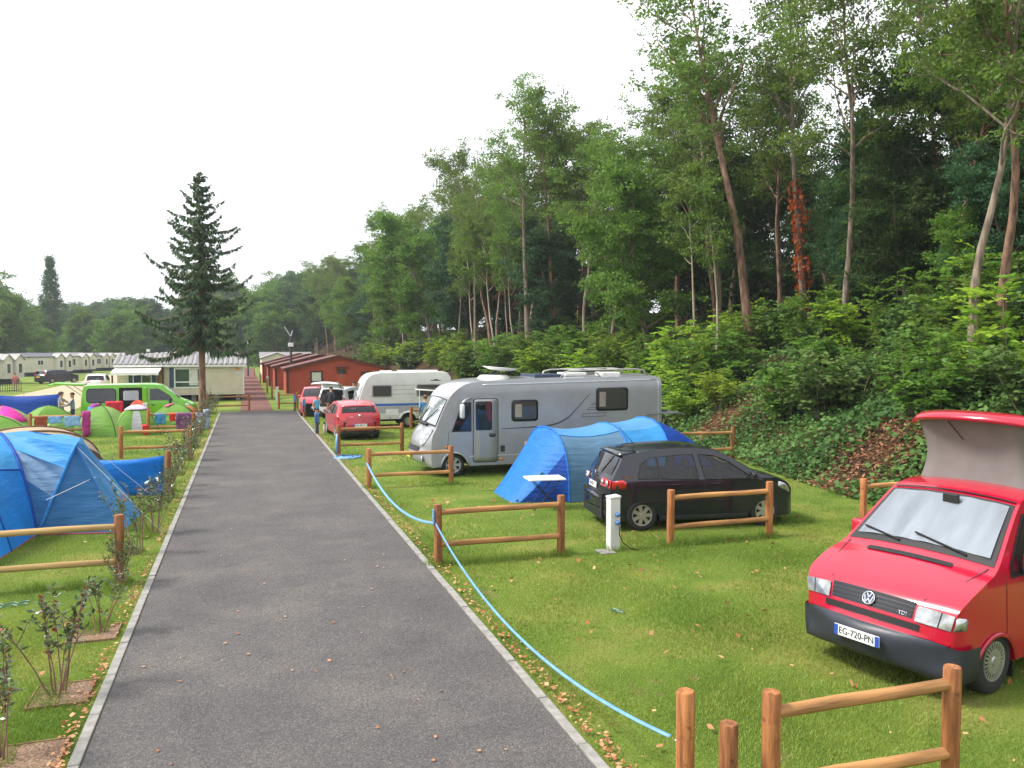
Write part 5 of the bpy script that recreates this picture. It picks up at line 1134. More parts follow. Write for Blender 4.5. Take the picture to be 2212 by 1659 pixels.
for s_ in (-1, 1):
    BG.side('window', m_glass, gv, rounded(-2.20, -1.02, 1.18, 1.76, 0.14), s_, 0.010); BG.side('window_trim', m_trim, gv, rounded(-2.24, -0.98, 1.14, 1.80, 0.16), s_, 0.005)
    BG.side('window', m_glass, gv, [(0.42, 1.22), (0.42, 1.76), (0.80, 1.76), (1.30, 1.42), (1.42, 1.20)], s_, 0.010); mirror_part(gv, 1.30, s_*0.93, 1.20, s_, m_plastic, 0.12, 0.22, 0.26)
    for x in (-0.95, 0.33): BG.side('door_seam', m_trim, gv, [(x, 0.4), (x, 1.84), (x+0.015, 1.84), (x+0.015, 0.4)], s_, 0.003)
    BG.side('headlight', m_lens, gv, [(1.95, 0.82), (2.02, 1.06), (2.20, 1.02), (2.40, 0.84)], s_, 0.012, 0.01)
    MB().box(-1.15, -1.0, s_*0.965-0.02, s_*0.965+0.02, 0.98, 1.02).build('door_handle', m_trim, gv); MB().box(0.48, 0.63, s_*0.965-0.02, s_*0.965+0.02, 0.98, 1.02).build('door_handle', m_trim, gv)
# black sheet colouring in the cabin's shade at the near (right) doorway, sliding door pushed forward/back
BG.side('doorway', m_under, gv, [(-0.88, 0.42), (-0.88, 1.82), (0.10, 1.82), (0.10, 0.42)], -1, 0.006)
BG.side('far_window', m_glassl, gv, rounded(-0.70, -0.05, 1.24, 1.68, 0.06), -1, 0.010)
MB().box(0.12, 0.30, -1.06, -0.98, 0.42, 1.83).build('sliding_door_edge', P_green, gv, bevel=0.02)
BG.top('windscreen', m_glassl, gv, lerp_line([(1.72, 1.28), (1.40, 1.55), (1.08, 1.81)], 6), -0.9, 0.9, 0.012)
add_wheels(gv, (-1.50, 1.58), 0.93, 0.33, 0.2, 'hubcap')
tg = MB(); tg.grid([[Vector((x, y, z+0.02*(1-y*y))) for y in np.linspace(-0.85, 0.85, 5)] for x, z in ((-2.36, 1.98), (-2.9, 2.02), (-3.45, 2.06), (-3.75, 2.0))]); tgo = tg.build('tailgate', P_green, gv, smooth=True, solid=0.07)
for s_ in (-1, 1): MB().tube([(-2.44, s_*0.75, 1.5), (-3.05, s_*0.75, 1.98)], 0.015, 5).build('gas_strut', m_trim, tgo)

# ------------------------------------------------------------------ far cars on the left
PO = [(2.30, 0.24), (2.36, 0.45), (2.30, 0.70), (2.05, 0.85), (1.5, 0.96), (1.15, 1.04), (0.70, 1.32), (0.30, 1.46), (-0.5, 1.50), (-1.55, 1.46), (-1.95, 1.40), (-2.20, 1.00), (-2.30, 0.88), (-2.34, 0.55), (-2.30, 0.35), (-2.24, 0.24)]
winO = [[(-1.95, 1.0), (-1.75, 1.34), (-1.0, 1.37), (-0.95, 0.97)], [(-0.87, 0.97), (-0.9, 1.38), (0.0, 1.38), (0.03, 0.96)], [(0.1, 0.96), (0.07, 1.38), (0.4, 1.34), (1.0, 1.02)]]
q = G(105, 829); hd = R(90-38)
carN, BN, WN = hatchback('parked_car', 'dark blue estate car on the grass before the static caravans', P_navy, (q.x+0.6, q.y+1.2, 0), hd, PO, (-1.35, 1.38), 0.32, 1.8, 0.95, winO, [(1.15, 1.04), (0.70, 1.32), (0.32, 1.45)], [(-1.97, 1.37), (-2.12, 1.12), (-2.20, 1.0)])
plate(carN, BN.P(-2.33, 0.72, 0)+Vector((-0.03, 0, 0)), R(-90), 0, '', 0.5, 0.11, bgm=m_platey, band=False)
for s_ in (-1, 1): BN.top('tail_lamp', m_redlens, carN, lerp_line([(-2.02, 1.30), (-2.22, 0.96), (-2.31, 0.85)], 4), s_*0.86, s_*0.99, 0.016)
q = G(240, 836)
carT, BT, WT = hatchback('parked_car', 'white estate car with red tail lamps beyond the lime green van', P_white, (q.x+0.1, q.y-8, 0), R(90+4), PO, (-1.35, 1.38), 0.32, 1.8, 0.95, winO, [(1.15, 1.04), (0.70, 1.32), (0.32, 1.45)], [(-1.97, 1.37), (-2.12, 1.12), (-2.20, 1.0)])
for s_ in (-1, 1): BT.top('tail_lamp', m_redlens, carT, lerp_line([(-2.21, 0.98), (-2.31, 0.80)], 3), s_*0.50, s_*0.99, 0.016)
# ================================================================== CAMP SITE
m_log = mat('log_wood', (0.30, 0.125, 0.045), 0.75, var=0.35, scale=5, bump=0.5, bscale=22, stretch=(1, 1, 0.12), col2=None)
m_log, n, l = nodes('log_wood_grain')
b = n['Principled BSDF']; b.inputs['Roughness'].default_value = 0.7
tcn = n.new('ShaderNodeTexCoord').outputs['Object']; mp = n.new('ShaderNodeMapping'); mp.inputs['Scale'].default_value = (1, 1, 0.10); l.new(tcn, mp.inputs[0])
oi = n.new('ShaderNodeObjectInfo'); ad = n.new('ShaderNodeVectorMath'); ad.operation = 'ADD'; l.new(mp.outputs[0], ad.inputs[0])
cx_ = n.new('ShaderNodeCombineXYZ'); l.new(oi.outputs['Random'], cx_.inputs[0]); l.new(oi.outputs['Random'], cx_.inputs[2]); mu = n.new('ShaderNodeVectorMath'); mu.operation = 'SCALE'; mu.inputs[3].default_value = 30; l.new(cx_.outputs[0], mu.inputs[0]); l.new(mu.outputs[0], ad.inputs[1])
c1 = nramp(n, l, nnoise(n, l, ad.outputs[0], 22, 8, 0.7), [(0.30, (0.10, 0.036, 0.012)), (0.48, (0.29, 0.105, 0.032)), (0.72, (0.50, 0.225, 0.075))])
kn = nramp(n, l, nnoise(n, l, tcn, 7, 3), [(0.60, (1, 1, 1)), (0.70, (0.35, 0.28, 0.25))])
cc = nmix(n, l, 1.0, c1, kn, 'MULTIPLY')
hv = n.new('ShaderNodeHueSaturation'); mr = n.new('ShaderNodeMapRange'); mr.inputs[3].default_value = 0.75; mr.inputs[4].default_value = 1.25; l.new(oi.outputs['Random'], mr.inputs[0]); l.new(mr.outputs[0], hv.inputs['Value']); l.new(cc, hv.inputs['Color'])
l.new(hv.outputs[0], b.inputs['Base Color']); l.new(nbump(n, l, nnoise(n, l, ad.outputs[0], 30, 8), 0.9, 0.015), b.inputs['Normal'])
m_rail = mat('rail_wood', (0.42, 0.205, 0.07), 0.75, var=0.4, scale=9, bump=0.6, bscale=25, stretch=(1, 1, 0.12), rnd_obj=0.2)
m_logpale = mat('log_pale', (0.40, 0.26, 0.10), 0.75, var=0.3, scale=6, bump=0.5, bscale=22, stretch=(1, 1, 0.12))
m_blue = mat('blue_tape', (0.13, 0.30, 0.54), 0.5, var=0.12, scale=9)
m_white = mat('white_plastic', (0.74, 0.74, 0.72), 0.5, var=0.05)
m_ped = mat('pedestal_grey', (0.60, 0.60, 0.58), 0.6, var=0.08, bump=0.1)
m_socket = mat('socket_blue', (0.04, 0.16, 0.40), 0.4, var=0.05)

def log_mesh(r, L, seed):
    g = nrg_(seed); m_ = MB(); nn = 12; rows = []
    prof = [(-0.3, 1.0), (0.0, 1.0), (L*0.33, 1+g.uniform(-.03, .03)), (L*0.66, 1+g.uniform(-.03, .03)), (L-0.015, 1.0), (L, 0.90)]
    for z, f in prof: rows.append([Vector((r*f*math.cos(2*math.pi*k/nn), r*f*math.sin(2*math.pi*k/nn), z)) for k in range(nn)])
    m_.grid(rows, 0, True); m_.poly([Vector((r*0.9*math.cos(2*math.pi*k/nn), r*0.9*math.sin(2*math.pi*k/nn), L)) for k in range(nn)])
    return m_
def nrg_(s): return np.random.default_rng(s)
POSTS = [log_mesh(0.068, 1.02, i).mesh('post', m_log, True) for i in range(3)]
for me in POSTS: me.set_sharp_from_angle(angle=R(40))
def rail_mesh(Lr, seed, m_, sag=0.0):
    g = nrg_(seed); mb = MB(); mb.tube([(0, 0, 0), (0, 0.006, Lr*0.35), (0, -0.004, Lr*0.7), (0, 0, Lr)], [0.047, 0.049, 0.048, 0.047], 10)
    return mb.mesh('rail', m_, True)
RAILS = {}
def rail(t, a, b, m_):
    a, b = Vector(a), Vector(b); L_ = (b-a).length; key = (round(L_, 2), m_.name)
    if key not in RAILS:
        RAILS[key] = rail_mesh(L_, len(RAILS), m_); RAILS[key].set_sharp_from_angle(angle=R(40))
    o = link('rail', RAILS[key], t); o.location = a; o.rotation_euler = (b-a).to_track_quat('Z', 'Y').to_euler(); return o
def fence(label, xs, y, group='two-rail log fences', rails=True, h=1.0, m_=None, zt=0.86, zl=0.33, name='fence', dy=0.0, ext=None):
    t = thing(name, label, 'fence', (xs[0], y, 0), 0, group)
    for i, x in enumerate(xs):
        o = link('post', POSTS[i % 3], t); o.location = (x-xs[0], dy*(i > 0), rnd.uniform(-0.02, 0.03)); o.rotation_euler = (rnd.uniform(-.012, .012), rnd.uniform(-.012, .012), rnd.uniform(0, 6))
    x1 = xs[-1] if ext is None else ext
    for z in (zt, zl): rail(t, (0.05*(1 if x1 > xs[0] else -1), 0, z+rnd.uniform(-.01, .01)), (x1-xs[0]-0.05*(1 if x1 > xs[0] else -1), dy, z+rnd.uniform(-.01, .02)), m_ or m_rail)
    return t
FXR = [2.96, 5.12, 7.25, 9.36, 11.46, 13.6]
fence('log fence section nearest the camera at the bottom right', [3.60, 5.27], 4.83, dy=-0.02)
for x, y, h, lab in ((3.05, 5.10, 1.0, 'tall round post at the bottom holding the end of the blue tape'), (3.30, 4.92, 0.80, 'shorter round bollard between the two tall posts at the bottom')):
    o = link('post', POSTS[0], None); o.location = (x, y, h-1.02); tag(o, lab, 'post')
fence('log fence section beside the road below the white table', FXR[0:2], 12.70)
fence('log fence section in front of the black car', FXR[2:4], 12.70)
fence('log fence section behind the mirror of the red camper van', FXR[4:6], 12.60)
fence('log fence section in front of the motorhome nose', FXR[0:2], 20.45)
fence('log fence section half hidden by the blue tunnel tent', FXR[2:4], 20.45)
fence('log fence section beyond the black car at the foot of the bank', [12.9, 15.05], 22.4)
fence('log fence section in front of the red hatchback tail', FXR[0:2], 27.45)
fence('log fence section behind the red hatchback', [3.75, 5.9], 39.2)
fence('log fence section beside the caravan wheel and the woman in blue', [7.04, 9.2], 35.5)
fence('log fence section right of the red path at the road end', [1.90, 3.0], 50.6)
fence('log fence section left of the red path in front of the mobile home', [0.17, -2.1], 49.4)
# left side
fence('log fence section nearest the camera on the left in front of the big blue tent', [-1.85, -4.0], 13.25, m_=m_logpale)
o = link('post', POSTS[1], None); o.location = (-1.86, 21.6, 0); tag(o, 'round post at the end of the blue windbreak beside the shrubs', 'post')
fence('log fence section on the left between the windbreak and the green tents', [-3.9, -1.80], 28.75)
fence('log fence section hung with coloured laundry beside the shrubs', [-3.88, -1.85], 36.4)
fence('log fence section hung with towels behind the brown arched tent', [-8.2, -6.2], 36.4)
# posts wrapped with blue tape along the road
for (u, v, lab) in ((685, 938, 'round post thickly wrapped in blue tape beside the road'), (657, 902, 'round post with a blue cloth wrapped on it near the road end'), (637, 888, 'thin taped post at the far corner of the road')):
    p = G(u, v); o = link('post', POSTS[2], None); o.location = p; tag(o, lab, 'post')
def ribbon(pts, w_, name, label, cat, m_=None, tw=None, parent=None):
    mb = MB(); pts = [Vector(p) for p in pts]; rows = []
    for i, p in enumerate(pts):
        d = pts[min(i+1, len(pts)-1)]-pts[max(0, i-1)]; d.z = 0; d = d.normalized() if d.length > 1e-6 else Vector((1, 0, 0))
        s_ = Vector((-d.y, d.x, 0)); a = (tw[0]+(tw[1]-tw[0])*i/(len(pts)-1)) if tw else 0.5
        q = (s_*math.cos(a)+Vector((0, 0, 1))*math.sin(a))*w_/2; rows.append([p-q, p+q])
    mb.grid(rows); o = mb.build(name, m_ or m_blue, parent, smooth=True, solid=0.004)
    if label: tag(o, label, cat)
    return o
def caten(a, b, sag, n=24): return [Vector(a).lerp(Vector(b), t)+Vector((0, 0, -sag*4*t*(1-t))) for t in np.linspace(0, 1, n)]
ribbon(caten((2.90, 20.38, 0.66), (2.90, 12.68, 0.70), 0.36), 0.045, 'barrier_tape', 'blue tape sagging from the motorhome fence to the next road post', 'barrier tape', tw=(0.3, 1.1))
ribbon(caten((2.90, 12.62, 0.70), (2.98, 5.20, 0.62), 0.44, 30), 0.031, 'barrier_tape', 'long blue tape sagging along the kerb to the bottom post', 'barrier tape', tw=(1.1, 0.5))
rg = MB().tube([(3.0, 5.16, 0.61), (3.02, 5.12, 0.60)], 0.010, 6).build('tape_hook', m_chrome, None); tag(rg, 'small metal hook where the blue tape ends at the bottom post', 'hook')
kb = MB().box(-0.085, -0.065, -0.04, 0.04, 0.68, 0.92).build('tape_knot', m_blue, None, bevel=0.005); kb.location = (2.955, 12.70, 0); tag(kb, 'blue tape knotted round the road post of the near fence', 'tape')
# loose tape hanging on posts and lying on the grass
def drape(x, y, z0, z1, label, seed, w_=0.09, k=3):
    g = nrg_(seed); t = thing('hanging_tape', label, 'tape', (x, y, 0))
    for i in range(k):
        a = g.uniform(3.5, 5.6); r = 0.075+0.012*i; px, py = math.cos(a)*r, math.sin(a)*r
        ribbon([(px, py, z0-(z0-z1)*q/5) for q in range(6)], w_, 'strip', None, None, tw=(g.uniform(-.3, .3), g.uniform(-.6, .6)), parent=t)
        o = t.children[-1]; 
    MB().lathe([(0.082, z1+(z0-z1)*0.55), (0.090, z1+(z0-z1)*0.7), (0.085, z0)], 'z', 12).build('wrap', m_blue, t, smooth=True)
p = G(685, 938); drape(p.x, p.y, 0.92, 0.05, 'bundle of blue tape hanging on the post left of the red hatchback', 1, 0.12, 5)
p = G(657, 902); drape(p.x, p.y, 0.95, 0.3, 'blue cloth hanging on the post beside the pink red car', 2, 0.14, 4)
p = G(637, 888); drape(p.x, p.y, 0.95, 0.02, 'narrow blue tape hanging at the far road corner', 3, 0.06, 2)
ribbon([(2.90, 27.40, 0.72), (2.88, 27.38, 0.4), (2.86, 27.3, 0.04)], 0.09, 'hanging_tape', 'blue tape hanging down the post of the hatchback fence', 'tape', tw=(0.1, 0.4))
g = nrg_(9); pts = []
for i in range(40): a = i*0.62; r = 0.28+0.10*math.sin(i*1.7); pts.append((3.15+math.cos(a)*r*1.3, 26.55+math.sin(a)*r, 0.04+0.02*math.sin(i*2.3)))
ribbon([(2.80, 26.5, 0.05), (2.9, 26.5, 0.05)]+pts, 0.07, 'tape_coil', 'loose coil of blue tape lying on the grass by the kerb', 'tape', tw=(0.1, 0.9))
bt = thing('bottle', 'tall white and dark flask standing on the grass beside the taped post', 'bottle', (3.12, 34.4, 0)); MB().lathe([(0.0, 0), (0.055, 0), (0.06, 0.3), (0.035, 0.42), (0.03, 0.45)], 'z', 12).build('body', m_white, bt, smooth=True); MB().lathe([(0.035, 0.44), (0.035, 0.52), (0, 0.53)], 'z', 10).build('cap', m_plastic, bt)

# ---- power pedestals
def pedestal(x, y, label, h=0.95, cable=True, group='power pedestals', rz=0.0):
    t = thing('power_pedestal', label, 'power pedestal', (x, y, 0), rz, group)
    MB().box(-0.095, 0.095, -0.095, 0.095, -0.1, h-0.03).build('column', m_ped, t, bevel=0.012)
    mb = MB(); mb.add([(-0.105, -0.105, h-0.028), (0.105, -0.105, h-0.028), (0.105, 0.105, h-0.028), (-0.105, 0.105, h-0.028), (-0.105, -0.105, h), (0.105, -0.105, h+0.02), (0.105, 0.105, h+0.02), (-0.105, 0.105, h)], [(0, 1, 5, 4), (1, 2, 6, 5), (2, 3, 7, 6), (3, 0, 4, 7), (4, 5, 6, 7), (3, 2, 1, 0)]); mb.build('cap', m_ped, t, bevel=0.008)
    if cable:
        for z in (0.64, 0.50): 
            s_ = MB().lathe([(0.040, -0.10), (0.040, -0.13), (0.028, -0.17), (0.0, -0.17)], 'y', 12, (0.03, 0, z)).build('socket', m_socket, t, smooth=True)
        MB().tube([(0.03, -0.16, 0.50), (0.02, -0.20, 0.44), (0.03, -0.19, 0.30), (0.10, -0.20, 0.16), (0.24, -0.22, 0.05), (0.36, -0.24, 0.02)], 0.009, 6).build('cable', m_trim, t, smooth=True)
    return t
pedestal(6.12, 12.72, 'white power pedestal with blue plugs and cable left of the black car')
o = MB().box(5.78, 6.06, 12.45, 12.75, 0.0, 0.02).build('paving_slab', m_kerb, None, bevel=0.005); tag(o, 'small concrete slab at the foot of the power pedestal', 'slab')
for u, v, lab in ((599, 867, 'nearest white pedestal beside the red path'), (578, 835, 'second white pedestal beside the red path'), (561, 820, 'farthest white pedestal beside the red path')):
    p = G(u, v); pedestal(p.x, p.y, lab, 1.0, False, 'pedestals along the red path')
for i, (u, v) in enumerate(((588, 862), (577, 848), (562, 828), (549, 814))):
    p = G(u, v); o = link('post', POSTS[i % 3], None); o.location = p+Vector((0, 0, 0.2)); tag(o, ('nearest', 'second', 'third', 'farthest')[i]+' dark wooden post along the right edge of the red path', 'post', 'posts along the red path')
p = AY(320, 918, 37.6); pedestal(-4.15, 37.9, 'white pedestal standing before the open door of the green van', 1.25, False)
# ---- folding table by the tunnel tent
tb = thing('folding_table', 'white folding camping table with crossed legs before the blue tent', 'table', (6.30, 16.62, 0), R(-6))
MB().box(-0.42, 0.42, -0.30, 0.30, 0.66, 0.69).build('tabletop', mat('table_white', (0.85, 0.85, 0.83), 0.4, var=0.03), tb, bevel=0.006)
for y in (-0.25, 0.25):
    for s_ in (-1, 1): MB().tube([(-0.30*s_, y+0.02*s_, 0.66), (0.30*s_, y+0.02*s_, 0.0)], 0.012, 6).build('leg', m_trim, tb)
for s_ in (-1, 1): MB().tube([(0.30*s_, -0.25, 0.01), (0.30*s_, 0.25, 0.01)], 0.010, 6).build('foot_bar', m_trim, tb)

# ================================================================== TENTS
def cloth(name, col, var=0.10, rough=0.6, tr=0.35):
    m_, n, l = nodes(name); b = n['Principled BSDF']; b.inputs['Roughness'].default_value = rough
    tc = n.new('ShaderNodeTexCoord').outputs['Object']
    c = nramp(n, l, nnoise(n, l, tc, 1.6, 4), [(0.35, tuple(q*(1-var) for q in col)), (0.65, tuple(q*(1+var) for q in col))]); l.new(c, b.inputs['Base Color'])
    mpn = n.new('ShaderNodeMapping'); mpn.inputs['Scale'].default_value = (1, 1.6, 5); l.new(tc, mpn.inputs[0])
    l.new(nbump(n, l, nnoise(n, l, mpn.outputs[0], 1.7, 4), 0.5, 0.08), b.inputs['Normal'])
    t_ = n.new('ShaderNodeBsdfTranslucent'); l.new(c, t_.inputs[0]); mxs = n.new('ShaderNodeMixShader'); mxs.inputs[0].default_value = tr
    l.new(b.outputs[0], mxs.inputs[1]); l.new(t_.outputs[0], mxs.inputs[2]); l.new(mxs.outputs[0], n['Material Output'].inputs[0]); return m_
C_wind = cloth('windbreak_blue', (0.010, 0.25, 0.72)); C_shade = cloth('tent_shaded_blue', (0.05, 0.21, 0.45)); C_blue = cloth('tent_blue', (0.015, 0.21, 0.66)); C_lblue = cloth('tent_light_blue', (0.10, 0.34, 0.62)); C_gblue = cloth('tent_grey_blue', (0.12, 0.25, 0.38)); C_dblue = cloth('tent_deep_blue', (0.010, 0.085, 0.46))  # C_shade: tent blue with the shade of its panels put into the colour
C_teal = cloth('tent_sky_blue', (0.05, 0.34, 0.74)); C_mesh = cloth('tent_mesh_grey', (0.16, 0.29, 0.46)); C_tan = cloth('tent_tan', (0.55, 0.42, 0.27)); C_brown = cloth('tent_brown', (0.20, 0.10, 0.055)); C_grey = cloth('tent_grey', (0.24, 0.24, 0.25))
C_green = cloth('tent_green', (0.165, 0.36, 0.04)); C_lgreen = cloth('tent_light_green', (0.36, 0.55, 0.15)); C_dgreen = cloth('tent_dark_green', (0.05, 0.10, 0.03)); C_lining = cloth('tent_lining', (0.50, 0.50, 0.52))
m_redtrim = mat('tent_red_trim', (0.45, 0.03, 0.05), 0.7, var=0.1)
def arch(cx, cy, hw, h, ax, n=14, p=0.8):
    """arch points in the vertical plane through (cx,cy) perpendicular to axis ax"""
    nn = Vector((-ax.y, ax.x, 0)); o = []
    for k in range(n+1):
        a = math.pi*k/n; c, s_ = math.cos(a), math.sin(a)
        o.append(Vector((cx, cy, 0))+nn*(-hw*math.copysign(abs(c)**p, c))+Vector((0, 0, h*abs(s_)**p)))
    return o
# ---- blue tunnel tent on the right
tt = thing('tunnel_tent', 'blue tunnel tent with light sides and deep blue porch beside the black car', 'tent', (0, 0, 0))
ax = Vector((0.995, 0.10, 0)).normalized()
ST = [(6.95, 18.25, 1.25, 1.66), (8.62, 18.35, 1.28, 1.70), (9.75, 18.45, 1.28, 1.80), (11.1, 18.6, 0.95, 1.15), (11.75, 18.65, 0.6, 0.12)]
rings = [arch(*s_, ax) for s_ in ST]
def between(ra, rb, n, sag): 
    rows = []
    for i in range(n+1):
        t = i/n; rows.append([a.lerp(b, t)+Vector((0, 0, -sag*4*t*(1-t)*min(1, a.z))) for a, b in zip(ra, rb)])
    return rows
for i, (na, sag) in enumerate(((8, 0.10), (6, 0.05))):
    rows = between(rings[i], rings[i+1], na, sag); lo = [r[:6] for r in rows]; hi = [r[5:10] for r in rows]; far_ = [r[9:] for r in rows]
    MB().grid(lo).build('side_panel', C_gblue if i == 0 else C_teal, tt, smooth=True); MB().grid(hi).build('roof_panel', C_lblue, tt, smooth=True); MB().grid(far_).build('side_panel', C_gblue, tt, smooth=True)
for i in (2, 3):
    MB().grid(between(rings[i], rings[i+1], 4, -0.06)).build('end_panel', C_dblue, tt, smooth=True)
for i in (0, 1, 2): MB().tube(rings[i], 0.025, 6, False).build('pole_sleeve', C_blue, tt, smooth=True)
for t_ in (5,): MB().tube([r[t_] for r in between(rings[0], rings[1], 8, 0.10)], 0.012, 5, False).build('seam', C_blue, tt)
# porch: sloping front panels pegged out towards the road
pA, pB, pC = G(1063, 1061), G(1104, 1087), G(1221, 1084)
r0 = rings[0]; front_ = [pC, pB, pB.lerp(pA, 0.5), pA, Vector((6.5, 19.5, 0))]
rows = []
for i in range(9):
    t = i/8; row = []
    for k, a in enumerate(r0):
        f = k/14*4; j = min(3, int(f)); gnd = front_[j].lerp(front_[j+1], f-j)
        q = a.lerp(gnd, t); q.z = a.z*(1-t)**1.12+0.02*math.sin(k*1.9)*math.sin(math.pi*t); row.append(q)
    rows.append(row)
MB().grid([r[:4] for r in rows]).build('porch_panel', C_dblue, tt, smooth=True); MB().grid([r[3:8] for r in rows]).build('porch_panel', C_blue, tt, smooth=True); MB().grid([r[7:] for r in rows]).build('porch_panel', C_blue, tt, smooth=True)
q1 = rows[4][3]; MB().box(q1.x-0.12, q1.x+0.0, q1.y-0.12, q1.y-0.06, q1.z+0.05, q1.z+0.20, rot=Matrix.Rotation(R(35), 3, 'Y')).build('brand_patch', C_lblue, tt)
MB().tube([pA+Vector((0, 0, 0.02)), pA+Vector((-0.35, 0.1, 0))], 0.006, 4).build('guy_line', m_trim, tt)

# ---- big blue tent on the left
bt_ = thing('family_tent', 'big blue family tent with mesh window and sloping front wing at the left edge', 'tent', (0, 0, 0))
g0 = G(80, 1157); AP = AY(163, 962, 17.3); P1 = G(262, 1152); P2 = G(307, 1108)
far_g = Vector((g0.x-0.35, 19.6, 0)); AP2 = Vector((AP.x-0.15, 18.7, AP.z))
def patch4(a, b, c, d, n=8, bulge=0.0, crease=0.0, nrm=Vector((0, -1, 0))):
    rows = []
    for i in range(n+1):
        u_ = i/n; row = []
        for j in range(n+1):
            v_ = j/n; p = a.lerp(b, u_).lerp(d.lerp(c, u_), v_); p = p+nrm*(bulge*16*u_*(1-u_)*v_*(1-v_)+crease*math.sin(7*u_+9*v_)*u_*(1-u_)*v_*4); row.append(p)
        rows.append(row)
    return rows
# front wing: triangle towards us in shade-darkened blue, creased light slope to the road
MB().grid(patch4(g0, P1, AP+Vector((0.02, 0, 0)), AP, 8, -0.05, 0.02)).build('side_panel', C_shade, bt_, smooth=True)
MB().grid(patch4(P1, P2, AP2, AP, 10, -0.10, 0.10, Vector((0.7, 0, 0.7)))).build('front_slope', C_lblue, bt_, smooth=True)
MB().grid(patch4(P2, far_g, AP2, AP2, 6, 0.0)).build('far_panel', C_blue, bt_, smooth=True)
# main dome: arch from g0 up and away to the left, panels falling to the left
TOP = AY(2, 936, 18.4); TOPL = TOP+Vector((-2.2, -0.35, 0.02)); gl2 = G(-30, 1228); FARG = Vector((-5.6, 20.3, 0))
def bez(p, c, q, n): return [p*(1-t)**2+c*2*t*(1-t)+q*t*t for t in np.linspace(0, 1, n+1)]
A_ = bez(g0, AY(52, 985, 17.2), TOP, 12); L_ = bez(gl2, gl2+Vector((-0.5, 0.2, 2.0)), TOPL, 12)
rows = [[p.lerp(q, t)+Vector((0.0, -0.55, 0.10))*(4*t*(1-t)*math.sin(math.pi*(0.12+0.78*i/12))*0.55) for t in np.linspace(0, 1, 9)] for i, (p, q) in enumerate(zip(A_, L_))]
MB().grid(rows[:7]).build('dome_panel', C_blue, bt_, smooth=True); MB().grid(rows[6:]).build('dome_panel', C_teal, bt_, smooth=True)
MB().tube([r[0]+Vector((0.01, -0.02, 0)) for r in rows], 0.028, 6, False).build('pole_sleeve', C_dblue, bt_, smooth=True)
MB().tube([r[4]+Vector((0, -0.02, 0.01)) for r in rows], 0.016, 6, False).build('seam', C_dblue, bt_, smooth=True)
MB().tube(rows[6], 0.018, 6, False).build('seam', C_dblue, bt_, smooth=True)
FB = bez(FARG, FARG+Vector((0.3, 0, 2.2)), TOP, 12)
MB().grid([[a, b] for a, b in zip(FB, [q+Vector((0, 2.5, 0)) if i < 9 else q for i, q in enumerate(L_)])]).build('back_panel', C_blue, bt_, smooth=True)
# roof between dome top and the wing apex, with the mesh window below it
def ridge(f): return A_[int(round(12*(1-f)))]
UP = [A_[k] for k in (12, 11, 10, 9)]
def strip(k0, k1, f0, f1, n=8, bulge=0.0, crease=0.0): return patch4(A_[k1], g0.lerp(AP, f1), g0.lerp(AP, f0), A_[k0], n, bulge, crease)
MB().grid(patch4(TOP, AP, AP2, TOP+Vector((0.2, 1.0, -0.05)), 8, 0.0, 0.04, Vector((0, 0, 1)))).build('roof_panel', C_teal, bt_, smooth=True)
MB().grid(strip(12, 9, 1.0, 0.74, 8, -0.04)).build('roof_edge_panel', C_teal, bt_, smooth=True)
MB().grid(strip(9, 5, 0.74, 0.42, 10, -0.03, 0.06)).build('mesh_window', C_mesh, bt_, smooth=True)
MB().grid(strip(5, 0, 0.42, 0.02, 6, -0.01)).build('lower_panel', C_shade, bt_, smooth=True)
MB().tube([g0.lerp(AP, t)+Vector((0, -0.03, 0)) for t in np.linspace(0, 1, 8)], 0.030, 6).build('pole_sleeve', C_teal, bt_, smooth=True)
MB().grid(patch4(far_g, FARG, TOP+Vector((0.2, 1.0, -0.05)), AP2, 6)).build('back_panel', C_blue, bt_, smooth=True)
MB().tube([gl2+Vector((0, 0, 0.02)), g0+Vector((0, 0, 0.02))], 0.012, 5).build('hem', m_redtrim, bt_)
MB().tube([g0+Vector((0, 0, 0.02)), P1+Vector((0, 0, 0.02))], 0.012, 5).build('hem', m_redtrim, bt_)
MB().tube([AY(100, 1080, 16.6), AY(185, 1040, 17.0), AY(207, 1030, 17.4)], 0.005, 4).build('guy_line', m_white, bt_)
for a_, b2 in ((AP, P1+Vector((0.75, -0.2, 0))), (TOP, gl2+Vector((0.4, -1.2, 0))), (AP2, P2+Vector((0.45, 0.5, 0)))):
    MB().tube([a_, b2], 0.004, 4).build('guy_line', m_white, bt_); MB().tube([b2+Vector((0, 0, -0.1)), b2+Vector((0.02, 0, 0.06))], 0.008, 4).build('peg', m_alloy, bt_)
MB().tube([P1.lerp(AP, q)+Vector((0.012, -0.012, 0)) for q in np.linspace(0, 1, 9)], 0.010, 4).build('seam', C_blue, bt_)
for f_ in (0.3, 0.62):
    MB().tube([P1.lerp(P2, f_).lerp(AP.lerp(AP2, f_), q)+Vector((0.05, 0, 0.05))*(-16*0.10*f_*(1-f_)*q*(1-q)*0.9)+Vector((0.012, 0, 0.012)) for q in np.linspace(0.02, 1, 11)], 0.007, 4).build('seam', C_teal, bt_)
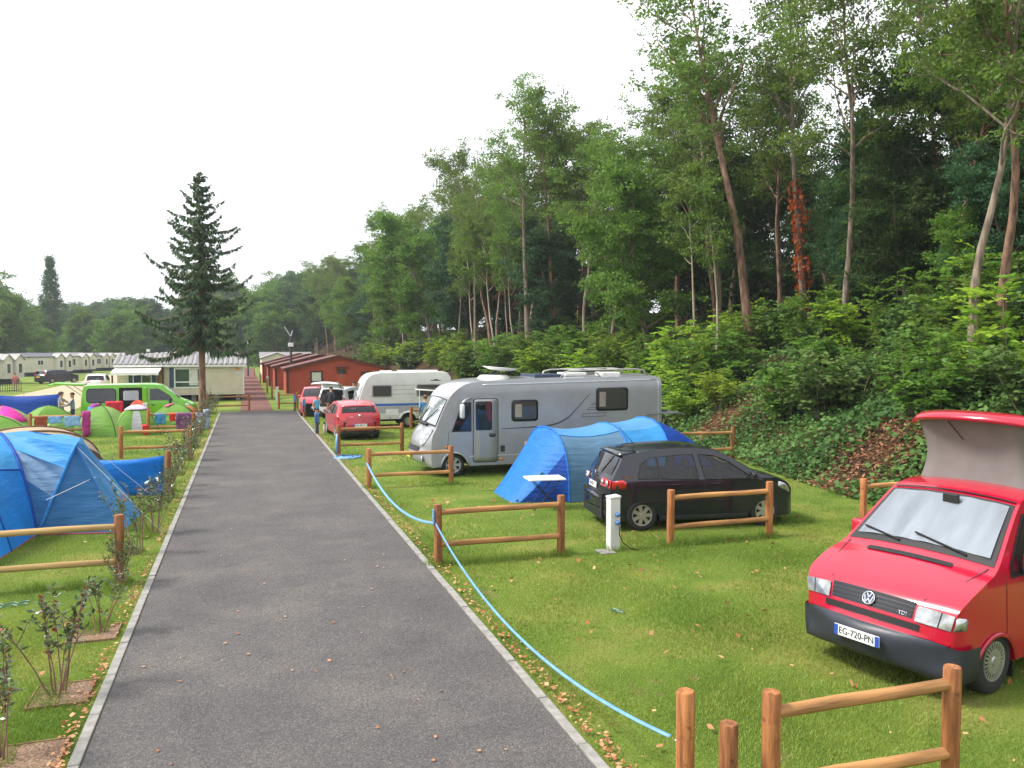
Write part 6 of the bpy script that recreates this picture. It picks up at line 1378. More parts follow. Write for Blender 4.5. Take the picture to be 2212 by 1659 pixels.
# ---- blue windbreak behind it
wb = thing('windbreak', 'plain blue windbreak stretched between the big tent and a post', 'windbreak', (0, 0, 0))
a, b_ = G(356, 1076), Vector((-4.2, 21.2, 0)); rows = []
for i in range(15):
    t = i/14; p = a.lerp(b_, t); top_ = 1.02-0.10*math.sin(math.pi*t); rows.append([p+Vector((0, 0.05*math.sin(t*6+z*3), 0.06+(top_-0.06)*z)) for z in np.linspace(0, 1, 8)])
MB().grid(rows).build('fabric', C_wind, wb, smooth=True, solid=0.004)
for t in (0.0, 0.5, 1.0): p = a.lerp(b_, t); MB().tube([p+Vector((0, 0.02, -0.1)), p+Vector((0, 0.02, 1.04))], 0.014, 6).build('pole', m_alloy, wb)
# ---- brown arched tent
ba = thing('arched_tent', 'tan and brown arched tent behind the big blue tent', 'tent', (0, 0, 0))
axb = Vector((0.45, -0.89, 0)).normalized(); DD = [(-7.0, 29.4, 1.65, 0.70), (-6.75, 28.8, 1.80, 1.08), (-6.4, 28.1, 1.85, 1.16), (-6.05, 27.4, 1.80, 1.08), (-5.75, 26.8, 1.65, 0.70)]
dd_ = [arch(*s_, axb, 18, 0.9) for s_ in DD]
for i in range(4): MB().grid(between(dd_[i], dd_[i+1], 4, -0.02)).build('panel', (C_tan, C_grey, C_tan, C_tan)[i], ba, smooth=True)
for s_ in (0, 4): MB().grid([[p.lerp(Vector((DD[s_][0], DD[s_][1], 0))+axb*(0.5 if s_ else -0.5)*0.6, t) for p in dd_[s_]] for t in (0, 0.5, 1)]).build('end_panel', C_grey if s_ else C_tan, ba, smooth=True)
for i in range(5): MB().tube(dd_[i], 0.045, 6, False).build('pole_sleeve', C_brown, ba, smooth=True)
# ---- green dome tents
def dome(label, x, y, a, b, h, rz, light=0, door=0, lay=None, group='green dome tents'):
    t = thing('dome_tent', label, 'tent', (x, y, 0), rz, group); n_, m_ = 24, 9
    def pt(th, q):
        c, s_ = math.cos(th), math.sin(th); k = (abs(c)**5+abs(s_)**5)**(-1/5); r = q
        z = h*max(0, math.cos(r*math.pi/2))**0.72*(1+0.0); return Vector((a*c*k*r, b*s_*k*r, z))
    for s_ in range(4):
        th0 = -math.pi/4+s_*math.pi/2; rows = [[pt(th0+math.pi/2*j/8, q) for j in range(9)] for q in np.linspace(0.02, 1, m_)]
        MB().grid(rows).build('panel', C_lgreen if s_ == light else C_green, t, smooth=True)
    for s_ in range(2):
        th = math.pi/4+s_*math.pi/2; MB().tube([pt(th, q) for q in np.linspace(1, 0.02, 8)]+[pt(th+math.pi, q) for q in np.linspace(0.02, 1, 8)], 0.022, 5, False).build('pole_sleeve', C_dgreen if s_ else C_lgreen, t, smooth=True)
    if door:
        th0 = -math.pi/2; rows = [[pt(th0+0.42*(j/4-0.5)*(1.2-q*0.2), q)*1.0+Vector((0, -0.015, 0.01)) for j in range(5)] for q in np.linspace(0.45, 0.98, 5)]
        MB().grid(rows).build('doorway', (C_lining, C_dgreen)[door-1], t, smooth=True)
    return t, pt
dt = []
for args in (
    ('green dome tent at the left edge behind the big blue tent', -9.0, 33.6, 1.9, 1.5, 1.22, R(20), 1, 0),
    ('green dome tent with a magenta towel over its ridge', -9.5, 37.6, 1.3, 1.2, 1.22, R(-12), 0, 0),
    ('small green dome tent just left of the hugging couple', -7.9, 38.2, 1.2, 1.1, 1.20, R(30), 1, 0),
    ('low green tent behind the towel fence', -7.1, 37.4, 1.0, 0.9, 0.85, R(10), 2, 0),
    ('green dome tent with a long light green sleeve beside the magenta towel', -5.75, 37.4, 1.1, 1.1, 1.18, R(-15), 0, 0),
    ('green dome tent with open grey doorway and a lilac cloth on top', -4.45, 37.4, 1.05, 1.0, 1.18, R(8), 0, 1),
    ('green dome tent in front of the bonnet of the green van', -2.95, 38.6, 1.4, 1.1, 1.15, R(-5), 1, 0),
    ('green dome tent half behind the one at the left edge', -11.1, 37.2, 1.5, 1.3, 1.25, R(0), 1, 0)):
    dt.append(dome(*args))
# ---- towels and laundry
def towel(name, label, pts_top, drop, m_, seed, front=None, group='laundry'):
    g = nrg_(seed); rows = []; n_ = 7
    for i, p in enumerate(pts_top):
        p = Vector(p); rows.append([p+Vector((0.015*math.sin(k*1.3+i), -0.055-0.012*math.sin(i*1.9+k*0.8), -drop*(k/n_)*(1+0.05*math.sin(i*1.1)))) for k in range(n_+1)][::-1]+[p+Vector((0, 0.0, 0.052))]+[p+Vector((0, 0.055, -0.22*drop*(k/3))) for k in range(1, 4)])
    o = MB().grid(rows).build(name, m_, None, smooth=True, solid=0.008); return tag(o, label, 'laundry', None)
def cl(name, r, g_, b_): return mat('cloth_'+name, (r, g_, b_), 0.9, var=0.25, scale=7, bump=0.2, bscale=12)
def line(x0, x1, y, z, n=7): return [(x0+(x1-x0)*i/(n-1), y, z) for i in range(n)]
yF = 36.4
for i, (nm, lab, x0, x1, d_, m_) in enumerate((
    ('towel', 'light blue shirt hanging second on the laundry fence rail', -3.62, -3.20, 0.40, cl('turq', 0.05, 0.22, 0.42)), ('towel', 'small red cloth next to the light blue shirt', -3.05, -2.82, 0.30, cl('red', 0.55, 0.02, 0.02)),
    ('towel', 'large purple and magenta blanket hanging on the laundry fence', -2.80, -2.20, 0.66, cl('purple', 0.16, 0.045, 0.16)), ('towel', 'narrow orange strip between the blanket and the lilac sheet', -2.19, -2.06, 0.44, cl('orange', 0.62, 0.16, 0.03)),
    ('towel', 'pale lilac sheet at the right end of the laundry fence', -2.05, -1.70, 0.70, cl('lilac', 0.36, 0.36, 0.52)))):
    towel(nm, lab, line(x0, x1, yF, 0.86), d_, m_, i)
towel('towel', 'bluish grey sheet draped over the end post of the laundry fence', line(-1.72, -1.48, yF-0.05, 0.98, 4), 0.75, cl('greyblue', 0.30, 0.38, 0.50), 20)
towel('towel', 'red garment hanging low on the left post of the laundry fence', line(-4.10, -3.86, yF-0.05, 0.40, 4), 0.36, cl('red', 0.55, 0.02, 0.02), 21)
for i, (lab, x0, x1, d_, m_) in enumerate((('rust red towel hanging at the left of the towel fence', -8.05, -7.60, 0.40, cl('rust', 0.30, 0.06, 0.03)), ('blue and white patterned towel on the towel fence', -7.55, -7.05, 0.26, cl('bluew', 0.18, 0.38, 0.68)),
    ('light blue garment hanging in the middle of the towel fence', -6.98, -6.40, 0.40, cl('lblue', 0.25, 0.45, 0.72)))): towel('towel', lab, line(x0, x1, yF, 0.86), d_, m_, 30+i)
towel('towel', 'long magenta towel hanging over the right post of the towel fence', line(-6.32, -6.02, yF-0.1, 1.02, 5), 0.95, cl('magenta', 0.38, 0.03, 0.20), 40)
def over(t_pt, th0, th1, q0, q1, label, m_, base, rz, name='towel'):
    """cloth laid over a dome tent"""
    t, pt = t_pt; M_ = Matrix.Translation(t.location) @ Matrix.Rotation(t.rotation_euler[2], 4, 'Z')
    rows = [[M_ @ (pt(th, q)*1.02+Vector((0, 0, 0.02))) for th in np.linspace(th0, th1, 8)] for q in np.linspace(q0, q1, 7)]
    return tag(MB().grid(rows).build(name, m_, None, smooth=True, solid=0.01), label, 'towel')
over(dt[1], R(-70), R(5), 0.03, 0.75, 'magenta towel spread over the ridge of a green tent at left', cl('pink', 0.60, 0.03, 0.30), 0, 0)
over(dt[5], R(-170), R(20), 0.03, 0.42, 'pale lilac cloth on top of the tent with the grey doorway', cl('palelilac', 0.55, 0.46, 0.55), 0, 0)
over(dt[6], R(-200), R(-120), 0.05, 0.35, 'pink cloth on the tent before the green van bonnet', cl('hotpink', 0.62, 0.10, 0.22), 0, 0)
over(dt[6], R(-40), R(20), 0.35, 0.62, 'orange cloth on the right side of the tent by the green van', cl('terra', 0.45, 0.12, 0.04), 0, 0)
# red patterned cloth hung between tents, orange-red tent top, far blue windbreak
towel('towel', 'red patterned cloth hanging in front of the open van door', line(-5.85, -5.15, 38.9, 1.25), 0.75, cl('redpat', 0.50, 0.02, 0.04), 50)
dome('small orange red tent top behind the tent with the grey doorway', -4.55, 39.0, 0.75, 0.6, 1.32, 0.2, group='small tents'); 
for ch in bpy.data.objects[[o.name for o in bpy.data.objects if o.get('label', '').startswith('small orange red tent')][0]].children: ch.data.materials[0] = cl('orangered', 0.60, 0.09, 0.04)
wb2 = thing('windbreak', 'dark blue windbreak behind the green tents left of the couple', 'windbreak', (0, 0, 0))
a, b_ = Vector((-11.9, 44.5, 0)), Vector((-8.6, 44.3, 0)); MB().grid([[a.lerp(b_, t)+Vector((0, 0.06*math.sin(t*7), z*(1.42-0.10*math.sin(math.pi*t)))) for z in (0.03, 0.35, 0.7, 1.0)] for t in np.linspace(0, 1, 11)]).build('fabric', C_dblue, wb2, smooth=True, solid=0.004)
for t in (0, 0.5, 1): p = a.lerp(b_, t); MB().tube([p, p+Vector((0, 0.02, 1.5))], 0.014, 6).build('pole', m_alloy, wb2)
# ================================================================== BUILDINGS
def boards(name, col, pitch, axis='Z', var=0.10, rough=0.7, dark=0.55):
    """painted boarding: fine relief lines and tone"""
    m_, n, l = nodes(name); b = n['Principled BSDF']; b.inputs['Roughness'].default_value = rough
    tc = n.new('ShaderNodeTexCoord').outputs['Object']; wv = n.new('ShaderNodeTexWave'); wv.wave_type = 'BANDS'; wv.bands_direction = axis; wv.wave_profile = 'SAW'; wv.inputs['Scale'].default_value = 0.314/pitch; l.new(tc, wv.inputs['Vector'])
    ln = nramp(n, l, wv.outputs['Fac'], [(0.0, (dark, dark, dark)), (0.18, (1, 1, 1)), (1.0, (1, 1, 1))])
    c = nramp(n, l, nnoise(n, l, tc, 1.3, 6), [(0.3, tuple(q*(1-var) for q in col)), (0.7, tuple(q*(1+var) for q in col))])
    l.new(nmix(n, l, 1.0, c, ln, 'MULTIPLY'), b.inputs['Base Color']); l.new(nbump(n, l, wv.outputs['Fac'], 0.6, 0.02), b.inputs['Normal']); return m_
m_cream = boards('siding_cream', (0.66, 0.59, 0.47), 0.14, dark=0.65); m_cream2 = boards('siding_pale', (0.72, 0.68, 0.58), 0.16, dark=0.8); m_redwood = boards('boards_redbrown', (0.45, 0.068, 0.036), 0.15); m_orangewood = boards('boards_orange', (0.40, 0.085, 0.03), 0.15, 'X')
m_tile = mat('roof_tile_light', (0.22, 0.21, 0.215), 0.5, var=0.12, scale=3); m_dktile = mat('roof_dark', (0.10, 0.10, 0.12), 0.7, var=0.2); m_felt = mat('roof_felt', (0.14, 0.055, 0.05), 0.9, var=0.25)
m_shutter = mat('shutter_blue', (0.035, 0.075, 0.14), 0.6, var=0.1); m_frame = mat('frame_white', (0.80, 0.80, 0.78), 0.5, var=0.03); m_fdark = mat('frame_brown', (0.09, 0.03, 0.02), 0.7, var=0.2)
m_pane = mat('window_pane', (0.05, 0.06, 0.07), 0.05, var=0.4, scale=1.5, spec=0.9); m_awn = mat('awning_white', (0.80, 0.79, 0.75), 0.8, var=0.03); m_blind = mat('curtain_white', (0.62, 0.62, 0.58), 0.8, var=0.1); m_door = mat('door_orange', (0.42, 0.075, 0.022), 0.6, var=0.12, stretch=(1, 1, 0.2))
def window(t, x0, x1, z0, z1, y, fr=m_frame, mull=(), trans=(), d=-1, curtain=False, fw=0.07):
    """window in a wall facing -Y (d=-1) at local y"""
    w_ = MB(); ya, yb = (y-0.05, y+0.02)
    w_.box(x0-fw, x1+fw, ya, yb, z0-fw, z0).box(x0-fw, x1+fw, ya, yb, z1, z1+fw).box(x0-fw, x0, ya, yb, z0, z1).box(x1, x1+fw, ya, yb, z0, z1)
    for q in mull: w_.box(q-0.03, q+0.03, ya, yb, z0, z1)
    for q in trans: w_.box(x0, x1, ya, yb, q-0.04, q+0.04)
    o = w_.build('window', fr, t); MB().box(x0, x1, y-0.012, y+0.01, z0, z1).build('pane', m_pane, o)
    if curtain: MB().box(x0+(x1-x0)*0.58, x1-0.08, y-0.020, y-0.013, z0+0.1, z1-0.02).build('curtain', m_blind, o)
    return o
def gable_roof(t, x0, x1, y0, y1, ze, zr, m_, ridge='x', ov=0.18, corr=0, th=0.07, name='roof'):
    rows = []
    if ridge == 'x':
        ym = (y0+y1)/2; n_ = max(2, int((x1-x0)/0.0875) if corr else 2)
        for i in range(n_+1):
            x = x0-ov+(x1-x0+2*ov)*i/n_; c = 0.055*math.sin(2*math.pi*x/corr) if corr else 0
            rows.append([Vector((x, y0-ov, ze+c)), Vector((x, y0*0.5+ym*0.5, (ze+zr)/2+c)), Vector((x, ym, zr+c)), Vector((x, ym*0.5+y1*0.5, (ze+zr)/2+c)), Vector((x, y1+ov, ze+c))])
    else:
        xm = (x0+x1)/2
        for i in range(3): y = y0-ov+(y1-y0+2*ov)*i/2; rows.append([Vector((x0-ov, y, ze)), Vector((xm, y, zr)), Vector((x1+ov, y, ze))])
    o = MB().grid(rows).build(name, m_, t, solid=th); return o
def gable_walls(t, x0, x1, y0, y1, z0, ze, zr, m_, ridge='x', name='wall'):
    b = MB()
    if ridge == 'x':
        ym = (y0+y1)/2; e = 0.05
        b.prism([(x0, y0, z0), (x0, y1, z0), (x0, y1, ze), (x0, ym, zr-e), (x0, y0, ze)], (x1-x0, 0, 0))
    else:
        xm = (x0+x1)/2; e = 0.05
        b.prism([(x0, y0, z0), (x1, y0, z0), (x1, y0, ze), (xm, y0, zr-e), (x0, y0, ze)], (0, y1-y0, 0))
    return b.build(name, m_, t)
# ---- near mobile home with the tiled roof
hm = thing('mobile_home', 'cream mobile home with wavy light roof and blue shutters behind the spruce', 'mobile home', (0, 60.2, 0))
xA, xB = -8.3, -0.12
gable_walls(hm, xA, xB, 0, 4.0, 0.45, 2.52, 3.12, m_cream)
gable_roof(hm, xA, xB, 0, 4.0, 2.55, 3.16, m_tile, corr=0.34, ov=0.22)
MB().box(xA-0.2, xB+0.2, -0.24, -0.20, 2.42, 2.56).build('fascia', m_frame, hm)
def hx(u): return AY(u, 820, 60.2).x
window(hm, hx(379), hx(430), 1.02, 2.25, 0, trans=(1.36,), curtain=True, fw=0.10)
for u0, u1 in ((366, 376), (433, 441)): MB().box(hx(u0), hx(u1), -0.05, -0.005, 0.98, 2.38).build('shutter', m_shutter, hm)
MB().box(xA+0.05, hx(351), -0.012, -0.004, 0.5, 2.38).build('terrace_recess', m_cream2, hm)
window(hm, hx(289), hx(326), 0.75, 2.0, -0.02, mull=(hx(306),), fw=0.06)
for u0, u1 in ((278, 287), (328, 337)): MB().box(hx(u0), hx(u1), -0.06, -0.014, 0.7, 2.1).build('shutter', m_shutter, hm)
MB().box(hx(338), hx(350), -0.04, -0.013, 0.5, 2.2).build('door', mat('door_tan', (0.34, 0.24, 0.12), 0.6, var=0.1), hm)
MB().box(hx(351), hx(354), -0.30, -0.02, 0.45, 2.45).build('corner_post', m_fdark, hm)
aw = MB(); aw.grid([[Vector((x, -0.05, 2.36)) for x in np.linspace(xA-0.1, hx(350), 9)], [Vector((x, -1.2, 2.06)) for x in np.linspace(xA-0.25, hx(350)-0.1, 9)], [Vector((x, -1.22, 1.88+0.03*(i % 2))) for i, x in enumerate(np.linspace(xA-0.25, hx(350)-0.1, 9))]]); aw.build('awning', m_awn, hm, solid=0.02)
for x in (xA-0.15, hx(349)-0.1): MB().box(x-0.05, x+0.05, -1.15, -1.05, 0, 2.1).build('awning_post', m_fdark, hm)
for x in np.linspace(xA+0.4, xB-0.4, 6): MB().box(x-0.15, x+0.15, 0.3, 0.6, 0, 0.46).build('support_block', m_kerb, hm)
MB().box(xA+0.2, xB-0.2, 0.9, 3.6, 0.02, 0.44).build('underfloor_shade', m_under, hm); MB().box(xB-0.05, xB+0.02, -0.03, 0.06, 0.45, 2.5).build('corner_trim', m_frame, hm)  # black block fills the gap below the floor, its shade given as colour
MB().lathe([(0.0, -0.02), (0.11, -0.02)], 'y', 14, (hx(513), 0, 2.28)).build('sign', m_amber, hm); MB().box(hx(509), hx(524), -0.02, -0.008, 1.86, 2.10).build('sign', m_blind, hm)
# ---- more tiled roofs receding behind it
for k, (x0, x1, y, lab) in enumerate(((-8.0, -0.6, 67.5, 'second cream mobile home, its ribbed roof just behind the shuttered one'), (-8.2, -0.8, 76, 'third cream mobile home in the row behind the shuttered one'), (-8.4, -1.0, 85, 'fourth cream mobile home in the row left of the red path'), (-8.6, -1.2, 95, 'fifth cream mobile home in the row left of the red path'), (-9, -1.4, 108, 'farthest cream mobile home left of the red path'))):
    t = thing('mobile_home', lab, 'mobile home', (0, y, 0), 0, 'cream mobile homes in a row')
    gable_walls(t, x0, x1, 0, 4.0, 0.4, 2.55, 3.2, m_cream); gable_roof(t, x0, x1, 0, 4.0, 2.58, 3.24+0.03*k, m_tile, corr=0.34 if k < 2 else 0.5, ov=0.2); window(t, x0+2, x0+3.4, 1.2, 2.2, 0)
# ---- pale mobile homes right of the path beyond the chalets
for k, (x0, x1, y0, y1, lab) in enumerate(((2.0, 5.8, 108, 119, 'pale mobile home right of the red path beyond the red chalets'), (2.2, 9.5, 126, 130, 'long pale mobile home farthest along the right of the path'))):
    t = thing('mobile_home', lab, 'mobile home', (0, 0, 0), 0, 'pale mobile homes beyond the chalets'); gable_walls(t, x0, x1, y0, y1, 0.4, 2.6, 3.3, m_cream2, 'y' if k == 0 else 'x'); gable_roof(t, x0, x1, y0, y1, 2.62, 3.34, m_tile, 'y' if k == 0 else 'x', ov=0.2)
    window(t, x0+1, x0+2.2, 1.2, 2.1, y0); MB().box(x0, x0+0.3, y0+1, y0+1.4, 0, 0.42).build('support_block', m_kerb, t)
# ---- red timber chalets
def chalet(label, x0, x1, y0, y1, ze, zr, detail):
    t = thing('chalet', label, 'chalet', (0, 0, 0), 0, 'red timber chalets'); gable_walls(t, x0, x1, y0, y1, 0.0, ze, zr, m_redwood, 'y')
    gable_roof(t, x0, x1, y0, y1, ze+0.06, zr+0.06, m_felt, 'y', ov=0.28, th=0.09)
    xm = (x0+x1)/2
    for s_ in (-1, 1):
        xe = x0-0.28 if s_ < 0 else x1+0.28; MB().prism([(xm, y0-0.30, zr+0.08), (xe, y0-0.30, ze+0.08), (xe, y0-0.30, ze-0.10), (xm, y0-0.30, zr-0.10)], (0, -0.05, 0)).build('bargeboard', m_fdark, t)
    for x in (x0+0.06, x1-0.06): MB().box(x-0.10, x+0.10, y0-0.06, y0-0.005, 0, ze).build('corner_board', m_fdark, t)
    if detail:
        s_ = (x1-x0)/8.2
        window(t, x0+1.95*s_, x0+2.78*s_, 1.05, 1.80, y0, fr=m_fdark, fw=0.10); MB().box(x0+2.0*s_, x0+2.72*s_, y0-0.022, y0-0.014, 1.08, 1.78).build('curtain', m_blind, t)
        window(t, x0+6.05*s_, x0+6.75*s_, 1.05, 1.75, y0, fr=m_fdark, fw=0.08); MB().box(x0+6.38*s_, x0+6.72*s_, y0-0.022, y0-0.014, 1.08, 1.72).build('curtain', m_blind, t)
        d_ = MB().box(x0+3.98*s_, x0+4.78*s_, y0-0.06, y0-0.004, 0.1, 2.05).build('door', m_door, t); window(t, x0+4.03*s_, x0+4.73*s_, 1.70, 2.0, y0-0.055, fr=m_fdark, fw=0.04, mull=(x0+4.38*s_,))
        MB().lathe([(0, -0.075), (0.09, -0.075), (0.09, -0.06)], 'y', 12, (x0+4.38*s_, y0, 1.48)).build('number_disc', m_socket, d_); MB().box(x0+4.03*s_, x0+4.09*s_, y0-0.11, y0-0.06, 0.85, 1.1).build('door_handle', m_alloy, d_)
        MB().box(x0+3.85*s_, x0+4.95*s_, y0-0.20, y0-0.02, 2.16, 2.24).build('door_canopy', m_fdark, t)
    return t
chalet('nearest red timber chalet with orange door and two small windows', 3.15, 11.3, 67.0, 72.5, 2.05, 3.12, True)
chalet('second red timber chalet half hidden behind the nearest one', 2.55, 10.6, 75.5, 81.5, 2.08, 3.18, True)
chalet('third red timber chalet, only its roof and side showing', 2.2, 10.2, 84.5, 90, 2.1, 3.22, False)
chalet('farthest red timber chalet with bright orange end wall', 1.85, 9.8, 93, 99, 2.1, 3.25, False)
# ---- pale static caravans on the left with little gabled bays
def static(label, x, y, L, Wd, rz, bays=2, dark=True, wind=()):
    t = thing('static_caravan', label, 'static caravan', (x, y, 0), rz, 'static caravans along the drive')
    gable_walls(t, 0, L, 0, Wd, 0.55, 2.65, 3.15, m_cream2); gable_roof(t, 0, L, 0, Wd, 2.68, 3.2, m_dktile if dark else m_tile, ov=0.15, corr=0 if dark else 0.4)
    MB().box(0.1, L-0.1, 0.1, Wd-0.1, 0.0, 0.54).build('skirt', m_navyd, t)
    for k in range(bays):
        bx = L-1.0-2.1*k; by = MB(); by.prism([(bx-0.75, -0.55, 0.55), (bx+0.75, -0.55, 0.55), (bx+0.75, -0.55, 2.62), (bx, -0.55, 3.12), (bx-0.75, -0.55, 2.62)], (0, 0.60, 0)); b_ = by.build('bay', m_cream2, t)
        for s_ in (-1, 1): MB().prism([(bx, -0.66, 3.22), (bx+s_*0.92, -0.66, 2.60), (bx+s_*0.92, -0.66, 2.50), (bx, -0.66, 3.10)], (0, 1.2, 0)).build('bay_roof', m_bayroof, b_)
        window(b_, bx-0.32, bx+0.32, 1.15, 2.15, -0.55, fw=0.06)
    for w0, w1, z0, z1 in wind: window(t, w0, w1, z0, z1, 0, mull=((w0+w1)/2,), fw=0.08)
    return t
m_bayroof = mat('bay_roof_grey', (0.30, 0.29, 0.28), 0.6, var=0.1); m_navyd = mat('skirt_dark', (0.03, 0.04, 0.07), 0.8, var=0.2)
def static_px(label, ul, vl, ur, vr, **kw):
    a_, b2 = G(ul, vl), G(ur, vr); d = b2-a_; return static(label, a_.x, a_.y, d.length, 4, math.atan2(d.y, d.x), **kw)
static_px('pale static caravan with two gabled bays at the left edge', -75, 835, 45, 827)
static_px('long pale static caravan behind the dark blue estate car', 48, 814, 152, 809, wind=((3.4, 4.6, 1.6, 2.2),))
static_px('pale static caravan with light ribbed roof in the middle of the drive row', 148, 807, 202, 804.5, dark=False, wind=((0.8, 1.9, 1.3, 2.3),))
static_px('pale static caravan farther along the drive with twin windows', 200, 802, 243, 800, wind=((1.5, 2.8, 1.3, 2.2),))
static_px('pale static caravan at the far end of the drive row', 240, 798, 268, 796.5)
static('grey roofed static caravan showing above the row at far left', -58, 165, 14, 4, R(10), 0)
static('static caravan far left behind the poplar foot', -46, 172, 14, 4, R(12), 0)
# ---- poles
def pole(label, x, y, h, name='lamp_post', arms=True):
    t = thing(name, label, 'pole', (x, y, 0), 0, 'poles'); MB().tube([(0, 0, 0), (0, 0, h)], [0.13, 0.10], 8).build('mast', mat('pole_dark', (0.05, 0.055, 0.06), 0.7, var=0.2), t)
    MB().box(-0.22, 0.22, -0.12, 0.12, h-0.95, h-0.60).build('lamp_box', m_frame, t, bevel=0.03)
    if arms:
        MB().tube([(0, 0, h-0.05), (-0.55, 0, h+0.85)], 0.03, 5).build('aerial_arm', m_frame, t); MB().tube([(0, 0, h-0.05), (0.15, 0, h+0.50)], 0.03, 5).build('aerial_arm', m_frame, t)
q = AY(628, 726, 74.2); pole('dark pole with white box and aerials beside the nearest chalet', q.x, 74.2, q.z)
q = AY(535, 728, 118); pole('slim dark lamp pole above the far mobile homes', q.x, 118, q.z, arms=False)
q = AY(320, 745, 120); pole('slim lamp pole left of the spruce above the caravan roofs', q.x, 120, q.z, arms=False)

# ================================================================== PEOPLE
SK = mat('skin', (0.48, 0.27, 0.18), 0.6, var=0.06); HAIR = mat('hair_dark', (0.025, 0.016, 0.012), 0.7, var=0.3, bump=0.4); HAIRB = mat('hair_brown', (0.13, 0.06, 0.03), 0.7, var=0.3, bump=0.4); SHOE = mat('shoe', (0.04, 0.035, 0.03), 0.7, var=0.2)
def person(label, loc, rz, top_, bottom_, ht=1.72, pose=None, hair=HAIR, longhair=False, short=False, sleeves=True):
    """one continuous skinned body; pose gives joint offsets for a 1.72 m figure facing -Y"""
    J = {'pelvis': (0, 0, 0.95), 'waist': (0, 0.0, 1.10), 'chest': (0, 0.01, 1.32), 'neck': (0, 0, 1.47), 'headb': (0, -0.01, 1.56), 'head': (0, -0.015, 1.64), 'crown': (0, 0.0, 1.705)}
    for s_, k in ((1, 'l'), (-1, 'r')):
        J.update({'sh'+k: (0.165*s_, 0.01, 1.41), 'el'+k: (0.235*s_, 0.03, 1.13), 'wr'+k: (0.245*s_, -0.06, 0.90), 'ha'+k: (0.24*s_, -0.09, 0.82), 'hip'+k: (0.09*s_, 0, 0.90), 'kn'+k: (0.10*s_, -0.01, 0.50), 'an'+k: (0.105*s_, 0.02, 0.09), 'to'+k: (0.115*s_, -0.13, 0.045)})
    for k, v in (pose or {}).items(): J[k] = v
    RD = {'pelvis': (0.15, 0.105), 'waist': (0.135, 0.095), 'chest': (0.155, 0.11), 'neck': (0.058, 0.058), 'headb': (0.072, 0.080), 'head': (0.080, 0.098), 'crown': (0.055, 0.065)}
    for k in 'lr': RD.update({'sh'+k: 0.065, 'el'+k: 0.045, 'wr'+k: 0.032, 'ha'+k: 0.034, 'hip'+k: 0.095, 'kn'+k: 0.062, 'an'+k: 0.045, 'to'+k: 0.042})
    E = [('pelvis', 'waist'), ('waist', 'chest'), ('chest', 'neck'), ('neck', 'headb'), ('headb', 'head'), ('head', 'crown')]
    for k in 'lr': E += [('chest', 'sh'+k), ('sh'+k, 'el'+k), ('el'+k, 'wr'+k), ('wr'+k, 'ha'+k), ('pelvis', 'hip'+k), ('hip'+k, 'kn'+k), ('kn'+k, 'an'+k), ('an'+k, 'to'+k)]
    names = list(J); idx = {k: i for i, k in enumerate(names)}; sc_ = ht/1.72
    me = bpy.data.meshes.new('b'); me.from_pydata([J[k] for k in names], [(idx[a], idx[b]) for a, b in E], [])
    o = bpy.data.objects.new('b', me); COL.objects.link(o); md = o.modifiers.new('s', 'SKIN'); md.use_smooth_shade = True
    for i, k in enumerate(names):
        r = RD[k]; sv = me.skin_vertices[0].data[i]; sv.radius = r if isinstance(r, tuple) else (r, r); sv.use_root = (k == 'pelvis')
    sb = o.modifiers.new('u', 'SUBSURF'); sb.levels = 1; sb.render_levels = 1
    bpy.context.view_layer.update()
    bm_ = bpy.data.meshes.new_from_object(o.evaluated_get(bpy.context.evaluated_depsgraph_get())); bpy.data.objects.remove(o)
    bm_.materials.clear(); [bm_.materials.append(q) for q in (SK, top_, bottom_, SHOE)]
    jv = {k: Vector(v) for k, v in J.items()}
    def seg_d(p, a, b):
        a, b = jv[a], jv[b]; t = max(0, min(1, (p-a).dot(b-a)/(b-a).length_squared)); return (p-(a+(b-a)*t)).length, t
    for f in bm_.polygons:
        c = f.center; dist, e, t = min(((*seg_d(c, a, b)[:1], (a, b), seg_d(c, a, b)[1]) for a, b in E), key=lambda q: q[0]); a, b = e
        mi = 0
        if a in ('pelvis', 'waist') or b in ('chest',): mi = 1
        if a == 'pelvis' and (b.startswith('hip') or c.z < J['pelvis'][2]): mi = 2
        if a == 'chest' and (b.startswith('sh') or t < 0.55): mi = 1
        if a.startswith('sh'): mi = 1 if (sleeves or t < 0.45) else 0
        if a.startswith('el') and sleeves and t < 0.85: mi = 1
        if a.startswith('hip'): mi = 2
        if a.startswith('kn'): mi = 0 if short else 2
        if a.startswith('an'): mi = 3
        f.material_index = mi; f.use_smooth = True
    bm_.name = 'body'; t = thing('person', label, 'person', loc, rz); t.scale = (sc_,)*3
    link('body', bm_, t)
    hd = jv['head']; up = (jv['crown']-jv['headb']).normalized(); q = MB(); rows = []
    Q = Vector((0, 0, 1)).rotation_difference(up)
    for i in range(7):
        a = math.pi*0.5-i*(0.26 if not longhair else 0.36); rows.append([hd+Q @ Vector((0.094*math.cos(th)*max(0.05, math.cos(a)), 0.106*math.sin(th)*max(0.05, math.cos(a))+0.012, 0.095*math.sin(a)+0.012)) if not (math.sin(th) < -0.35 and i > 3) else hd+Q @ Vector((0.094*math.cos(th)*0.86, -0.085, 0.045)) for th in np.linspace(0, 2*math.pi, 17)[:-1]])
    q.grid(rows, 0, True); q.build('hair', hair, t, smooth=True, solid=0.006)
    fc = MB(); 
    for s_ in (-1, 1): fc.lathe([(0.0, -0.006), (0.010, 0.0)], 'y', 8, hd+Q @ Vector((0.032*s_, -0.098, 0.0)))
    fc.box(hd.x-0.022, hd.x+0.022, hd.y-0.104, hd.y-0.095, hd.z-0.060, hd.z-0.052); fc.build('eyes_and_mouth', HAIR, t)
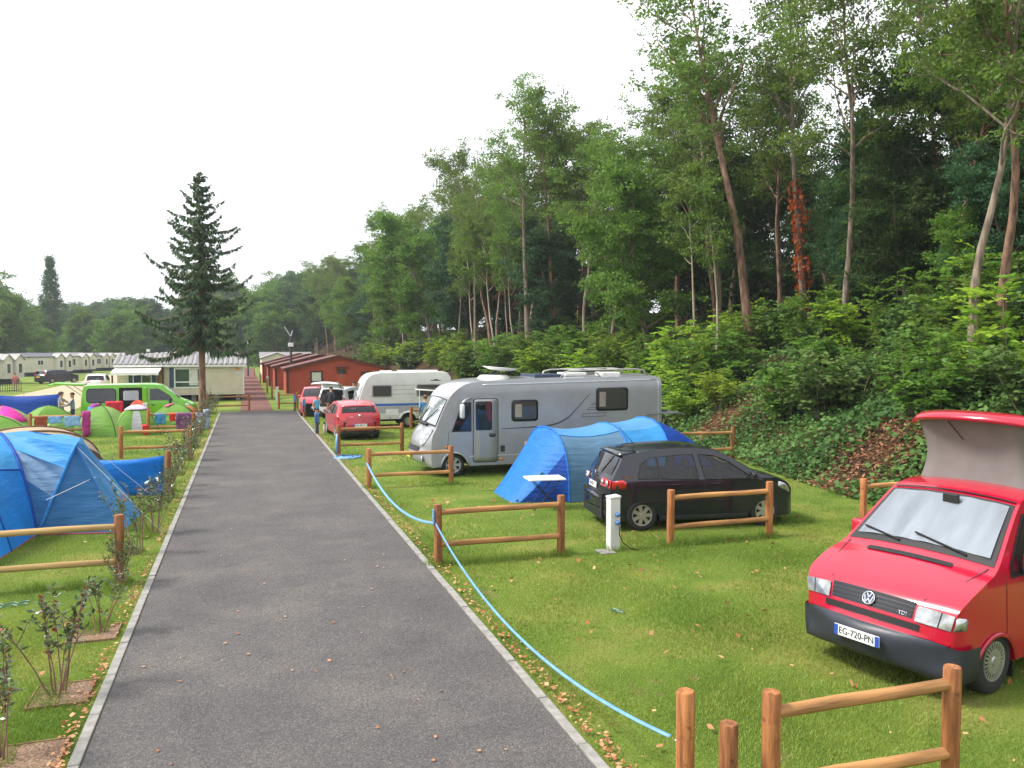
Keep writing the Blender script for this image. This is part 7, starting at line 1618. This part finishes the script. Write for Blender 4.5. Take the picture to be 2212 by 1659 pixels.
    MB().prism([hd+Q @ Vector((-0.013, -0.094, -0.028)), hd+Q @ Vector((0.013, -0.094, -0.028)), hd+Q @ Vector((0.0, -0.094, 0.015))], (0, -0.022, -0.006)).build('nose', SK, t)
    return t
def cmat(nm, c): return mat('wear_'+nm, c, 0.9, var=0.15, scale=9, bump=0.2, bscale=20)
# hugging couple among the tents
p = Vector((-7.25, 38.9, 0))
person('person with dark hair in a grey top, arms round the other of the couple', p+Vector((-0.34, 0.06, 0)), R(75), cmat('grey', (0.30, 0.32, 0.33)), cmat('jeans', (0.05, 0.07, 0.12)), 1.74, {'ell': (0.20, -0.22, 1.24), 'wrl': (0.12, -0.42, 1.20), 'hal': (0.08, -0.48, 1.20), 'elr': (-0.22, -0.20, 1.20), 'wrr': (-0.10, -0.42, 1.16), 'har': (-0.05, -0.48, 1.16)}, longhair=True, sleeves=False)
person('person in a denim jacket seen from the side, standing before the green van', p+Vector((0.12, -0.04, 0)), R(-80), cmat('denim', (0.20, 0.26, 0.32)), cmat('darkjeans', (0.035, 0.05, 0.10)), 1.70, {'ell': (0.22, -0.20, 1.18), 'wrl': (0.12, -0.38, 1.16), 'hal': (0.08, -0.44, 1.18)})
person('person bending over in a purple top and blue shorts beside the green van', (-6.55, 39.6, 0), R(160), cmat('purple', (0.25, 0.03, 0.26)), cmat('blueshort', (0.08, 0.22, 0.48)), 1.70, {'waist': (0, -0.14, 1.06), 'chest': (0, -0.36, 1.12), 'neck': (0, -0.50, 1.12), 'headb': (0, -0.58, 1.10), 'head': (0, -0.66, 1.09), 'crown': (0, -0.72, 1.08), 'shl': (0.165, -0.42, 1.12), 'shr': (-0.165, -0.42, 1.12), 'ell': (0.2, -0.48, 0.86), 'elr': (-0.2, -0.48, 0.86), 'wrl': (0.17, -0.56, 0.62), 'wrr': (-0.17, -0.56, 0.62), 'hal': (0.16, -0.58, 0.54), 'har': (-0.16, -0.58, 0.54)}, short=True)
person('person in dark clothes sitting behind the green tents at far left', (-10.4, 40.6, -0.25), R(0), cmat('maroon', (0.10, 0.03, 0.03)), cmat('dark', (0.03, 0.03, 0.04)), 1.6)
person('person in a pink top standing by the railing at the left edge', (G(33, 846).x, G(33, 846).y, 0), R(30), cmat('pink', (0.55, 0.16, 0.15)), cmat('pinkskirt', (0.50, 0.20, 0.18)), 1.6, short=True, hair=HAIRB)
# people among the cars
p = G(692, 921); person('child in a light blue top by the taped post beside the red hatchback', (p.x-0.05, p.y+1.2, 0), R(20), cmat('skyblue', (0.10, 0.38, 0.62)), cmat('navy', (0.03, 0.04, 0.08)), 1.38, {'ell': (0.26, -0.10, 1.25), 'wrl': (0.12, -0.18, 1.42), 'hal': (0.06, -0.18, 1.48)}, sleeves=False)
person('person in black leaning into the boot of the silver estate', (4.05, 41.3, 0), R(160), cmat('black', (0.02, 0.02, 0.03)), cmat('black2', (0.02, 0.02, 0.025)), 1.72, {'chest': (0, -0.10, 1.30), 'neck': (0, -0.16, 1.43), 'headb': (0, -0.20, 1.51), 'head': (0, -0.23, 1.58), 'crown': (0, -0.25, 1.64), 'shl': (0.165, -0.10, 1.38), 'shr': (-0.165, -0.10, 1.38)})
p = G(915, 940); person('woman in a blue jacket seen from behind next to the motorhome windscreen', (p.x+0.1, p.y+0.1, 0), R(170), cmat('bluejacket', (0.05, 0.17, 0.33)), cmat('bluejeans', (0.035, 0.10, 0.22)), 1.66, hair=HAIRB, longhair=True)
q = AY(764, 838, 45.5); person('man in a pale shirt behind the white caravan, only head and shoulders visible', (q.x, 45.5, 0), R(-15), cmat('paleshirt', (0.45, 0.50, 0.36)), cmat('khaki', (0.2, 0.17, 0.11)), 1.80)
# small folding canopy by the woman, chair legs
cp = thing('sunshade', 'small white and orange canopy on a thin pole by the caravan', 'canopy', (7.2, 34.4, 0)); MB().grid([[Vector((0.0, 0, 1.83)), Vector((1.5, 0, 1.72))], [Vector((0.0, 0.9, 1.83)), Vector((1.5, 0.9, 1.70))]]).build('cloth', m_awn, cp, solid=0.03); MB().tube([(0.0, 0, 0), (0.0, 0, 1.83)], 0.015, 5).build('pole', m_frame, cp); MB().tube([(1.45, 0.8, 0), (1.45, 0.8, 1.70)], 0.015, 5).build('pole', m_frame, cp)
# railing at far left
rl = thing('railing', 'dark low railing on the grass at the left edge', 'railing', (0, 0, 0)); a, b_ = G(-20, 850), G(46, 846)
for z in (0.15, 0.95): MB().tube([a+Vector((0, 0, z)), b_+Vector((0, 0, z))], 0.03, 5).build('rail', m_trim, rl)
for t in np.linspace(0, 1, 14): p = a.lerp(b_, t); MB().tube([p, p+Vector((0, 0, 0.95))], 0.02, 4).build('baluster', m_trim, rl)
# ================================================================== SHRUBS, GRASS, LEAVES
def make_shrub(seed, ht, stems, per):
    g = nrg(seed); mb = MB(); C = []; A = []; B = []
    for i in range(stems):
        az = g.uniform(0, 6.28); p0 = np.array([math.cos(az)*0.08*g.uniform(0, 1), math.sin(az)*0.08*g.uniform(0, 1), -0.03]); L = ht*g.uniform(0.6, 1.08); tilt = g.uniform(0.05, 0.42)
        sp_ = wander(g, p0, (math.cos(az)*tilt, math.sin(az)*tilt, 1), L, 7, 0.07, 0.03); mb.tube(sp_, [0.009*(1-0.7*k/7) for k in range(8)], 5, False)
        br = [sp_]
        for j in range(2):
            k = int(g.integers(3, 6)); d = unit(np.array([g.normal(), g.normal(), 1.4])); q = wander(g, sp_[k], d, L*g.uniform(0.2, 0.4), 4, 0.1, 0.02); mb.tube(q, [0.005*(1-0.6*w_/4) for w_ in range(5)], 4, False); br.append(q)
        for bi, q in enumerate(br):
            n_ = per if bi == 0 else per//2; t = (0.45+0.55*g.uniform(0, 1, n_)**0.6 if bi == 0 else g.uniform(0.3, 1, n_))*(len(q)-1); k = np.minimum(t.astype(int), len(q)-2); fr = (t-k)[:, None]; Q = np.array(q); p = Q[k]*(1-fr)+Q[k+1]*fr
            a = unit(g.normal(size=(n_, 3))*np.array([1, 1, 0.4])+np.array([0, 0, 0.45])); ln = g.uniform(0.026, 0.045, (n_, 1)); nn = unit(g.normal(size=(n_, 3))*0.5+np.array([0, 0, 1])); C.append(p+a*ln); A.append(a*ln); B.append(unit(np.cross(nn, a))*ln*0.42)
    C = np.concatenate(C); v, f = leaf_quads(C, np.concatenate(A), np.concatenate(B)); return mb.mesh('stem', m_barkred, True), npmesh('foliage', v, f, L_shrub, g.uniform(0, 1.0, len(C))), len(C)
SHR = {i: make_shrub(400+i, 1.15, (6, 8, 5, 9)[i], (22, 26, 22, 28)[i]) for i in range(4)}
m_gravel = mat('bed_gravel', (0.20, 0.125, 0.08), 0.95, var=0.6, scale=45, bump=0.6, bscale=60); m_edge = mat('bed_edge_board', (0.22, 0.13, 0.07), 0.85, var=0.3)
spots = [(-2.0, 7.7, 0.95), (-1.86, 9.05, 1.05), (-1.74, 10.9, 1.0), (-1.78, 13.0, 0.75), (-1.80, 15.0, 1.15), (-1.70, 16.6, 1.0), (-1.88, 19.2, 1.05), (-1.72, 20.6, 0.95), (-1.90, 22.4, 1.0), (-1.75, 24.3, 1.15), (-1.85, 25.8, 1.1), (-1.7, 27.4, 1.05), (-1.92, 29.4, 1.15), (-1.75, 31.4, 1.1), (-1.85, 33.3, 1.15), (-1.78, 35.6, 1.1), (-1.85, 38.5, 1.15), (-1.8, 41.5, 1.2), (-1.85, 45.0, 1.3), (-1.7, 47.6, 1.2)]
ordn = ['first', 'second', 'third', 'fourth', 'fifth', 'sixth', 'seventh', 'eighth', 'ninth', 'tenth', 'eleventh', 'twelfth', 'thirteenth', 'fourteenth', 'fifteenth', 'sixteenth', 'seventeenth', 'eighteenth', 'nineteenth', 'last']
for i, (x, y, s) in enumerate(spots):
    plant(SHR, i % 4, 'shrub', ('stem', 'foliage'), 'young upright shrub along the left kerb, %s counted from the camera' % ordn[i], 'shrub', x, y, 0, s, rnd.uniform(0, 6.28), 'shrubs along the left kerb')
    if i < 3:
        t = thing('planting_bed', 'square gravel bed edged with boards round the %s kerb shrub' % ordn[i], 'planting bed', (-1.79, y, 0), 0, 'planting beds along the left kerb')
        MB().quad((-0.28, -0.28, 0.018), (0.24, -0.28, 0.018), (0.24, 0.28, 0.018), (-0.28, 0.28, 0.018)).build('gravel', m_gravel, t)
        for a in ((-0.30, -0.275, -0.28, 0.28), (0.235, 0.26, -0.28, 0.28)): MB().box(a[0], a[0]+0.015, a[2], a[3], -0.05, 0.03).build('edge_board', m_edge, t)
        for yy in (-0.295, 0.27): MB().box(-0.30, 0.26, yy, yy+0.015, -0.05, 0.028).build('edge_board', m_edge, t)
# --- lawn blades
g = nrg(77)
def grass_zone(x0, x1, y0, y1, dens, h0, h1, wd):
    n_ = int((x1-x0)*(y1-y0)*dens); p = np.stack([g.uniform(x0, x1, n_), g.uniform(y0, y1, n_), np.zeros(n_)], 1)
    f = 0.5+0.5*np.sin(p[:, 0]*1.7+1.3*np.sin(p[:, 1]*0.9))*np.sin(p[:, 1]*1.3+0.7*np.sin(p[:, 0]*2.1)); keep = g.uniform(0, 1, n_) < 0.5+0.5*f
    in_bed = np.zeros(n_, bool)
    for (x, y, s) in spots[:3]: in_bed |= (np.abs(p[:, 0]+1.78) < 0.25) & (np.abs(p[:, 1]-y) < 0.22)
    keep &= ~in_bed; p = p[keep]; f = f[keep]; n_ = len(p)
    a = g.uniform(0, 6.28, n_); d = np.stack([np.cos(a), np.sin(a), np.zeros(n_)], 1); h = g.uniform(h0, h1, n_)*(0.6+0.7*f); ln = g.uniform(0.1, 0.9, n_)[:, None]
    la = g.uniform(0, 6.28, n_); lean = np.stack([np.cos(la), np.sin(la), np.zeros(n_)], 1)*h[:, None]*ln
    v = np.empty((n_, 3, 3), np.float32); v[:, 0] = p-d*wd/2; v[:, 1] = p+d*wd/2; v[:, 2] = p+lean; v[:, 2, 2] = h
    return v.reshape(-1, 3), np.clip(0.62-0.5*f+g.uniform(-0.25, 0.3, n_)+0.30*(np.sin(p[:, 0]*0.8+2.1*np.sin(p[:, 1]*0.45))*np.sin(p[:, 1]*0.6+1.0) > 0.35), 0, 1)
def tufts(cs, n_, r, h0, h1):
    V = []; T = []
    for (x, y) in cs:
        a = g.uniform(0, 6.28, n_); rr = r*np.sqrt(g.uniform(0, 1, n_)); p = np.stack([x+np.cos(a)*rr, y+np.sin(a)*rr, np.zeros(n_)], 1); da = g.uniform(0, 6.28, n_); d = np.stack([np.cos(da), np.sin(da), np.zeros(n_)], 1)
        h = g.uniform(h0, h1, n_); la = g.uniform(0, 6.28, n_); v = np.empty((n_, 3, 3), np.float32); v[:, 0] = p-d*0.004; v[:, 1] = p+d*0.004; v[:, 2] = p+np.stack([np.cos(la), np.sin(la), np.zeros(n_)], 1)*h[:, None]*0.5; v[:, 2, 2] = h; V.append(v.reshape(-1, 3)); T.append(g.uniform(0, 0.45, n_))
    return np.concatenate(V), np.concatenate(T)
Z = [grass_zone(2.87, 11.5, 4.0, 9, 3800, 0.018, 0.046, 0.008), grass_zone(2.87, 13.6, 9, 14.5, 2000, 0.02, 0.05, 0.011), grass_zone(2.87, 14.0, 14.5, 23, 700, 0.025, 0.06, 0.012), grass_zone(2.87, 16.0, 23, 48, 150, 0.03, 0.07, 0.022),
     grass_zone(-3.2, -1.5, 6.5, 12, 3400, 0.018, 0.048, 0.008), grass_zone(-5.0, -1.5, 12, 20, 1500, 0.02, 0.06, 0.008), grass_zone(-7, -1.5, 20, 30, 500, 0.03, 0.06, 0.012), grass_zone(-9, -1.5, 30, 48, 150, 0.03, 0.07, 0.022)]
cs = [(x+rnd.uniform(-.05, .05), 12.7) for x in FXR[:5]]+[(FXR[0]+q*2.16, 12.68) for q in np.linspace(0, 1, 7)]+[(FXR[2]+q*2.1, 12.66) for q in np.linspace(0, 1, 7)]+[(x, 20.45) for x in FXR[:4]]+[(3.05, 5.1), (3.3, 4.92), (3.6, 4.83), (5.27, 4.81), (-1.85, 13.25), (-2.4, 13.2), (-3.0, 13.2), (6.12, 12.7), (-1.86, 21.6)]+[(x-0.1, y+rnd.uniform(-.3, .3)) for x, y, s in spots for _ in range(2)]
Z.append(tufts(cs, 240, 0.20, 0.05, 0.15))
v = np.concatenate([z[0] for z in Z]); tint = np.concatenate([z[1] for z in Z])
tag(link('lawn_grass', npmesh('lawn_grass', v, np.arange(len(v)).reshape(-1, 3), L_grass, tint)), 'short mown grass covering the pitches on both sides of the road', 'grass', kind='stuff')
# --- fallen leaves: drift along the kerbs, scatter on lawn and road
def leaves_at(P, s0, s1, flat=0.35):
    n_ = len(P); a = unit(g.normal(size=(n_, 3))*np.array([1, 1, flat*0.5])); nn = unit(g.normal(size=(n_, 3))*flat+np.array([0, 0, 1])); b_ = unit(np.cross(nn, a)); s = g.uniform(s0, s1, (n_, 1)); return leaf_quads(P+np.array([0, 0, 0.012])+np.abs(a[:, 2:3])*s*np.array([0, 0, 1]), a*s, b_*s*g.uniform(0.45, 0.9, (n_, 1)))
n1 = 2300; y = 5+g.uniform(0, 1, n1)**1.6*40; P1 = np.stack([RX0-0.13-np.abs(g.normal(size=n1))*0.07, y, np.full(n1, 0.03)], 1); k = g.uniform(0, 1, n1) < 0.5+0.5*np.sin(y*2.2)*np.sin(y*0.7); P1 = P1[k]
n2 = 1400; y = 4.5+g.uniform(0, 1, n2)**1.6*35; P2 = np.stack([RX1+0.14+np.abs(g.normal(size=n2))*0.10, y, np.full(n2, 0.03)], 1)
P3 = np.stack([g.uniform(2.9, 11, 330), 4+g.uniform(0, 1, 330)**1.4*14, np.full(330, 0.045)], 1); P3b = np.stack([g.uniform(-5, -1.5, 120), g.uniform(7, 20, 120), np.full(120, 0.045)], 1)
P4 = np.stack([g.uniform(RX0+0.05, RX1-0.05, 170), 5+g.uniform(0, 1, 170)**1.5*38, np.full(170, 0.016)], 1)
o_ = [leaves_at(P1, 0.012, 0.032), leaves_at(P2, 0.012, 0.034), leaves_at(P3, 0.012, 0.055, 0.7), leaves_at(P3b, 0.012, 0.035, 0.5), leaves_at(P4, 0.010, 0.030, 0.25)]
v = np.concatenate([q[0] for q in o_]); nf = len(v)//4
tag(link('fallen_leaves', npmesh('fallen_leaves', v, np.arange(nf*4).reshape(nf, 4), L_fallen, g.uniform(0, 0.9, nf))), 'small fallen leaves drifted along the kerbs and scattered on grass and road', 'fallen leaves', kind='stuff')
# --- plastic grass grids showing through on the pitches
m_grid = mat('grass_grid_plastic', (0.10, 0.20, 0.15), 0.6, var=0.2)
def paver(label, x, y, nx, ny, s=0.16):
    t = thing('grass_grid', label, 'grass grid', (x, y, 0), R(4), 'plastic grass grids')
    for j in range(ny):
        mb = MB(); mb.tube([(q*s*0.5, j*s+0.05*math.sin(q*2.2), 0.028) for q in range(nx*2)], 0.012, 4); mb.build('grid_strip', m_grid, t)
paver('green plastic grid showing in the grass beside the brown arched tent', -4.0, 25.3, 9, 6); paver('green plastic grid strip below the fence left of the shrubs', -3.2, 30.6, 8, 2); paver('few grid ridges in the lawn left of the red camper van', 4.62, 9.55, 2, 2, 0.10); paver('grid ridges in the grass left of the near shrubs', -3.3, 12.4, 4, 2, 0.12)
# ================================================================== HAZE
m_hz = bpy.data.materials.new('haze'); m_hz.use_nodes = True; n = m_hz.node_tree.nodes; l = m_hz.node_tree.links; n.remove(n['Principled BSDF'])
pv = n.new('ShaderNodeVolumePrincipled'); pv.inputs['Color'].default_value = (0.86, 0.91, 1.0, 1); pv.inputs['Density'].default_value = 0.0004; pv.inputs['Anisotropy'].default_value = 0.2
l.new(pv.outputs[0], n['Material Output'].inputs['Volume'])
hz = MB().box(-620, 620, -120, 920, -1.0, 48).build('haze', m_hz); tag(hz, 'thin pale summer haze over the camp site', 'haze', kind='stuff')
# ================================================================== things built in world coordinates: put their Empty at their own base
bpy.context.view_layer.update()
for t in [o for o in bpy.data.objects if o.type == 'EMPTY' and o.parent is None and 'label' in o and o.location.length < 1e-6 or (o.type == 'EMPTY' and o.parent is None and 'label' in o and o.location.x == 0 and o.location.z == 0)]:
    pts = [ch.matrix_local @ Vector(c) for ch in t.children if ch.type == 'MESH' for c in ch.bound_box]
    if not pts: continue
    c = Vector(((min(p.x for p in pts)+max(p.x for p in pts))/2, (min(p.y for p in pts)+max(p.y for p in pts))/2, max(0, min(p.z for p in pts))))
    t.location = t.location+c
    for ch in t.children: ch.location = ch.location-c
